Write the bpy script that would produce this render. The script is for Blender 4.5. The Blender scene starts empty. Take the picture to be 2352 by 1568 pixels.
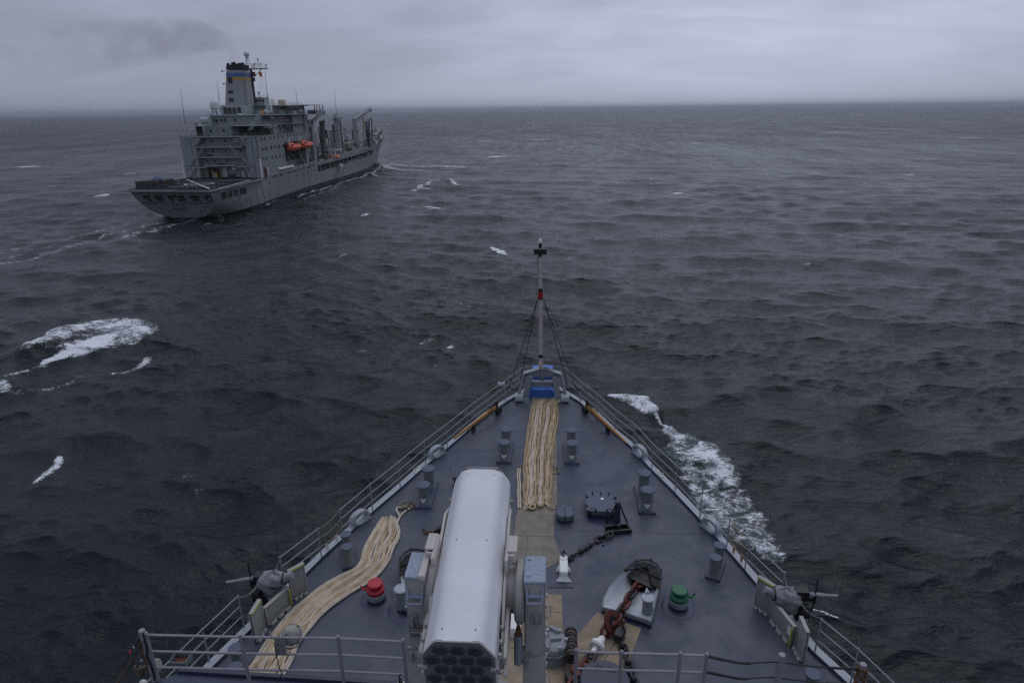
import bpy, bmesh, math, random
import numpy as np
from mathutils import Vector, Matrix
from mathutils.geometry import tessellate_polygon
R = math.radians
rnd = random.Random(7)
S = bpy.context.scene
C = S.collection

# ------------------------------------------------------------------ camera
HS = 30.0            # eye height above the sea
DK = 16.5            # height of our foredeck
CX = 0.27
FPX, TH, ROLL, YAW = 1450.0, R(20.15), R(-0.6), R(3.679)

def ray(px, py):
    """direction through a point of the 2352 px wide picture"""
    u, v = px - 1176, py - 784
    c, s = math.cos(ROLL), math.sin(ROLL)
    u, v = u * c + v * s, -u * s + v * c
    c, s = math.cos(TH), math.sin(TH)
    d = (u / FPX, c - v / FPX * s, -s - v / FPX * c)
    c, s = math.cos(YAW), math.sin(YAW)
    return Vector((d[0] * c - d[1] * s, d[0] * s + d[1] * c, d[2]))

cam = bpy.data.objects.new('camera', bpy.data.cameras.new('camera'))
C.objects.link(cam)
cx_ = (ray(1177, 784) - ray(1176, 784)).normalized()
cy_ = (ray(1176, 783) - ray(1176, 784)).normalized()
cz_ = -ray(1176, 784).normalized()
cam.matrix_world = Matrix.Translation((CX, 0, HS)) @ Matrix((cx_, cy_, cz_)).transposed().to_4x4()
cam.data.lens = 36 * FPX / 2352
cam.data.sensor_width = 36
cam.data.clip_start = 0.1
cam.data.clip_end = 90000
S.camera = cam

# ------------------------------------------------------------------ sky, sun, exposure
SUN_EL, SUN_AZ = R(66), R(14)      # azimuth to the right of the bow (+Y)
W = bpy.data.worlds.new("World")
S.world = W
W.use_nodes = True
W.cycles.sampling_method = 'NONE'      # an even overcast needs no importance map
nt = W.node_tree
for n in list(nt.nodes):
    nt.nodes.remove(n)
def wn(t, **k):
    n = nt.nodes.new(t)
    for a, b in k.items():
        setattr(n, a, b)
    return n
wl = nt.links.new
out = wn('ShaderNodeOutputWorld'); bg = wn('ShaderNodeBackground')
sky = wn('ShaderNodeTexSky', sky_type='NISHITA', sun_disc=False)
sky.sun_elevation = SUN_EL; sky.sun_rotation = SUN_AZ
geo = wn('ShaderNodeTexCoord')
sep = wn('ShaderNodeSeparateXYZ'); wl(geo.outputs['Generated'], sep.inputs[0])
def wm(op, a, b=None, clamp=False):
    n = wn('ShaderNodeMath', operation=op, use_clamp=clamp)
    for i, x in enumerate((a, b)):
        if x is None: continue
        if isinstance(x, (int, float)): n.inputs[i].default_value = x
        else: wl(x, n.inputs[i])
    return n.outputs[0]
zc = wm('MAXIMUM', sep.outputs[2], 0.0)
den = wm('ADD', zc, 0.15)
pxn = wm('DIVIDE', sep.outputs[0], den); pyn = wm('DIVIDE', sep.outputs[1], den)
comb = wn('ShaderNodeCombineXYZ'); wl(pxn, comb.inputs[0]); wl(pyn, comb.inputs[1])
def cloud(scale, detail, dist, off, sx=1.0):
    m = wn('ShaderNodeMapping'); wl(comb.outputs[0], m.inputs[0])
    m.inputs['Location'].default_value = off; m.inputs['Scale'].default_value = (sx, 1, 1)
    n = wn('ShaderNodeTexNoise'); wl(m.outputs[0], n.inputs[0])
    n.inputs['Scale'].default_value = scale; n.inputs['Detail'].default_value = detail
    n.inputs['Roughness'].default_value = 0.52; n.inputs['Distortion'].default_value = dist
    return n.outputs[0]
c1 = cloud(0.42, 5, 0.5, (3.1, 7.7, 0), 0.8)
c2 = cloud(1.5, 6, 0.5, (9.3, 1.2, 0), 0.7)
cl = wm('ADD', wm('MULTIPLY', c1, 0.60), wm('MULTIPLY', c2, 0.40))
cl = wm('MULTIPLY', wm('SUBTRACT', cl, 0.5), 2.2)
# overcast luminance: the zenith is the brightest part, the horizon about a third of it
grad = wm('SUBTRACT', 0.350, wm('MULTIPLY', wm('POWER', zc, 0.7), 0.05))
# diffuse brightening round the hidden sun
sd = Vector((math.sin(SUN_AZ) * math.cos(R(14)), math.cos(SUN_AZ) * math.cos(R(14)), math.sin(R(14))))
dot = wn('ShaderNodeVectorMath', operation='DOT_PRODUCT'); wl(geo.outputs['Generated'], dot.inputs[0])
dot.inputs[1].default_value = sd
glow = wm('MULTIPLY', wm('POWER', wm('MAXIMUM', dot.outputs['Value'], 0.0), 9), 0.25)
base = wm('ADD', grad, glow)
cl = wm('MULTIPLY', cl, wm('ADD', wm('MULTIPLY', zc, 9.0, True), 0.15, True))   # distance evens out the lowest clouds
lum = wm('MULTIPLY', base, wm('ADD', wm('MULTIPLY', cl, 0.62), 1.0))
tint = wn('ShaderNodeMix', data_type='RGBA', blend_type='MIX')
wl(wm('MULTIPLY', zc, 1.6, True), tint.inputs[0])
tint.inputs[6].default_value = (0.92, 0.985, 1.24, 1); tint.inputs[7].default_value = (0.89, 1.0, 1.38, 1)
vm = wn('ShaderNodeVectorMath', operation='SCALE'); wl(tint.outputs[2], vm.inputs[0]); wl(lum, vm.inputs['Scale'])
CL_GAIN = 10.0      # cloud radiance is given in units of the strength below
vg = wn('ShaderNodeVectorMath', operation='SCALE'); wl(vm.outputs[0], vg.inputs[0]); vg.inputs['Scale'].default_value = CL_GAIN
mx = wn('ShaderNodeMix', data_type='RGBA'); mx.inputs[0].default_value = 0.97
wl(sky.outputs[0], mx.inputs[6]); wl(vg.outputs[0], mx.inputs[7])
wl(mx.outputs[2], bg.inputs[0]); bg.inputs[1].default_value = 0.10
wl(bg.outputs[0], out.inputs[0])

sl = bpy.data.lights.new('sun', 'SUN'); sl.energy = 0.7; sl.angle = R(60); sl.color = (1.0, 0.992, 0.98)
so = bpy.data.objects.new('sun', sl); C.objects.link(so)
sdir = Vector((math.sin(SUN_AZ) * math.cos(SUN_EL), math.cos(SUN_AZ) * math.cos(SUN_EL), math.sin(SUN_EL)))
so.rotation_euler = sdir.to_track_quat('Z', 'Y').to_euler()
so.location = (0, 0, 80)

S.view_settings.view_transform = 'Standard'
S.view_settings.look = 'None'
S.view_settings.exposure = 0.0
S.view_settings.gamma = 1.0
S.view_settings.use_curve_mapping = False
cy = S.cycles
cy.use_denoising = False      # the fine sea texture is smeared by the denoiser; 128 samples leave only film-like grain
try: cy.sampling_pattern = 'BLUE_NOISE'
except Exception: pass
cy.sample_clamp_indirect = 3.0
cy.sample_clamp_direct = 6.0
cy.max_bounces = 6; cy.diffuse_bounces = 3; cy.glossy_bounces = 3
cy.transmission_bounces = 2; cy.volume_bounces = 1; cy.transparent_max_bounces = 8
cy.caustics_reflective = False; cy.caustics_refractive = False
cy.volume_step_rate = 1.0

# ------------------------------------------------------------------ helpers: tags, meshes
def tag(o, label=None, cat=None, group=None, kind=None):
    if label: o['label'] = label
    if cat: o['category'] = cat
    if group: o['group'] = group
    if kind: o['kind'] = kind
    return o

def thing(name, label, cat, loc=(0, 0, 0), rz=0, group=None, kind=None):
    o = bpy.data.objects.new(name, None); C.objects.link(o)
    o.location = loc; o.rotation_euler = (0, 0, rz)
    o.empty_display_size = 0.2
    return tag(o, label, cat, group, kind)

class MB:
    def __init__(s): s.v = []; s.f = []; s.sm = []
    def add(s, vs, fs, smooth=False, M=None):
        o = len(s.v)
        for p in vs:
            p = Vector(p)
            if M is not None: p = M @ p
            s.v.append(tuple(p))
        for f in fs:
            s.f.append(tuple(i + o for i in f)); s.sm.append(smooth)
        return s
    def box(s, c, d, rz=0, M=None, taper=1.0):
        x, y, z = d[0] / 2, d[1] / 2, d[2] / 2
        t = taper
        vs = [(-x, -y, -z), (x, -y, -z), (x, y, -z), (-x, y, -z), (-x * t, -y * t, z), (x * t, -y * t, z), (x * t, y * t, z), (-x * t, y * t, z)]
        m = Matrix.Translation(c) @ Matrix.Rotation(rz, 4, 'Z')
        if M is not None: m = M @ m
        return s.add(vs, [(0, 3, 2, 1), (4, 5, 6, 7), (0, 1, 5, 4), (1, 2, 6, 5), (2, 3, 7, 6), (3, 0, 4, 7)], False, m)
    def b(s, x0, x1, y0, y1, z0, z1):
        return s.box(((x0 + x1) / 2, (y0 + y1) / 2, (z0 + z1) / 2), (abs(x1 - x0), abs(y1 - y0), abs(z1 - z0)))
    def bbox(s, c, d, bev, rz=0, M=None):
        """box with bevelled vertical and top edges"""
        x, y, z = d[0] / 2, d[1] / 2, d[2] / 2
        def ring(ix, zz):
            a, b_ = x - ix, y - ix
            k = bev
            return [(-a + k, -b_, zz), (a - k, -b_, zz), (a, -b_ + k, zz), (a, b_ - k, zz), (a - k, b_, zz), (-a + k, b_, zz), (-a, b_ - k, zz), (-a, -b_ + k, zz)]
        vs = ring(0, -z) + ring(0, z - bev) + ring(bev * .7, z)
        fs = [tuple(range(7, -1, -1)), tuple(range(16, 24))]
        for l in (0, 8):
            for i in range(8):
                j = (i + 1) % 8
                fs.append((l + i, l + j, l + 8 + j, l + 8 + i))
        m = Matrix.Translation(c) @ Matrix.Rotation(rz, 4, 'Z')
        if M is not None: m = M @ m
        return s.add(vs, fs, False, m)
    def cyl(s, p0, p1, r0, r1=None, n=12, cap=True):
        r1 = r0 if r1 is None else r1
        p0, p1 = Vector(p0), Vector(p1)
        d = (p1 - p0).normalized()
        a = d.orthogonal().normalized(); b = d.cross(a)
        vs = []
        for p, r in ((p0, r0), (p1, r1)):
            for i in range(n):
                t = 2 * math.pi * i / n
                vs.append(p + a * math.cos(t) * r + b * math.sin(t) * r)
        s.add(vs, [(i, (i + 1) % n, n + (i + 1) % n, n + i) for i in range(n)], n > 6)
        if cap:
            s.add(vs[:n], [tuple(range(n - 1, -1, -1))]); s.add(vs[n:], [tuple(range(n))])
        return s
    def tube(s, path, r, n=8, closed=False, cap=True, flat=1.0):
        P = [Vector(p) for p in path]; m = len(P)
        if m < 2: return s
        rr = r if hasattr(r, '__len__') else [r] * m
        T = []
        for i in range(m):
            a = P[(i - 1) % m] if (closed or i > 0) else P[0]
            b = P[(i + 1) % m] if (closed or i < m - 1) else P[-1]
            t = (b - a)
            T.append(t.normalized() if t.length > 1e-9 else Vector((0, 0, 1)))
        u = T[0].orthogonal().normalized()
        vs = []
        for i in range(m):
            u = u - T[i] * u.dot(T[i])
            u = u.normalized() if u.length > 1e-6 else T[i].orthogonal().normalized()
            w = T[i].cross(u)
            for k in range(n):
                t = 2 * math.pi * k / n
                vs.append(P[i] + u * math.cos(t) * rr[i] + w * math.sin(t) * rr[i])
        fs = []
        for i in range(m if closed else m - 1):
            j = (i + 1) % m
            for k in range(n):
                l = (k + 1) % n
                fs.append((i * n + k, i * n + l, j * n + l, j * n + k))
        s.add(vs, fs, True)
        if cap and not closed:
            s.add(vs[:n], [tuple(range(n - 1, -1, -1))]); s.add(vs[-n:], [tuple(range(n))])
        return s
    def lathe(s, prof, n=24, c=(0, 0, 0), M=None, smooth=True):
        vs = []; fs = []
        for r, z in prof:
            for i in range(n):
                t = 2 * math.pi * i / n
                vs.append((c[0] + r * math.cos(t), c[1] + r * math.sin(t), c[2] + z))
        for a in range(len(prof) - 1):
            for i in range(n):
                j = (i + 1) % n
                fs.append((a * n + i, a * n + j, (a + 1) * n + j, (a + 1) * n + i))
        s.add(vs, fs, smooth, M)
        if prof[0][0] > 1e-4: s.add(vs[:n], [tuple(range(n - 1, -1, -1))], False, M)
        if prof[-1][0] > 1e-4: s.add(vs[-n:], [tuple(range(n))], False, M)
        return s
    def sphere(s, c, r, n=14, M=None, sq=(1, 1, 1)):
        prof = [(max(1e-5, math.sin(math.pi * i / (n // 2))), -math.cos(math.pi * i / (n // 2))) for i in range(n // 2 + 1)]
        m = Matrix.Translation(c) @ Matrix.Diagonal((r * sq[0], r * sq[1], r * sq[2], 1))
        if M is not None: m = M @ m
        return s.lathe(prof, n, (0, 0, 0), m)
    def quad(s, a, b, c, d): return s.add([a, b, c, d], [(0, 1, 2, 3)])
    def slab(s, poly, z0, z1, M=None):
        """poly: list of (x, y) counter-clockwise"""
        n = len(poly)
        vs = [(p[0], p[1], z0) for p in poly] + [(p[0], p[1], z1) for p in poly]
        fs = [(i, (i + 1) % n, n + (i + 1) % n, n + i) for i in range(n)]
        tri = tessellate_polygon([[Vector((p[0], p[1], 0)) for p in poly]])
        for t in tri:
            fs.append((t[0] + n, t[1] + n, t[2] + n)); fs.append((t[2], t[1], t[0]))
        return s.add(vs, fs, False, M)
    def plate(s, outer, holes, th, M):
        """flat plate in local x-y, thickness th along z, with holes"""
        loops = [outer] + holes
        flat = [p for l in loops for p in l]
        tri = tessellate_polygon([[Vector((p[0], p[1], 0)) for p in l] for l in loops])
        n = len(flat)
        vs = [(p[0], p[1], 0) for p in flat] + [(p[0], p[1], th) for p in flat]
        fs = [tuple(t) for t in tri] + [(t[2] + n, t[1] + n, t[0] + n) for t in tri]
        o = 0
        for l in loops:
            k = len(l)
            for i in range(k):
                fs.append((o + i, o + (i + 1) % k, n + o + (i + 1) % k, n + o + i))
            o += k
        return s.add(vs, fs, False, M)
    def loft(s, rings, closed=True, smooth=True, caps=False):
        n = len(rings[0]); vs = [p for r in rings for p in r]; fs = []
        for a in range(len(rings) - 1):
            for i in range(n if closed else n - 1):
                j = (i + 1) % n
                fs.append((a * n + i, a * n + j, (a + 1) * n + j, (a + 1) * n + i))
        s.add(vs, fs, smooth)
        if caps:
            s.add(rings[0], [tuple(range(n - 1, -1, -1))]); s.add(rings[-1], [tuple(range(n))])
        return s
    def mesh(s, name):
        me = bpy.data.meshes.new(name)
        me.from_pydata(s.v, [], s.f)
        me.polygons.foreach_set('use_smooth', s.sm)
        me.update()
        return me
    def build(s, name, mat, parent=None, label=None, kind=None, loc=None, rot=None, fixn=True):
        me = s.mesh(name)
        if fixn:
            bm = bmesh.new(); bm.from_mesh(me)
            bmesh.ops.remove_doubles(bm, verts=bm.verts, dist=1e-5)
            bmesh.ops.recalc_face_normals(bm, faces=bm.faces)
            bm.to_mesh(me); bm.free()
            try: me.set_sharp_from_angle(angle=R(38))
            except Exception: pass
        me.materials.append(mat)
        o = bpy.data.objects.new(name, me); C.objects.link(o)
        if parent is not None: o.parent = parent
        if loc is not None: o.location = loc
        if rot is not None: o.rotation_euler = rot
        if label: o['label'] = label
        if kind: o['kind'] = kind
        return o

def weighted(o):
    m = o.modifiers.new('wn', 'WEIGHTED_NORMAL'); m.keep_sharp = True; m.weight = 80; return o

def dup(o, parent=None, loc=None, rot=None, label=None):
    c = o.copy(); C.objects.link(c)
    if parent is not None: c.parent = parent
    if loc is not None: c.location = loc
    if rot is not None: c.rotation_euler = rot
    if label: c['label'] = label
    return c
def dup_tree(o, loc=None, rz=None, label=None, group=None):
    r = dup(o, None, loc, None, label)
    if rz is not None: r.rotation_euler = (0, 0, rz)
    if group: r['group'] = group
    for ch in list(o.children):
        c = dup(ch, r)
        for g in list(ch.children): dup(g, c)
    return r

def rrect(w, h, r, cx=0, cy=0, n=4):
    """rounded rectangle outline"""
    pts = []
    for (sx, sy, a0) in ((1, -1, -90), (1, 1, 0), (-1, 1, 90), (-1, -1, 180)):
        for i in range(n + 1):
            a = R(a0 + 90 * i / n)
            pts.append((cx + sx * (w / 2 - r) + r * math.cos(a), cy + sy * (h / 2 - r) + r * math.sin(a)))
    return pts

def smoothpath(P, sub=6):
    """Catmull-Rom through the points"""
    P = [Vector(p) for p in P]; out_ = []
    n = len(P)
    for i in range(n - 1):
        p0 = P[max(i - 1, 0)]; p1 = P[i]; p2 = P[i + 1]; p3 = P[min(i + 2, n - 1)]
        for k in range(sub):
            t = k / sub
            out_.append(0.5 * ((2 * p1) + (p2 - p0) * t + (2 * p0 - 5 * p1 + 4 * p2 - p3) * t * t + (3 * p1 - p0 - 3 * p2 + p3) * t ** 3))
    out_.append(P[-1])
    return out_

# ------------------------------------------------------------------ materials
def mat(name, col, rough=0.6, var=0.12, scale=2.0, bump=0.0, bscale=60, metal=0.0, rust=0.0, rustcol=(0.16, 0.06, 0.02),
        streak=False, dirt=0.0, dirtcol=(0.05, 0.05, 0.05), coat=0.0, spec=0.5, wear=None, rvar=0.0, rscale=1.3):
    m = bpy.data.materials.new(name); m.use_nodes = True
    t = m.node_tree; N = t.nodes; L = t.links
    p = N['Principled BSDF']
    tc = N.new('ShaderNodeTexCoord')
    def noise(sc, det=5, rough_=0.6, vec=None, d=0.0):
        n = N.new('ShaderNodeTexNoise'); n.inputs['Scale'].default_value = sc
        n.inputs['Detail'].default_value = det; n.inputs['Roughness'].default_value = rough_
        n.inputs['Distortion'].default_value = d
        L.new(vec if vec is not None else tc.outputs['Object'], n.inputs[0]); return n.outputs[0]
    def ramp(src, a, b, c0=(0, 0, 0, 1), c1=(1, 1, 1, 1)):
        r = N.new('ShaderNodeValToRGB'); L.new(src, r.inputs[0])
        r.color_ramp.elements[0].position = a; r.color_ramp.elements[1].position = b
        r.color_ramp.elements[0].color = c0; r.color_ramp.elements[1].color = c1
        return r.outputs[0]
    lo = tuple(max(0, c * (1 - var)) for c in col) + (1,); hi = tuple(c * (1 + var) for c in col) + (1,)
    cur = ramp(noise(scale, 6, 0.65), 0.32, 0.68, lo, hi)
    def mixin(fac, c):
        nonlocal cur
        x = N.new('ShaderNodeMix'); x.data_type = 'RGBA'
        L.new(fac, x.inputs[0]); L.new(cur, x.inputs[6]); x.inputs[7].default_value = tuple(c) + (1,)
        cur = x.outputs[2]
    if dirt > 0: mixin(ramp(noise(scale * 2.7, 8, 0.7, d=0.6), 0.70 - dirt * 0.4, 0.92 - dirt * .2), dirtcol)
    if wear is not None: mixin(ramp(noise(scale * 5, 8, 0.75), 0.60, 0.66), wear)
    if rust > 0:
        if streak:
            mp = N.new('ShaderNodeMapping'); mp.inputs['Scale'].default_value = (1.0, 1.0, 0.09)
            L.new(tc.outputs['Object'], mp.inputs[0])
            f1 = noise(rscale, 6, 0.7, mp.outputs[0])
        else:
            f1 = noise(rscale * 4, 8, 0.75)
        mixin(ramp(f1, 0.72 - rust * 0.3, 0.86 - rust * 0.2), rustcol)
    L.new(cur, p.inputs['Base Color'])
    p.inputs['Roughness'].default_value = rough
    if rvar > 0:
        q = N.new('ShaderNodeMapRange'); L.new(noise(scale * 1.7, 6, 0.6), q.inputs[0])
        q.inputs[1].default_value = 0.35; q.inputs[2].default_value = 0.65
        q.inputs[3].default_value = max(0.03, rough - rvar); q.inputs[4].default_value = rough + rvar
        L.new(q.outputs[0], p.inputs['Roughness'])
    p.inputs['Metallic'].default_value = metal
    p.inputs['Specular IOR Level'].default_value = spec
    if coat: p.inputs['Coat Weight'].default_value = coat
    if bump > 0:
        bn = N.new('ShaderNodeBump'); bn.inputs['Strength'].default_value = bump; bn.inputs['Distance'].default_value = 0.01
        L.new(noise(bscale, 4, 0.6), bn.inputs['Height']); L.new(bn.outputs[0], p.inputs['Normal'])
    return m

def deck_material():
    """non-skid deck paint: patched repaints, scuffs, drains of rust and damp patches"""
    m = bpy.data.materials.new('deck_blue_paint'); m.use_nodes = True
    t = m.node_tree; N = t.nodes; L = t.links; p = N['Principled BSDF']
    tc = N.new('ShaderNodeTexCoord')
    def noise(sc, det, r=.6, d=0.0, st=(1, 1, 1), off=0):
        mp = N.new('ShaderNodeMapping'); mp.inputs['Scale'].default_value = st; mp.inputs['Location'].default_value = (off, off * .7, 0)
        L.new(tc.outputs['Object'], mp.inputs[0])
        n = N.new('ShaderNodeTexNoise'); n.inputs['Scale'].default_value = sc; n.inputs['Detail'].default_value = det
        n.inputs['Roughness'].default_value = r; n.inputs['Distortion'].default_value = d; L.new(mp.outputs[0], n.inputs[0]); return n.outputs[0]
    def rmp(src, a, b, lo=0.0, hi=1.0):
        q = N.new('ShaderNodeMapRange'); L.new(src, q.inputs[0]); q.interpolation_type = 'SMOOTHSTEP'
        for i, v in enumerate((a, b, lo, hi)): q.inputs[i + 1].default_value = v
        return q.outputs[0]
    cur = None
    def mx(fac, c):
        nonlocal cur
        x = N.new('ShaderNodeMix'); x.data_type = 'RGBA'
        if cur is None: x.inputs[6].default_value = (0.062, 0.072, 0.102, 1)
        else: L.new(cur, x.inputs[6])
        x.inputs[7].default_value = c + (1,); L.new(fac, x.inputs[0]); cur = x.outputs[2]
    mx(rmp(noise(.45, 6, .6), .38, .62), (0.080, 0.089, 0.116))
    mx(rmp(noise(2.2, 8, .7, .4, off=3), .50, .66, 0, .55), (0.052, 0.061, 0.090))          # darker damp blotches
    mx(rmp(noise(1.1, 9, .78, .8, off=9), .60, .72, 0, .45), (0.105, 0.115, 0.145))            # scuffed pale patches
    mx(rmp(noise(7, 8, .8, 1.0, (1, .5, 1), 5), .64, .74, 0, .5), (0.105, 0.112, 0.135))      # fine scratches
    mx(rmp(noise(1.7, 9, .8, .6, off=21), .685, .76, 0, .55), (0.085, 0.055, 0.040))          # rust bleed
    L.new(cur, p.inputs['Base Color'])
    L.new(rmp(noise(.8, 6, .65, .5, off=14), .38, .60, .24, .56), p.inputs['Roughness'])
    p.inputs['Specular IOR Level'].default_value = .34
    b = N.new('ShaderNodeBump'); b.inputs['Strength'].default_value = .6; b.inputs['Distance'].default_value = .004
    L.new(noise(160, 3, .6), b.inputs['Height'])
    b2 = N.new('ShaderNodeBump'); b2.inputs['Strength'].default_value = .35; b2.inputs['Distance'].default_value = .02
    L.new(noise(2.6, 4, .5), b2.inputs['Height']); L.new(b.outputs[0], b2.inputs['Normal']); L.new(b2.outputs[0], p.inputs['Normal'])
    return m

M = {}
M['deck'] = deck_material()
M['deck2'] = mat('raised_deck_paint', (0.042, 0.052, 0.092), 0.4, 0.15, 2.0, 0.4, 90)
M['cellring'] = mat('tube_ring_grey', (0.035, 0.038, 0.045), 0.5, 0.2, 9)
M['haze'] = mat('ship_grey_paint', (0.235, 0.26, 0.275), 0.5, 0.06, 1.2, 0.15, 40, dirt=0.06, dirtcol=(0.15, 0.16, 0.165), rust=0.04, rscale=3)
M['trim'] = mat('pale_grey_trim', (0.36, 0.385, 0.415), 0.45, 0.07, 3.0, rust=0.05, rscale=2.0)
M['rail'] = mat('grey_rail_paint', (0.27, 0.30, 0.32), 0.42, 0.08, 4.0, rust=0.06, rscale=3)
M['nrail'] = mat('near_rail_paint', (0.27, 0.255, 0.275), 0.42, 0.12, 5.0, rust=0.30, rscale=1.0, rustcol=(0.13, 0.055, 0.02))
M['bitt'] = mat('bitt_grey', (0.155, 0.175, 0.175), 0.5, 0.08, 4.0, dirt=0.1)
M['bittcap'] = mat('bitt_cap_blue', (0.085, 0.10, 0.145), 0.6, 0.15, 30, 0.3, 120)
M['white'] = mat('white_paint', (0.76, 0.76, 0.73), 0.45, 0.05, 4, dirt=0.05, dirtcol=(0.4, 0.38, 0.3))
M['launch'] = mat('launcher_shell', (0.69, 0.70, 0.72), 0.55, 0.06, 1.3, 0.06, 60, dirt=0.16, dirtcol=(0.50, 0.52, 0.55), spec=0.35, rust=0.10, rscale=0.8, rustcol=(0.36, 0.34, 0.32))
M['mount'] = mat('launcher_mount_grey', (0.30, 0.285, 0.265), 0.5, 0.06, 3, 0.2, 60, dirt=0.05, dirtcol=(0.2, 0.19, 0.17))
M['mountl'] = mat('launcher_mount_pale', (0.46, 0.43, 0.40), 0.5, 0.06, 3)
M['mountblue'] = mat('mount_top_blue', (0.26, 0.31, 0.39), 0.55, 0.25, 26, 0.3, 80)
M['face'] = mat('launcher_rear_face', (0.155, 0.157, 0.16), 0.5, 0.1, 6, wear=None)
M['cell'] = mat('launcher_cell_cover', (0.080, 0.090, 0.115), 0.45, 0.2, 9)
M['black'] = mat('black_paint', (0.012, 0.012, 0.013), 0.45, 0.3, 8)
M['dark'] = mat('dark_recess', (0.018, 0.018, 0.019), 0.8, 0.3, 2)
M['rubber'] = mat('black_rubber', (0.016, 0.015, 0.015), 0.6, 0.2, 9)
M['red'] = mat('red_paint', (0.42, 0.010, 0.022), 0.38, 0.08, 7, dirt=0.06, dirtcol=(0.12, 0.01, 0.01))
M['green'] = mat('green_paint', (0.010, 0.115, 0.050), 0.4, 0.10, 7, dirt=0.06, dirtcol=(0.01, 0.05, 0.02))
M['rope'] = mat('natural_rope', (0.50, 0.385, 0.25), 0.9, 0.34, 3, 1.0, 150, dirt=0.30, dirtcol=(0.23, 0.145, 0.075), spec=0.15)
M['ropew'] = mat('pale_rope', (0.58, 0.50, 0.39), 0.9, 0.22, 5, 1.0, 150, dirt=0.25, dirtcol=(0.28, 0.20, 0.12), spec=0.15)
M['ropeg'] = mat('grimy_rope', (0.38, 0.29, 0.18), 0.9, 0.30, 5, 1.0, 150, dirt=0.30, dirtcol=(0.17, 0.10, 0.05), spec=0.15)
M['seize'] = mat('rope_seizing', (0.13, 0.10, 0.075), 0.9, 0.4, 20, 0.8, 100)
M['matt'] = mat('canvas_walkway', (0.29, 0.225, 0.155), 0.8, 0.22, 2.2, 0.6, 130, dirt=0.35, dirtcol=(0.18, 0.13, 0.08))
M['matt2'] = mat('canvas_walkway_grey', (0.225, 0.195, 0.155), 0.8, 0.22, 2.2, 0.6, 130, dirt=0.35, dirtcol=(0.105, 0.085, 0.065))
M['blue'] = mat('blue_tarp', (0.045, 0.15, 0.50), 0.42, 0.10, 4, 0.4, 14)
M['chain'] = mat('black_chain', (0.020, 0.021, 0.026), 0.42, 0.3, 12, dirt=0.2, dirtcol=(0.05, 0.05, 0.055))
M['chainr'] = mat('red_worn_chain', (0.13, 0.026, 0.018), 0.5, 0.3, 7, dirt=0.35, dirtcol=(0.022, 0.018, 0.02), wear=(0.05, 0.02, 0.018))
M['rustm'] = mat('rusty_iron', (0.14, 0.062, 0.025), 0.8, 0.4, 9, 0.5, 60)
M['ochre'] = mat('ochre_boom', (0.37, 0.185, 0.05), 0.55, 0.18, 4, rust=0.28, rscale=2, rustcol=(0.12, 0.045, 0.012))
M['canvas'] = mat('grey_gun_cover', (0.26, 0.265, 0.28), 0.7, 0.10, 5, 0.4, 30, dirt=0.15, dirtcol=(0.17, 0.17, 0.18))
M['panel'] = mat('shield_panel', (0.215, 0.22, 0.215), 0.6, 0.14, 3, dirt=0.2, dirtcol=(0.12, 0.12, 0.11), rust=0.15, rscale=2)
M['panelw'] = mat('shield_panel_edge', (0.34, 0.33, 0.30), 0.6, 0.14, 6, rust=0.25, rscale=3)
M['lime'] = mat('lime_hinge', (0.28, 0.34, 0.06), 0.55, 0.2, 12, dirt=0.3, dirtcol=(0.10, 0.08, 0.03))
M['steel'] = mat('dull_steel', (0.30, 0.30, 0.30), 0.35, 0.2, 10, metal=0.7)
M['lampg'] = mat('searchlight_grey', (0.30, 0.295, 0.255), 0.5, 0.08, 5, rust=0.08, rscale=3)
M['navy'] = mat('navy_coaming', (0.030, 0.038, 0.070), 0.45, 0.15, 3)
M['hullown'] = mat('own_hull_grey', (0.20, 0.22, 0.235), 0.5, 0.08, 0.5, rust=0.1, streak=True)
# far ship
M['s_hull'] = mat('supply_hull_grey', (0.255, 0.285, 0.285), 0.5, 0.07, 0.12, rust=0.80, streak=True, rscale=0.8, rustcol=(0.20, 0.125, 0.055), dirt=0.05, dirtcol=(0.16, 0.17, 0.17))
M['s_boot'] = mat('boot_topping', (0.022, 0.024, 0.027), 0.45, 0.3, 0.5)
M['s_grey'] = mat('supply_grey', (0.235, 0.26, 0.25), 0.55, 0.07, 0.3, rust=0.50, streak=True, rscale=0.7, rustcol=(0.15, 0.12, 0.085))
M['s_pale'] = mat('supply_grey_pale', (0.275, 0.30, 0.305), 0.55, 0.06, 0.4, rust=0.06, streak=True, rscale=0.8, rustcol=(0.16, 0.13, 0.09))
M['s_trim'] = mat('supply_trim', (0.36, 0.395, 0.39), 0.5, 0.07, 1)
M['s_deck'] = mat('flight_deck_dark', (0.022, 0.023, 0.030), 0.95, 0.25, 0.5, dirt=0.12, dirtcol=(0.035, 0.035, 0.04), spec=0.05)
M['s_rdeck'] = mat('cargo_deck_brown', (0.075, 0.06, 0.058), 0.6, 0.3, 0.6, rust=0.2, rscale=0.4, rustcol=(0.10, 0.05, 0.035))
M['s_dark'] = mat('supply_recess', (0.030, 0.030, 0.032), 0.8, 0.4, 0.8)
M['s_glass'] = mat('window_glass', (0.015, 0.018, 0.022), 0.12, 0.2, 2)
M['s_white'] = mat('supply_white', (0.72, 0.72, 0.70), 0.5, 0.04, 1, dirt=0.04, dirtcol=(0.4, 0.35, 0.25))
M['s_line'] = mat('deck_marking_white', (0.62, 0.62, 0.60), 0.6, 0.1, 2, dirt=0.12, dirtcol=(0.2, 0.2, 0.2))
M['s_orange'] = mat('lifeboat_orange', (0.74, 0.115, 0.035), 0.45, 0.08, 0.8, dirt=0.08, dirtcol=(0.25, 0.05, 0.02))
M['s_blue'] = mat('funnel_blue', (0.075, 0.155, 0.34), 0.5, 0.08, 1)
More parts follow.
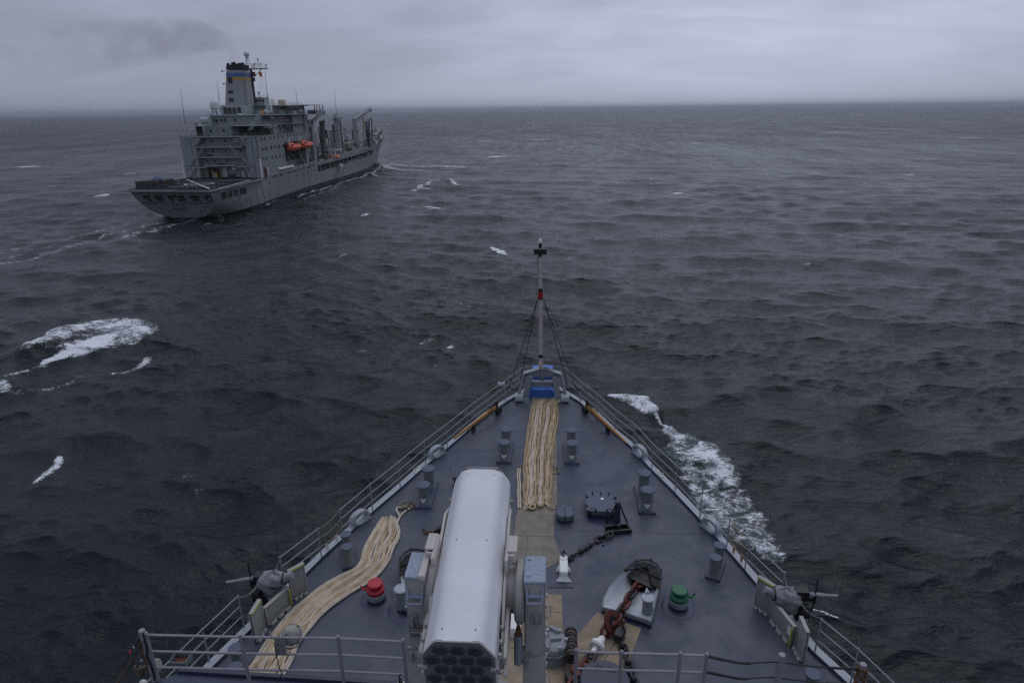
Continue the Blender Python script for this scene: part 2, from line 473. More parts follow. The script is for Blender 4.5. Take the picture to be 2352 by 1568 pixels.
M['s_yel'] = mat('funnel_yellow', (0.48, 0.29, 0.055), 0.5, 0.1, 1)
M['s_cream'] = mat('cream_canvas', (0.45, 0.40, 0.30), 0.7, 0.1, 1)
M['s_rust'] = mat('rust_brown', (0.13, 0.05, 0.03), 0.7, 0.3, 1)
M['s_red'] = mat('signal_red', (0.35, 0.02, 0.025), 0.5, 0.1, 1)
M['s_net'] = mat('cargo_net_mix', (0.045, 0.038, 0.042), 0.8, 0.8, 1.3, dirt=0.30, dirtcol=(0.16, 0.08, 0.085), wear=(0.42, 0.40, 0.40))
M['s_smokeb'] = mat('funnel_soot', (0.012, 0.012, 0.013), 0.7, 0.3, 1)
M['skin'] = mat('skin', (0.30, 0.17, 0.12), 0.6)
M['vest'] = mat('yellow_vest', (0.5, 0.40, 0.05), 0.7)

# picture points (2352 px wide) onto real surfaces
KK = 2352 / 4096
def crop(x0, y0, s): return lambda x, y: ((x0 + x / s) * KK, (y0 + y / s) * KK)
c1_ = crop(1500, 1800, 1.684); c2_ = crop(2200, 1900, 1.887); c3_ = crop(850, 2000, 2.145); c4_ = crop(1400, 1500, 2.24)
cb_ = crop(400, 2150, 2.699); cr_ = crop(2300, 1500, 1.96); cR_ = crop(2700, 2100, 2.484); cm_ = crop(1900, 1550, 2.613)
cj_ = crop(1900, 950, 2.24); cj2_ = crop(2000, 1440, 6.534); cn_ = crop(2100, 2330, 3.91); cq_ = crop(1580, 2200, 2.953)
def onz(p, z):
    r = ray(*p); t = (z - HS) / r.z
    return Vector((CX + r.x * t, r.y * t, z))
def dk(p, h=0.0): return onz(p, DK + h)
def ony(p, y):
    r = ray(*p); t = y / r.y
    return Vector((CX + r.x * t, y, HS + r.z * t))
def sea_at(px, py): return onz((px, py), 0.0)

# ================================================================== THE SEA
SHX, SHY, SHD = -112.0 + CX, 187.0, R(2.0)     # supply ship origin and heading
def sh2w(x, y, z=0.0):
    c, s = math.cos(SHD), math.sin(SHD)
    return Vector((SHX + x * c + y * s, SHY - x * s + y * c, z))

def seg_dist(X, Y, pts, wid):
    """distance to a polyline divided by its local width, and position along it"""
    best = np.full(X.shape, 1e9, np.float32)
    side = np.zeros(X.shape, np.float32)
    for i in range(len(pts) - 1):
        ax, ay = pts[i]; bx, by = pts[i + 1]
        dx, dy = bx - ax, by - ay; L2 = dx * dx + dy * dy + 1e-9
        t = np.clip(((X - ax) * dx + (Y - ay) * dy) / L2, 0, 1)
        d = np.hypot(X - (ax + dx * t), Y - (ay + dy * t))
        w = wid[i] + (wid[i + 1] - wid[i]) * t
        q = (d / w).astype(np.float32)
        sg = np.sign((X - ax) * dy - (Y - ay) * dx)
        m = q < best
        best[m] = q[m]; side[m] = sg[m]
    return best, side

def build_sea():
    rng = np.random.default_rng(11)
    na, nr = 1000, 1010
    az_in = np.linspace(-46, 46, na)
    az_out = np.linspace(46, 314, 130)[1:-1]
    az = np.radians(np.concatenate([az_in, az_out]) - 3.68)
    # radii: even steps in the picture near, geometric far out
    dep = np.radians(np.concatenate([np.linspace(64, 22, 330)[:-1], np.linspace(22, 1.2, 480), 1.2 * (0.035 / 1.2) ** (np.linspace(0, 1, nr - 809 + 1)[1:])]))
    rad = HS / np.tan(dep)
    rad = np.concatenate([[0.5, 5.0], rad]); nr = len(rad)
    A, Rr = np.meshgrid(az, rad)
    A = A.astype(np.float32); Rr = Rr.astype(np.float32)
    X0 = CX + Rr * np.sin(A); Y0 = Rr * np.cos(A)
    drad = np.gradient(rad)[:, None].astype(np.float32)
    cell = np.maximum(drad, Rr * 0.0017)
    X = X0.copy(); Y = Y0.copy(); Z = np.zeros_like(X); crest = np.zeros_like(X)
    nw = 110
    lam = np.exp(rng.uniform(np.log(0.9), np.log(46), nw))
    lam = np.sort(lam)[::-1]
    patchy = 1.0 + 0.35 * np.sin(X0 * 0.021 + 1.3 * np.sin(Y0 * 0.013)) * np.sin(Y0 * 0.027 + 1.1 * np.sin(X0 * 0.017))
    for i, l in enumerate(lam):
        k = 2 * math.pi / l
        spread = 17 if l > 14 else (38 if l > 5 else 22)
        th = R((186 if i % 4 else 160) + rng.normal(0, spread))
        kx, ky = math.sin(th) * k, math.cos(th) * k
        amp = 0.0056 * l * (1.0 if l < 20 else math.exp(-((l - 20) / 15) ** 2))
        if l < 5: amp *= 1.0
        if 5 <= l < 12: amp *= 1.1
        if l >= 12: amp *= 0.66
        fade = np.clip((l / cell - 2.2) / 3.0, 0, 1)
        rows = np.where(fade.max(axis=1) > 0)[0]
        if len(rows) == 0: continue
        r1 = rows[-1] + 1
        ph = kx * X0[:r1] + ky * Y0[:r1] + rng.uniform(0, 6.283)
        a = amp * fade[:r1] * (patchy[:r1] if l < 12 else 1.0)
        s_, c_ = np.sin(ph), np.cos(ph)
        Z[:r1] += a * c_
        X[:r1] -= a * s_ * kx / k * 1.25; Y[:r1] -= a * s_ * ky / k * 1.25
        crest[:r1] += a * k * c_
    foam = np.zeros_like(X)
    # random small whitecaps on the steepest crests
    gate = np.sin(X0 * 0.043 + 2.0) * np.sin(Y0 * 0.031 + X0 * 0.012 + 0.7) + 0.6 * np.sin(X0 * 0.11 + Y0 * 0.083)
    foam = np.maximum(foam, np.clip((crest - 0.66 - 0.10 * (gate < 0.9)) * 2.6, 0, 0.62) * (Rr > 60))
    def patch(pts, wid, amt, hump=0.0, world=False, soft=1.0, one=0):
        nonlocal foam, Z
        P = [(p[0], p[1]) for p in (pts if world else [sea_at(*q) for q in pts])]
        P = [(q.x, q.y) for q in smoothpath([(p[0], p[1], 0) for p in P], 5)]
        if not hasattr(wid, '__len__'): wid = [wid, wid]
        wid = list(np.interp(np.linspace(0, 1, len(P)), np.linspace(0, 1, len(wid)), wid))
        mw = max(wid) * 3
        xs = [p[0] for p in P]; ys = [p[1] for p in P]
        m = (X0 > min(xs) - mw) & (X0 < max(xs) + mw) & (Y0 > min(ys) - mw) & (Y0 < max(ys) + mw)
        if not m.any(): return
        q, sd_ = seg_dist(X0[m], Y0[m], P, wid)
        g = np.exp(-(q ** 4) * 0.55 / soft)
        if one:
            g2 = np.where(sd_ * one > 0, np.exp(-(q * 2.6) ** 2), np.exp(-(q * 0.8) ** 2)); g = g2
        foam[m] = np.maximum(foam[m], amt * g)
        if hump: Z[m] += (hump * np.exp(-(q / 1.7) ** 2)).astype(np.float32)
    # big breaking crest to port
    patch([(60, 820), (100, 806), (148, 783), (185, 765), (225, 754), (268, 755), (305, 765), (326, 779)], [0.9, 1.6, 2.4, 2.6, 2.8, 3.0, 3.2, 2.0], 0.92, 1.5)
    patch([(330, 778), (305, 790), (278, 800)], [1.6, 2.2, 1.2], 0.72)
    patch([(93, 835), (139, 824), (183, 813), (222, 800), (250, 786)], [0.4, 1.1, 2.2, 3.2, 1.8], 1.22)
    patch([(120, 812), (170, 800)], 1.6, 0.55); patch([(230, 780), (290, 775)], 2.0, 0.60)
    patch([(262, 860), (300, 853), (335, 838), (352, 820)], [0.35, 0.6, 0.8, 0.5], 0.80)
    patch([(20, 862), (60, 850), (110, 833)], 0.6, 0.62)
    patch([(0, 908), (60, 905), (130, 888), (180, 870)], 0.7, 0.55)
    patch([(0, 885), (4, 905)], 0.8, 0.8)
    patch([(80, 1098), (105, 1080), (128, 1062), (130, 1050)], [0.3, 0.5, 0.5, 0.3], 0.85, 0.2)
    patch([(425, 1090), (455, 1130)], 0.5, 0.5); patch([(155, 1490), (185, 1465)], 0.4, 0.45)
    # our own bow wave to starboard
    patch([(1398, 916), (1440, 922), (1470, 930), (1497, 946)], [0.35, 0.95, 1.2, 0.6], 1.10, 0.6)
    patch([(1497, 944), (1520, 972), (1540, 1000)], [0.25, 0.2, 0.3], 0.95, 0.5)
    patch([(1535, 1000), (1575, 1022), (1610, 1052), (1640, 1080), (1672, 1110)], [0.6, 1.6, 2.2, 2.1, 1.2], 0.90, 0.45)
    patch([(1545, 1035), (1580, 1070), (1615, 1095), (1650, 1130)], [0.7, 2.0, 2.3, 1.5], 0.74)
    patch([(1590, 1095), (1630, 1135), (1665, 1165), (1710, 1195), (1755, 1225)], [0.8, 1.9, 2.1, 1.8, 1.0], 0.78)
    patch([(1640, 1170), (1700, 1225), (1750, 1265), (1785, 1295)], [0.8, 1.6, 1.5, 0.8], 0.76)
    patch([(1672, 1110), (1700, 1150), (1730, 1180), (1750, 1215)], [0.8, 1.3, 1.2, 0.8], 0.70)
    patch([(1.2, 25.5), (3.0, 20.0), (4.6, 14.0), (5.4, 6.0), (6.0, -6.0)], [0.8, 1.4, 1.6, 1.5, 1.2], 0.66, world=True)
    patch([(-1.2, 25.5), (-3.0, 20.0), (-4.6, 14.0), (-5.4, 6.0)], [0.6, 1.0, 1.2, 1.0], 0.60, world=True)
    patch([(1860, 1395), (1890, 1408), (1925, 1425)], [0.15, 0.2, 0.1], 0.95)
    patch([(1010, 1110), (1060, 1160)], 0.8, 0.45)
    # single whitecaps
    for (px, py, wpx, a) in ((1145, 362, 36, .95), (1556, 443, 14, 1.0), (1000, 480, 26, 1.0), (985, 476, 20, .8), (838, 498, 12, .8), (787, 592, 14, .7),
                             (232, 451, 20, .8), (62, 385, 22, .8), (1497, 414, 14, .6), (1295, 378, 14, .6), (2088, 405, 14, .6), (2140, 368, 12, .6),
                             (1240, 322, 14, .6), (1690, 405, 12, .5), (1860, 610, 12, .5), (1370, 555, 12, .5), (2080, 520, 14, .5), (1310, 595, 14, .5),
                             (1035, 795, 16, .7), (825, 795, 20, .6), (975, 785, 30, .5), (1898, 830, 18, .45), (1060, 700, 12, .5), (1120, 325, 16, .6),
                             (300, 402, 14, .5), (120, 430, 14, .5), (2230, 318, 12, .5), (1930, 305, 12, .5), (1600, 330, 10, .5), (540, 730, 14, .4)):
        a0 = sea_at(px - wpx / 2, py + 1); a1 = sea_at(px + wpx / 2, py - 1)
        w = (a1 - a0).length; rr_ = a0.length; ce = rr_ * rr_ / (HS * 640) * .6; th_ = max(w * .26, ce); a = max(a, .62) + .14
        patch([(a0.x, a0.y), ((a0.x + a1.x) / 2, (a0.y + a1.y) / 2 + w * .1), (a1.x, a1.y)], [th_ * .5, th_, th_ * .5], a, 0.12 * min(w, 4), world=True)
    patch([(948, 440), (970, 432), (990, 420), (1020, 414), (1045, 422), (1056, 432)], [1.0, 2.0, 1.0, 0.7, 1.2, 1.0], 0.86, 0.7)
    patch([(960, 436), (985, 436)], 1.6, 0.85)
    patch([(1128, 570), (1145, 578), (1163, 588)], [0.5, 1.0, 0.5], 1.0, 0.3)
    # the supply ship's bow wave, side wash and wake
    def sp(pts, wid, a, hump=0.0): patch([tuple(sh2w(x, y))[:2] for x, y in pts], wid, a, hump, world=True)
    sp([(2, 199), (9, 190), (18, 180), (30, 172), (44, 168)], [1.2, 2.8, 4.0, 4.0, 2.2], 0.80, 1.4)
    sp([(4, 192), (11, 178), (20, 162), (30, 150)], [1.2, 2.4, 3.0, 2.0], 0.82, 0.9)
    sp([(34, 178), (46, 176), (58, 170)], [2.0, 3.6, 2.4], 0.9, 0.9)
    sp([(28, 160), (42, 152), (54, 150)], [1.4, 2.6, 1.6], 0.85, 0.5)
    sp([(14, 140), (22, 128), (34, 116)], [0.6, 1.2, 0.8], 0.72, 0.4)
    sp([(9.5, 176), (13, 150), (14.6, 128), (14.6, 100), (14.4, 76), (14.2, 52)], [1.0, 1.5, 1.3, 1.2, 1.3, 1.0], 0.80)
    sp([(14.5, 96), (19, 78), (21, 60), (19, 44)], [0.5, 1.0, 1.0, 0.8], 0.62, 0.6)
    sp([(13, 46), (13, 30), (10, 12), (5, 0)], [0.8, 1.0, 1.1, 0.9], 0.68)
    sp([(-6, -1), (-8, -8), (-11, -26), (-16, -60), (-20, -110)], [1.0, 1.6, 1.8, 1.6, 1.5], 0.58)
    sp([(0, -2), (-2, -14), (-6, -34), (-12, -70), (-18, -120)], [1.0, 1.7, 1.5, 1.4, 1.6], 0.60)
    sp([(5, -1), (5, -12), (2, -28), (-2, -48), (-6, -90)], [1.4, 1.9, 1.8, 1.4, 1.4], 0.68)
    sp([(9, 4), (14, -4), (15, -16)], [1.0, 1.2, 1.0], 0.55)
    nA = X.shape[1]
    vs = np.stack([X.ravel(), Y.ravel(), Z.ravel()], 1).astype(np.float32)
    i, j = np.meshgrid(np.arange(nr - 1), np.arange(nA), indexing='ij')
    j2 = (j + 1) % nA
    q = np.stack([i * nA + j, (i + 1) * nA + j, (i + 1) * nA + j2, i * nA + j2], -1).reshape(-1, 4)
    me = bpy.data.meshes.new('sea')
    me.vertices.add(len(vs)); me.vertices.foreach_set('co', vs.ravel())
    me.loops.add(q.size); me.loops.foreach_set('vertex_index', q[:, ::-1].ravel().astype(np.int32))
    me.polygons.add(len(q)); me.polygons.foreach_set('loop_start', np.arange(0, q.size, 4, dtype=np.int32))
    me.polygons.foreach_set('use_smooth', np.ones(len(q), bool))
    me.update(calc_edges=True)
    at = me.attributes.new('foam', 'FLOAT', 'POINT'); at.data.foreach_set('value', foam.ravel().astype(np.float32))
    # slopes too small for the mesh widen the highlight instead: unresolved wave roughness
    rg = np.interp(np.log(cell), np.log([0.15, 0.6, 3, 20, 150]), [0.0, 0.02, 0.10, 0.22, 0.26])
    a2 = me.attributes.new('unresolved', 'FLOAT', 'POINT'); a2.data.foreach_set('value', rg.ravel().astype(np.float32))
    return me

def sea_material():
    m = bpy.data.materials.new('sea_water'); m.use_nodes = True
    t = m.node_tree; N = t.nodes; L = t.links; p = N['Principled BSDF']
    tc = N.new('ShaderNodeTexCoord')
    def mp(scale, loc=(0, 0, 0), rz=0):
        x = N.new('ShaderNodeMapping'); x.inputs['Scale'].default_value = scale; x.inputs['Location'].default_value = loc
        x.inputs['Rotation'].default_value = (0, 0, rz); L.new(tc.outputs['Object'], x.inputs[0]); return x.outputs[0]
    def noise(vec, sc, det=4, r=0.55, d=0.0):
        n = N.new('ShaderNodeTexNoise'); n.inputs['Scale'].default_value = sc; n.inputs['Detail'].default_value = det
        n.inputs['Roughness'].default_value = r; n.inputs['Distortion'].default_value = d; L.new(vec, n.inputs[0]); return n.outputs[0]
    def mth(op, a, b=None, cl=False):
        n = N.new('ShaderNodeMath'); n.operation = op; n.use_clamp = cl
        for i, x in enumerate((a, b)):
            if x is None: continue
            if isinstance(x, (int, float)): n.inputs[i].default_value = x
            else: L.new(x, n.inputs[i])
        return n.outputs[0]
    # ripples: wind-aligned, finer and finer
    n1 = noise(mp((0.62, 1.2, 1), rz=R(6)), 0.40, 6, 0.62, 0.4)
    n2 = noise(mp((0.38, 1.5, 1), (5, 3, 0), R(-9)), 1.5, 5, 0.62, 0.5)
    n3 = noise(mp((0.5, 1.4, 1), (1, 9, 0), R(12)), 5.0, 3, 0.6, 0.3)
    nb = noise(mp((0.9, 1.0, 1), (4, 4, 0), R(4)), 0.085, 6, 0.60, 0.3)
    gust = mth('ADD', mth('MULTIPLY', noise(mp((0.9, 0.35, 1), (8, 2, 0)), 0.020, 5, 0.6), 0.5), mth('MULTIPLY', noise(mp((1.6, 0.25, 1), (3, 6, 0)), 0.09, 4, 0.6), 0.5))
    a0 = N.new('ShaderNodeAttribute'); a0.attribute_name = 'unresolved'
    nb = mth('MULTIPLY', nb, mth('ADD', mth('MULTIPLY', a0.outputs['Fac'], 5.0), 0.20))
    n1 = mth('MULTIPLY', n1, mth('ADD', mth('MULTIPLY', a0.outputs['Fac'], 14.0), 0.9))
    n2 = mth('MULTIPLY', n2, mth('ADD', mth('MULTIPLY', a0.outputs['Fac'], 8.0), 1.1))
    b = None
    for src, dist, st in ((nb, 3.0, 0.9), (n1, 0.50, 0.8), (n2, 0.13, 0.9), (n3, 0.028, 0.8)):
        x = N.new('ShaderNodeBump'); x.inputs['Distance'].default_value = dist; x.inputs['Strength'].default_value = st
        L.new(src, x.inputs['Height'])
        if b is not None: L.new(b, x.inputs['Normal'])
        b = x.outputs[0]
    # foam
    at = N.new('ShaderNodeAttribute'); at.attribute_name = 'foam'
    f1 = noise(mp((1, 1.25, 1), (2, 7, 0), R(15)), 1.15, 9, 0.72, 0.9)
    f2 = noise(mp((1, 1, 1), (7, 1, 0)), 5.5, 5, 0.7, 0.7)
    f0 = noise(mp((1, 1.1, 1), (5, 2, 0)), 0.42, 4, 0.55, 0.6)
    tex = mth('ADD', mth('ADD', mth('MULTIPLY', f1, 0.50), mth('MULTIPLY', f2, 0.22)), mth('MULTIPLY', f0, 0.28))
    v = mth('ADD', at.outputs['Fac'], mth('MULTIPLY', mth('SUBTRACT', tex, 0.5), 4.2))
    mr = N.new('ShaderNodeMapRange'); mr.interpolation_type = 'SMOOTHSTEP'; L.new(v, mr.inputs[0])
    mr.inputs[1].default_value = 0.57; mr.inputs[2].default_value = 0.98
    gatef = mth('MULTIPLY', mth('SUBTRACT', at.outputs['Fac'], 0.10, True), 6.0, True)
    foam = mth('MULTIPLY', mr.outputs[0], gatef)
    # aerated pale green water round dense foam
    mr2 = N.new('ShaderNodeMapRange'); L.new(mth('ADD', at.outputs['Fac'], mth('MULTIPLY', mth('SUBTRACT', f1, 0.5), 1.0)), mr2.inputs[0])
    mr2.inputs[1].default_value = 0.55; mr2.inputs[2].default_value = 1.5
    wc = N.new('ShaderNodeMix'); wc.data_type = 'RGBA'; L.new(mr2.outputs[0], wc.inputs[0])
    wc.inputs[6].default_value = (0.0018, 0.0058, 0.0082, 1); wc.inputs[7].default_value = (0.22, 0.34, 0.31, 1)
    mix = N.new('ShaderNodeMix'); mix.data_type = 'RGBA'
    L.new(foam, mix.inputs[0]); L.new(wc.outputs[2], mix.inputs[6]); mix.inputs[7].default_value = (0.82, 0.84, 0.86, 1)
    L.new(mix.outputs[2], p.inputs['Base Color'])
    g = N.new('ShaderNodeMapRange'); L.new(gust, g.inputs[0]); g.inputs[1].default_value = .38; g.inputs[2].default_value = .62
    g.inputs[3].default_value = 0.05; g.inputs[4].default_value = 0.26
    a2 = N.new('ShaderNodeAttribute'); a2.attribute_name = 'unresolved'
    rr = mth('ADD', mth('ADD', g.outputs[0], a2.outputs['Fac']), mth('MULTIPLY', foam, 0.6), True)
    L.new(rr, p.inputs['Roughness'])
    p.inputs['IOR'].default_value = 1.333
    fb = N.new('ShaderNodeBump'); fb.inputs['Distance'].default_value = 0.45; fb.inputs['Strength'].default_value = 0.7
    L.new(foam, fb.inputs['Height']); L.new(b, fb.inputs['Normal']); L.new(fb.outputs[0], p.inputs['Normal'])
    return m

sea = bpy.data.objects.new('sea', build_sea()); C.objects.link(sea)
sea.data.materials.append(sea_material()); sea['kind'] = 'structure'

# ------------------------------------------------------------------ the air
hb = MB().b(-45000, 45000, -45000, 47000, -3.0, 95.0)
hm = bpy.data.materials.new('haze_air'); hm.use_nodes = True
for n in list(hm.node_tree.nodes):
    if n.type != 'OUTPUT_MATERIAL': hm.node_tree.nodes.remove(n)
ho = [n for n in hm.node_tree.nodes if n.type == 'OUTPUT_MATERIAL'][0]
hv = hm.node_tree.nodes.new('ShaderNodeVolumePrincipled')
hv.inputs['Color'].default_value = (0.68, 0.70, 0.78, 1); hv.inputs['Density'].default_value = 0.00010
hv.inputs['Anisotropy'].default_value = 0.0
hm.node_tree.links.new(hv.outputs[0], ho.inputs['Volume'])
hz = hb.build('haze', hm, kind='stuff')
hz.visible_shadow = True

# ------------------------------------------------------------------ funnel smoke
def smoke():
    top = sh2w(1.5, 47, 45.0)
    def sm_(px, py, y): return ony((px, py), y)
    # climbs a little, then is blown away to port
    pts = [sm_(543, 140, 238), sm_(528, 116, 239), sm_(500, 94, 240), sm_(440, 84, 242), sm_(330, 95, 245), sm_(190, 112, 248), sm_(0, 128, 252)]
    rad = [1.6, 2.4, 4.0, 6.0, 8.0, 10.0, 11.5]
    P = smoothpath(pts, 4); rr = np.interp(np.linspace(0, 1, len(P)), np.linspace(0, 1, 7), rad)
    mb = MB().tube(P, list(rr), 14)
    m = bpy.data.materials.new('thin_brown_smoke'); m.use_nodes = True
    N = m.node_tree.nodes; L = m.node_tree.links
    for n in list(N):
        if n.type != 'OUTPUT_MATERIAL': N.remove(n)
    o = N[0]; v = N.new('ShaderNodeVolumePrincipled'); v.inputs['Color'].default_value = (0.30, 0.27, 0.25, 1)
    tc = N.new('ShaderNodeTexCoord'); n1 = N.new('ShaderNodeTexNoise'); n1.inputs['Scale'].default_value = 0.16; n1.inputs['Detail'].default_value = 4
    L.new(tc.outputs['Object'], n1.inputs[0])
    mr = N.new('ShaderNodeMapRange'); L.new(n1.outputs[0], mr.inputs[0]); mr.inputs[1].default_value = 0.34; mr.inputs[2].default_value = 0.70
    mr.inputs[3].default_value = 0.0; mr.inputs[4].default_value = 0.042
    # thins out with distance from the funnel
    sp_ = N.new('ShaderNodeSeparateXYZ'); L.new(tc.outputs['Object'], sp_.inputs[0])
    fx = N.new('ShaderNodeMapRange'); L.new(sp_.outputs[0], fx.inputs[0])
    fx.inputs[1].default_value = top.x - 85; fx.inputs[2].default_value = top.x - 4; fx.inputs[3].default_value = 0.10; fx.inputs[4].default_value = 1.0
    mu = N.new('ShaderNodeMath'); mu.operation = 'MULTIPLY'; L.new(mr.outputs[0], mu.inputs[0]); L.new(fx.outputs[0], mu.inputs[1])
    L.new(mu.outputs[0], v.inputs['Density']); L.new(v.outputs[0], o.inputs['Volume'])
    ob = mb.build('smoke', m, kind='stuff'); ob['label'] = 'thin brown exhaust smoke blown to the left from the dark funnel top'
smoke()

# ================================================================== OUR FOREDECK
LE = [(0.0, 30.35), (-0.55, 30.1), (-1.05, 29.4), (-1.9, 28.2), (-2.75, 26.71), (-3.47, 25.13), (-4.14, 23.54), (-4.80, 22.11), (-5.46, 20.46), (-6.12, 18.92),
      (-6.72, 17.38), (-7.12, 16.35), (-8.1, 13.25), (-8.5, 12.05), (-9.0, 10.3), (-9.8, 7.0), (-10.6, 2.0), (-11.4, -6.0), (-11.8, -14.0)]
RE = [(0.0, 30.35), (0.55, 30.1), (1.05, 29.4), (1.87, 28.23), (2.60, 26.81), (3.26, 25.21), (3.90, 23.93), (4.46, 22.23), (5.10, 20.64), (5.67, 19.04),
      (6.20, 17.48), (6.52, 16.45), (7.43, 13.29), (7.98, 12.2), (8.6, 10.3), (9.5, 7.0), (10.4, 2.0), (11.3, -6.0), (11.8, -14.0)]
outline = RE[::-1] + LE[1:]          # from starboard aft, round the bow, to port aft

def offset(poly, d):
    out_ = []
    n = len(poly)
    for i, p in enumerate(poly):
        a = Vector(poly[max(i - 1, 0)]); b = Vector(poly[min(i + 1, n - 1)])
        t = (b - a).normalized(); nrm = Vector((-t.y, t.x))
        out_.append((p[0] + nrm.x * d, p[1] + nrm.y * d))
    return out_
inner = offset(outline, 0.20)
deck = MB().slab([(p[0], p[1]) for p in outline], DK - 0.12, DK)
deck_o = deck.build('foredeck', M['deck'], kind='structure'); deck_o['label'] = 'wet blue grey foredeck of the near ship narrowing to the bow'

# hull below: flared sides down to the water
def own_hull():
    mb = MB(); rings = []
    zs = [DK - 0.02, DK - 1.2, 12, 8, 4, 1, -2.5]
    for p in outline:
        r = []
        for z in zs:
            t = (DK - z) / DK
            fl = 1 - 0.50 * t ** 0.8 if p[1] > 0 else 1 - 0.5 * t ** 0.8 * max(0, (14 + p[1]) / 14)
            r.append((p[0] * fl, p[1] - (6.0 * t * max(0, p[1]) / 30), z))
        rings.append(r)
    mb.loft(rings, closed=False)
    return mb.build('ship_hull', M['hullown'], kind='structure')
ho_ = own_hull(); ho_['label'] = 'grey flared bow hull under the foredeck'
# pale waterway strip round the edge, with its dark inboard face
wm_ = MB(); nv = []
st = MB(); k = len(outline)
o2 = offset(outline, -0.03)
for i in range(k - 1):
    a, b, c, d = o2[i], o2[i + 1], inner[i + 1], inner[i]
    z0, z1 = DK - 0.30, DK + 0.10
    st.add([(a[0], a[1], z0), (b[0], b[1], z0), (b[0], b[1], z1), (a[0], a[1], z1), (c[0], c[1], z1), (d[0], d[1], z1)],
           [(0, 1, 2, 3), (3, 2, 4, 5)])
    e, f = offset(outline, 0.235)[i + 1], offset(outline, 0.235)[i]
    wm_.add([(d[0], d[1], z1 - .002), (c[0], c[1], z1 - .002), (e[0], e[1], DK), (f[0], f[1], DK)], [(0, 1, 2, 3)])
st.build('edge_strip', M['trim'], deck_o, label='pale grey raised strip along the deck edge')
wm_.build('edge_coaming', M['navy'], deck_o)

# weld seams and pad marks on the deck
sm = MB()
for yy in (25.1, 18.1):
    xl = np.interp(yy, [p[1] for p in LE[::-1]], [p[0] for p in LE[::-1]]) + 0.3
    xr = np.interp(yy, [p[1] for p in RE[::-1]], [p[0] for p in RE[::-1]]) - 0.3
    sm.b(xl, xr, yy - .008, yy + .008, DK + .0005, DK + .006)
for xx in (2.6,):
    ym = np.interp(abs(xx) + .3, [p[0] for p in RE], [p[1] for p in RE])
    sm.b(xx - .007, xx + .007, 9, ym, DK + .0005, DK + .0055)
sm.build('weld_seam', M['deck'], deck_o, kind='stuff')
pd = MB()
for p in (cm_(427, 266), cm_(336, 393), cm_(972, 270), cm_(972, 318), cm_(1045, 400), c2_(403, 532), c2_(455, 567), c2_(577, 476), c4_(897, 835), cr_(396, 760), c1_(507, 123), cr_(222, 1335)):
    w = dk(p); pd.lathe([(0.11, 0.0), (0.10, 0.012), (0.055, 0.014), (0.05, 0.006), (0.001, 0.006)], 14, w)
pd.build('deck_socket', M['bittcap'], deck_o, kind='stuff')

# tan canvas walkway pieces
def board(pts, mat_, th=0.012, lift=0.004, name='walkway_panel', label=None):
    poly = [(q.x, q.y) for q in pts]
    a = sum(poly[i][0] * poly[(i + 1) % len(poly)][1] - poly[(i + 1) % len(poly)][0] * poly[i][1] for i in range(len(poly)))
    if a < 0: poly = poly[::-1]
    # joint: shrink a little
    cx0 = sum(p[0] for p in poly) / len(poly); cy0 = sum(p[1] for p in poly) / len(poly)
    poly = [(p[0] + (cx0 - p[0]) / max(.2, abs(Vector((p[0] - cx0, p[1] - cy0)).length)) * .012, p[1] + (cy0 - p[1]) / max(.2, Vector((p[0] - cx0, p[1] - cy0)).length) * .012) for p in poly]
    return MB().slab(poly, DK + lift, DK + lift + th).build(name, mat_, deck_o, label=label)
MA, MG = M['matt'], M['matt2']
XL = -1.62
def D(p): return dk(p)
ya = 28.98
board([Vector((-.62, 28.0, 0)), Vector((.62, 28.0, 0)), Vector((.60, ya, 0)), Vector((-.60, ya, 0))], MG)
yy = [28.0, 26.3, 24.6, 22.9, 21.2, 19.5]
for i in range(5):
    board([Vector((-.66, yy[i + 1], 0)), Vector((.60, yy[i + 1], 0)), Vector((.61, yy[i], 0)), Vector((-.65, yy[i], 0))], MG)
seam1, seam2, seam3 = 18.93, 17.60, 16.1
board([Vector((-.85, 18.93, 0)), Vector((.5, 18.93, 0)), Vector((.58, 19.5, 0)), Vector((-.80, 19.5, 0))], MG)
board([Vector((-.9, 17.72, 0)), Vector((.48, 17.72, 0)), Vector((.5, 18.93, 0)), Vector((-.85, 18.93, 0))], MG)
board([Vector((-1.6, 16.35, 0)), Vector((-.42, 16.35, 0)), Vector((-.40, 17.72, 0)), Vector((-.9, 17.72, 0))], MG)
board([Vector((-.42, 16.15, 0)), D(c1_(1265, 740)), Vector((.48, 17.72, 0)), Vector((-.40, 17.72, 0))], MG)
board([Vector((-1.6, 15.2, 0)), D(c1_(1172, 790)), D(c1_(1265, 740)), Vector((-.42, 16.15, 0)), Vector((-1.6, 16.35, 0))], MG)
xr = 0.72
for a, b_ in ((15.02, 14.32), (14.32, 12.98), (12.98, 11.2), (11.2, 9.4)):
    board([Vector((-1.6, b_, 0)), Vector((-.3, b_, 0)), Vector((-.3, a, 0)), Vector((-1.6, a, 0))], MA)
    board([Vector((-.3, b_, 0)), Vector((xr, b_, 0)), Vector((xr, a, 0)), Vector((-.3, a, 0))], MA)
mid = D(c2_(385, 1440))
board([Vector((xr, 12.96, 0)), D(c2_(358, 1032)), D(c2_(535, 1095)), D(c2_(500, 1250)), mid, Vector((xr, 11.2, 0))], MA)
board([D(c2_(535, 1095)), D(c2_(690, 1155)), D(c2_(600, 1400)), D(c2_(560, 1568)), mid, D(c2_(500, 1250))], MA)
board([Vector((xr, 11.2, 0)), mid, D(c2_(560, 1568)), Vector((2.4, 9.6, 0)), Vector((xr, 9.4, 0))], MA)
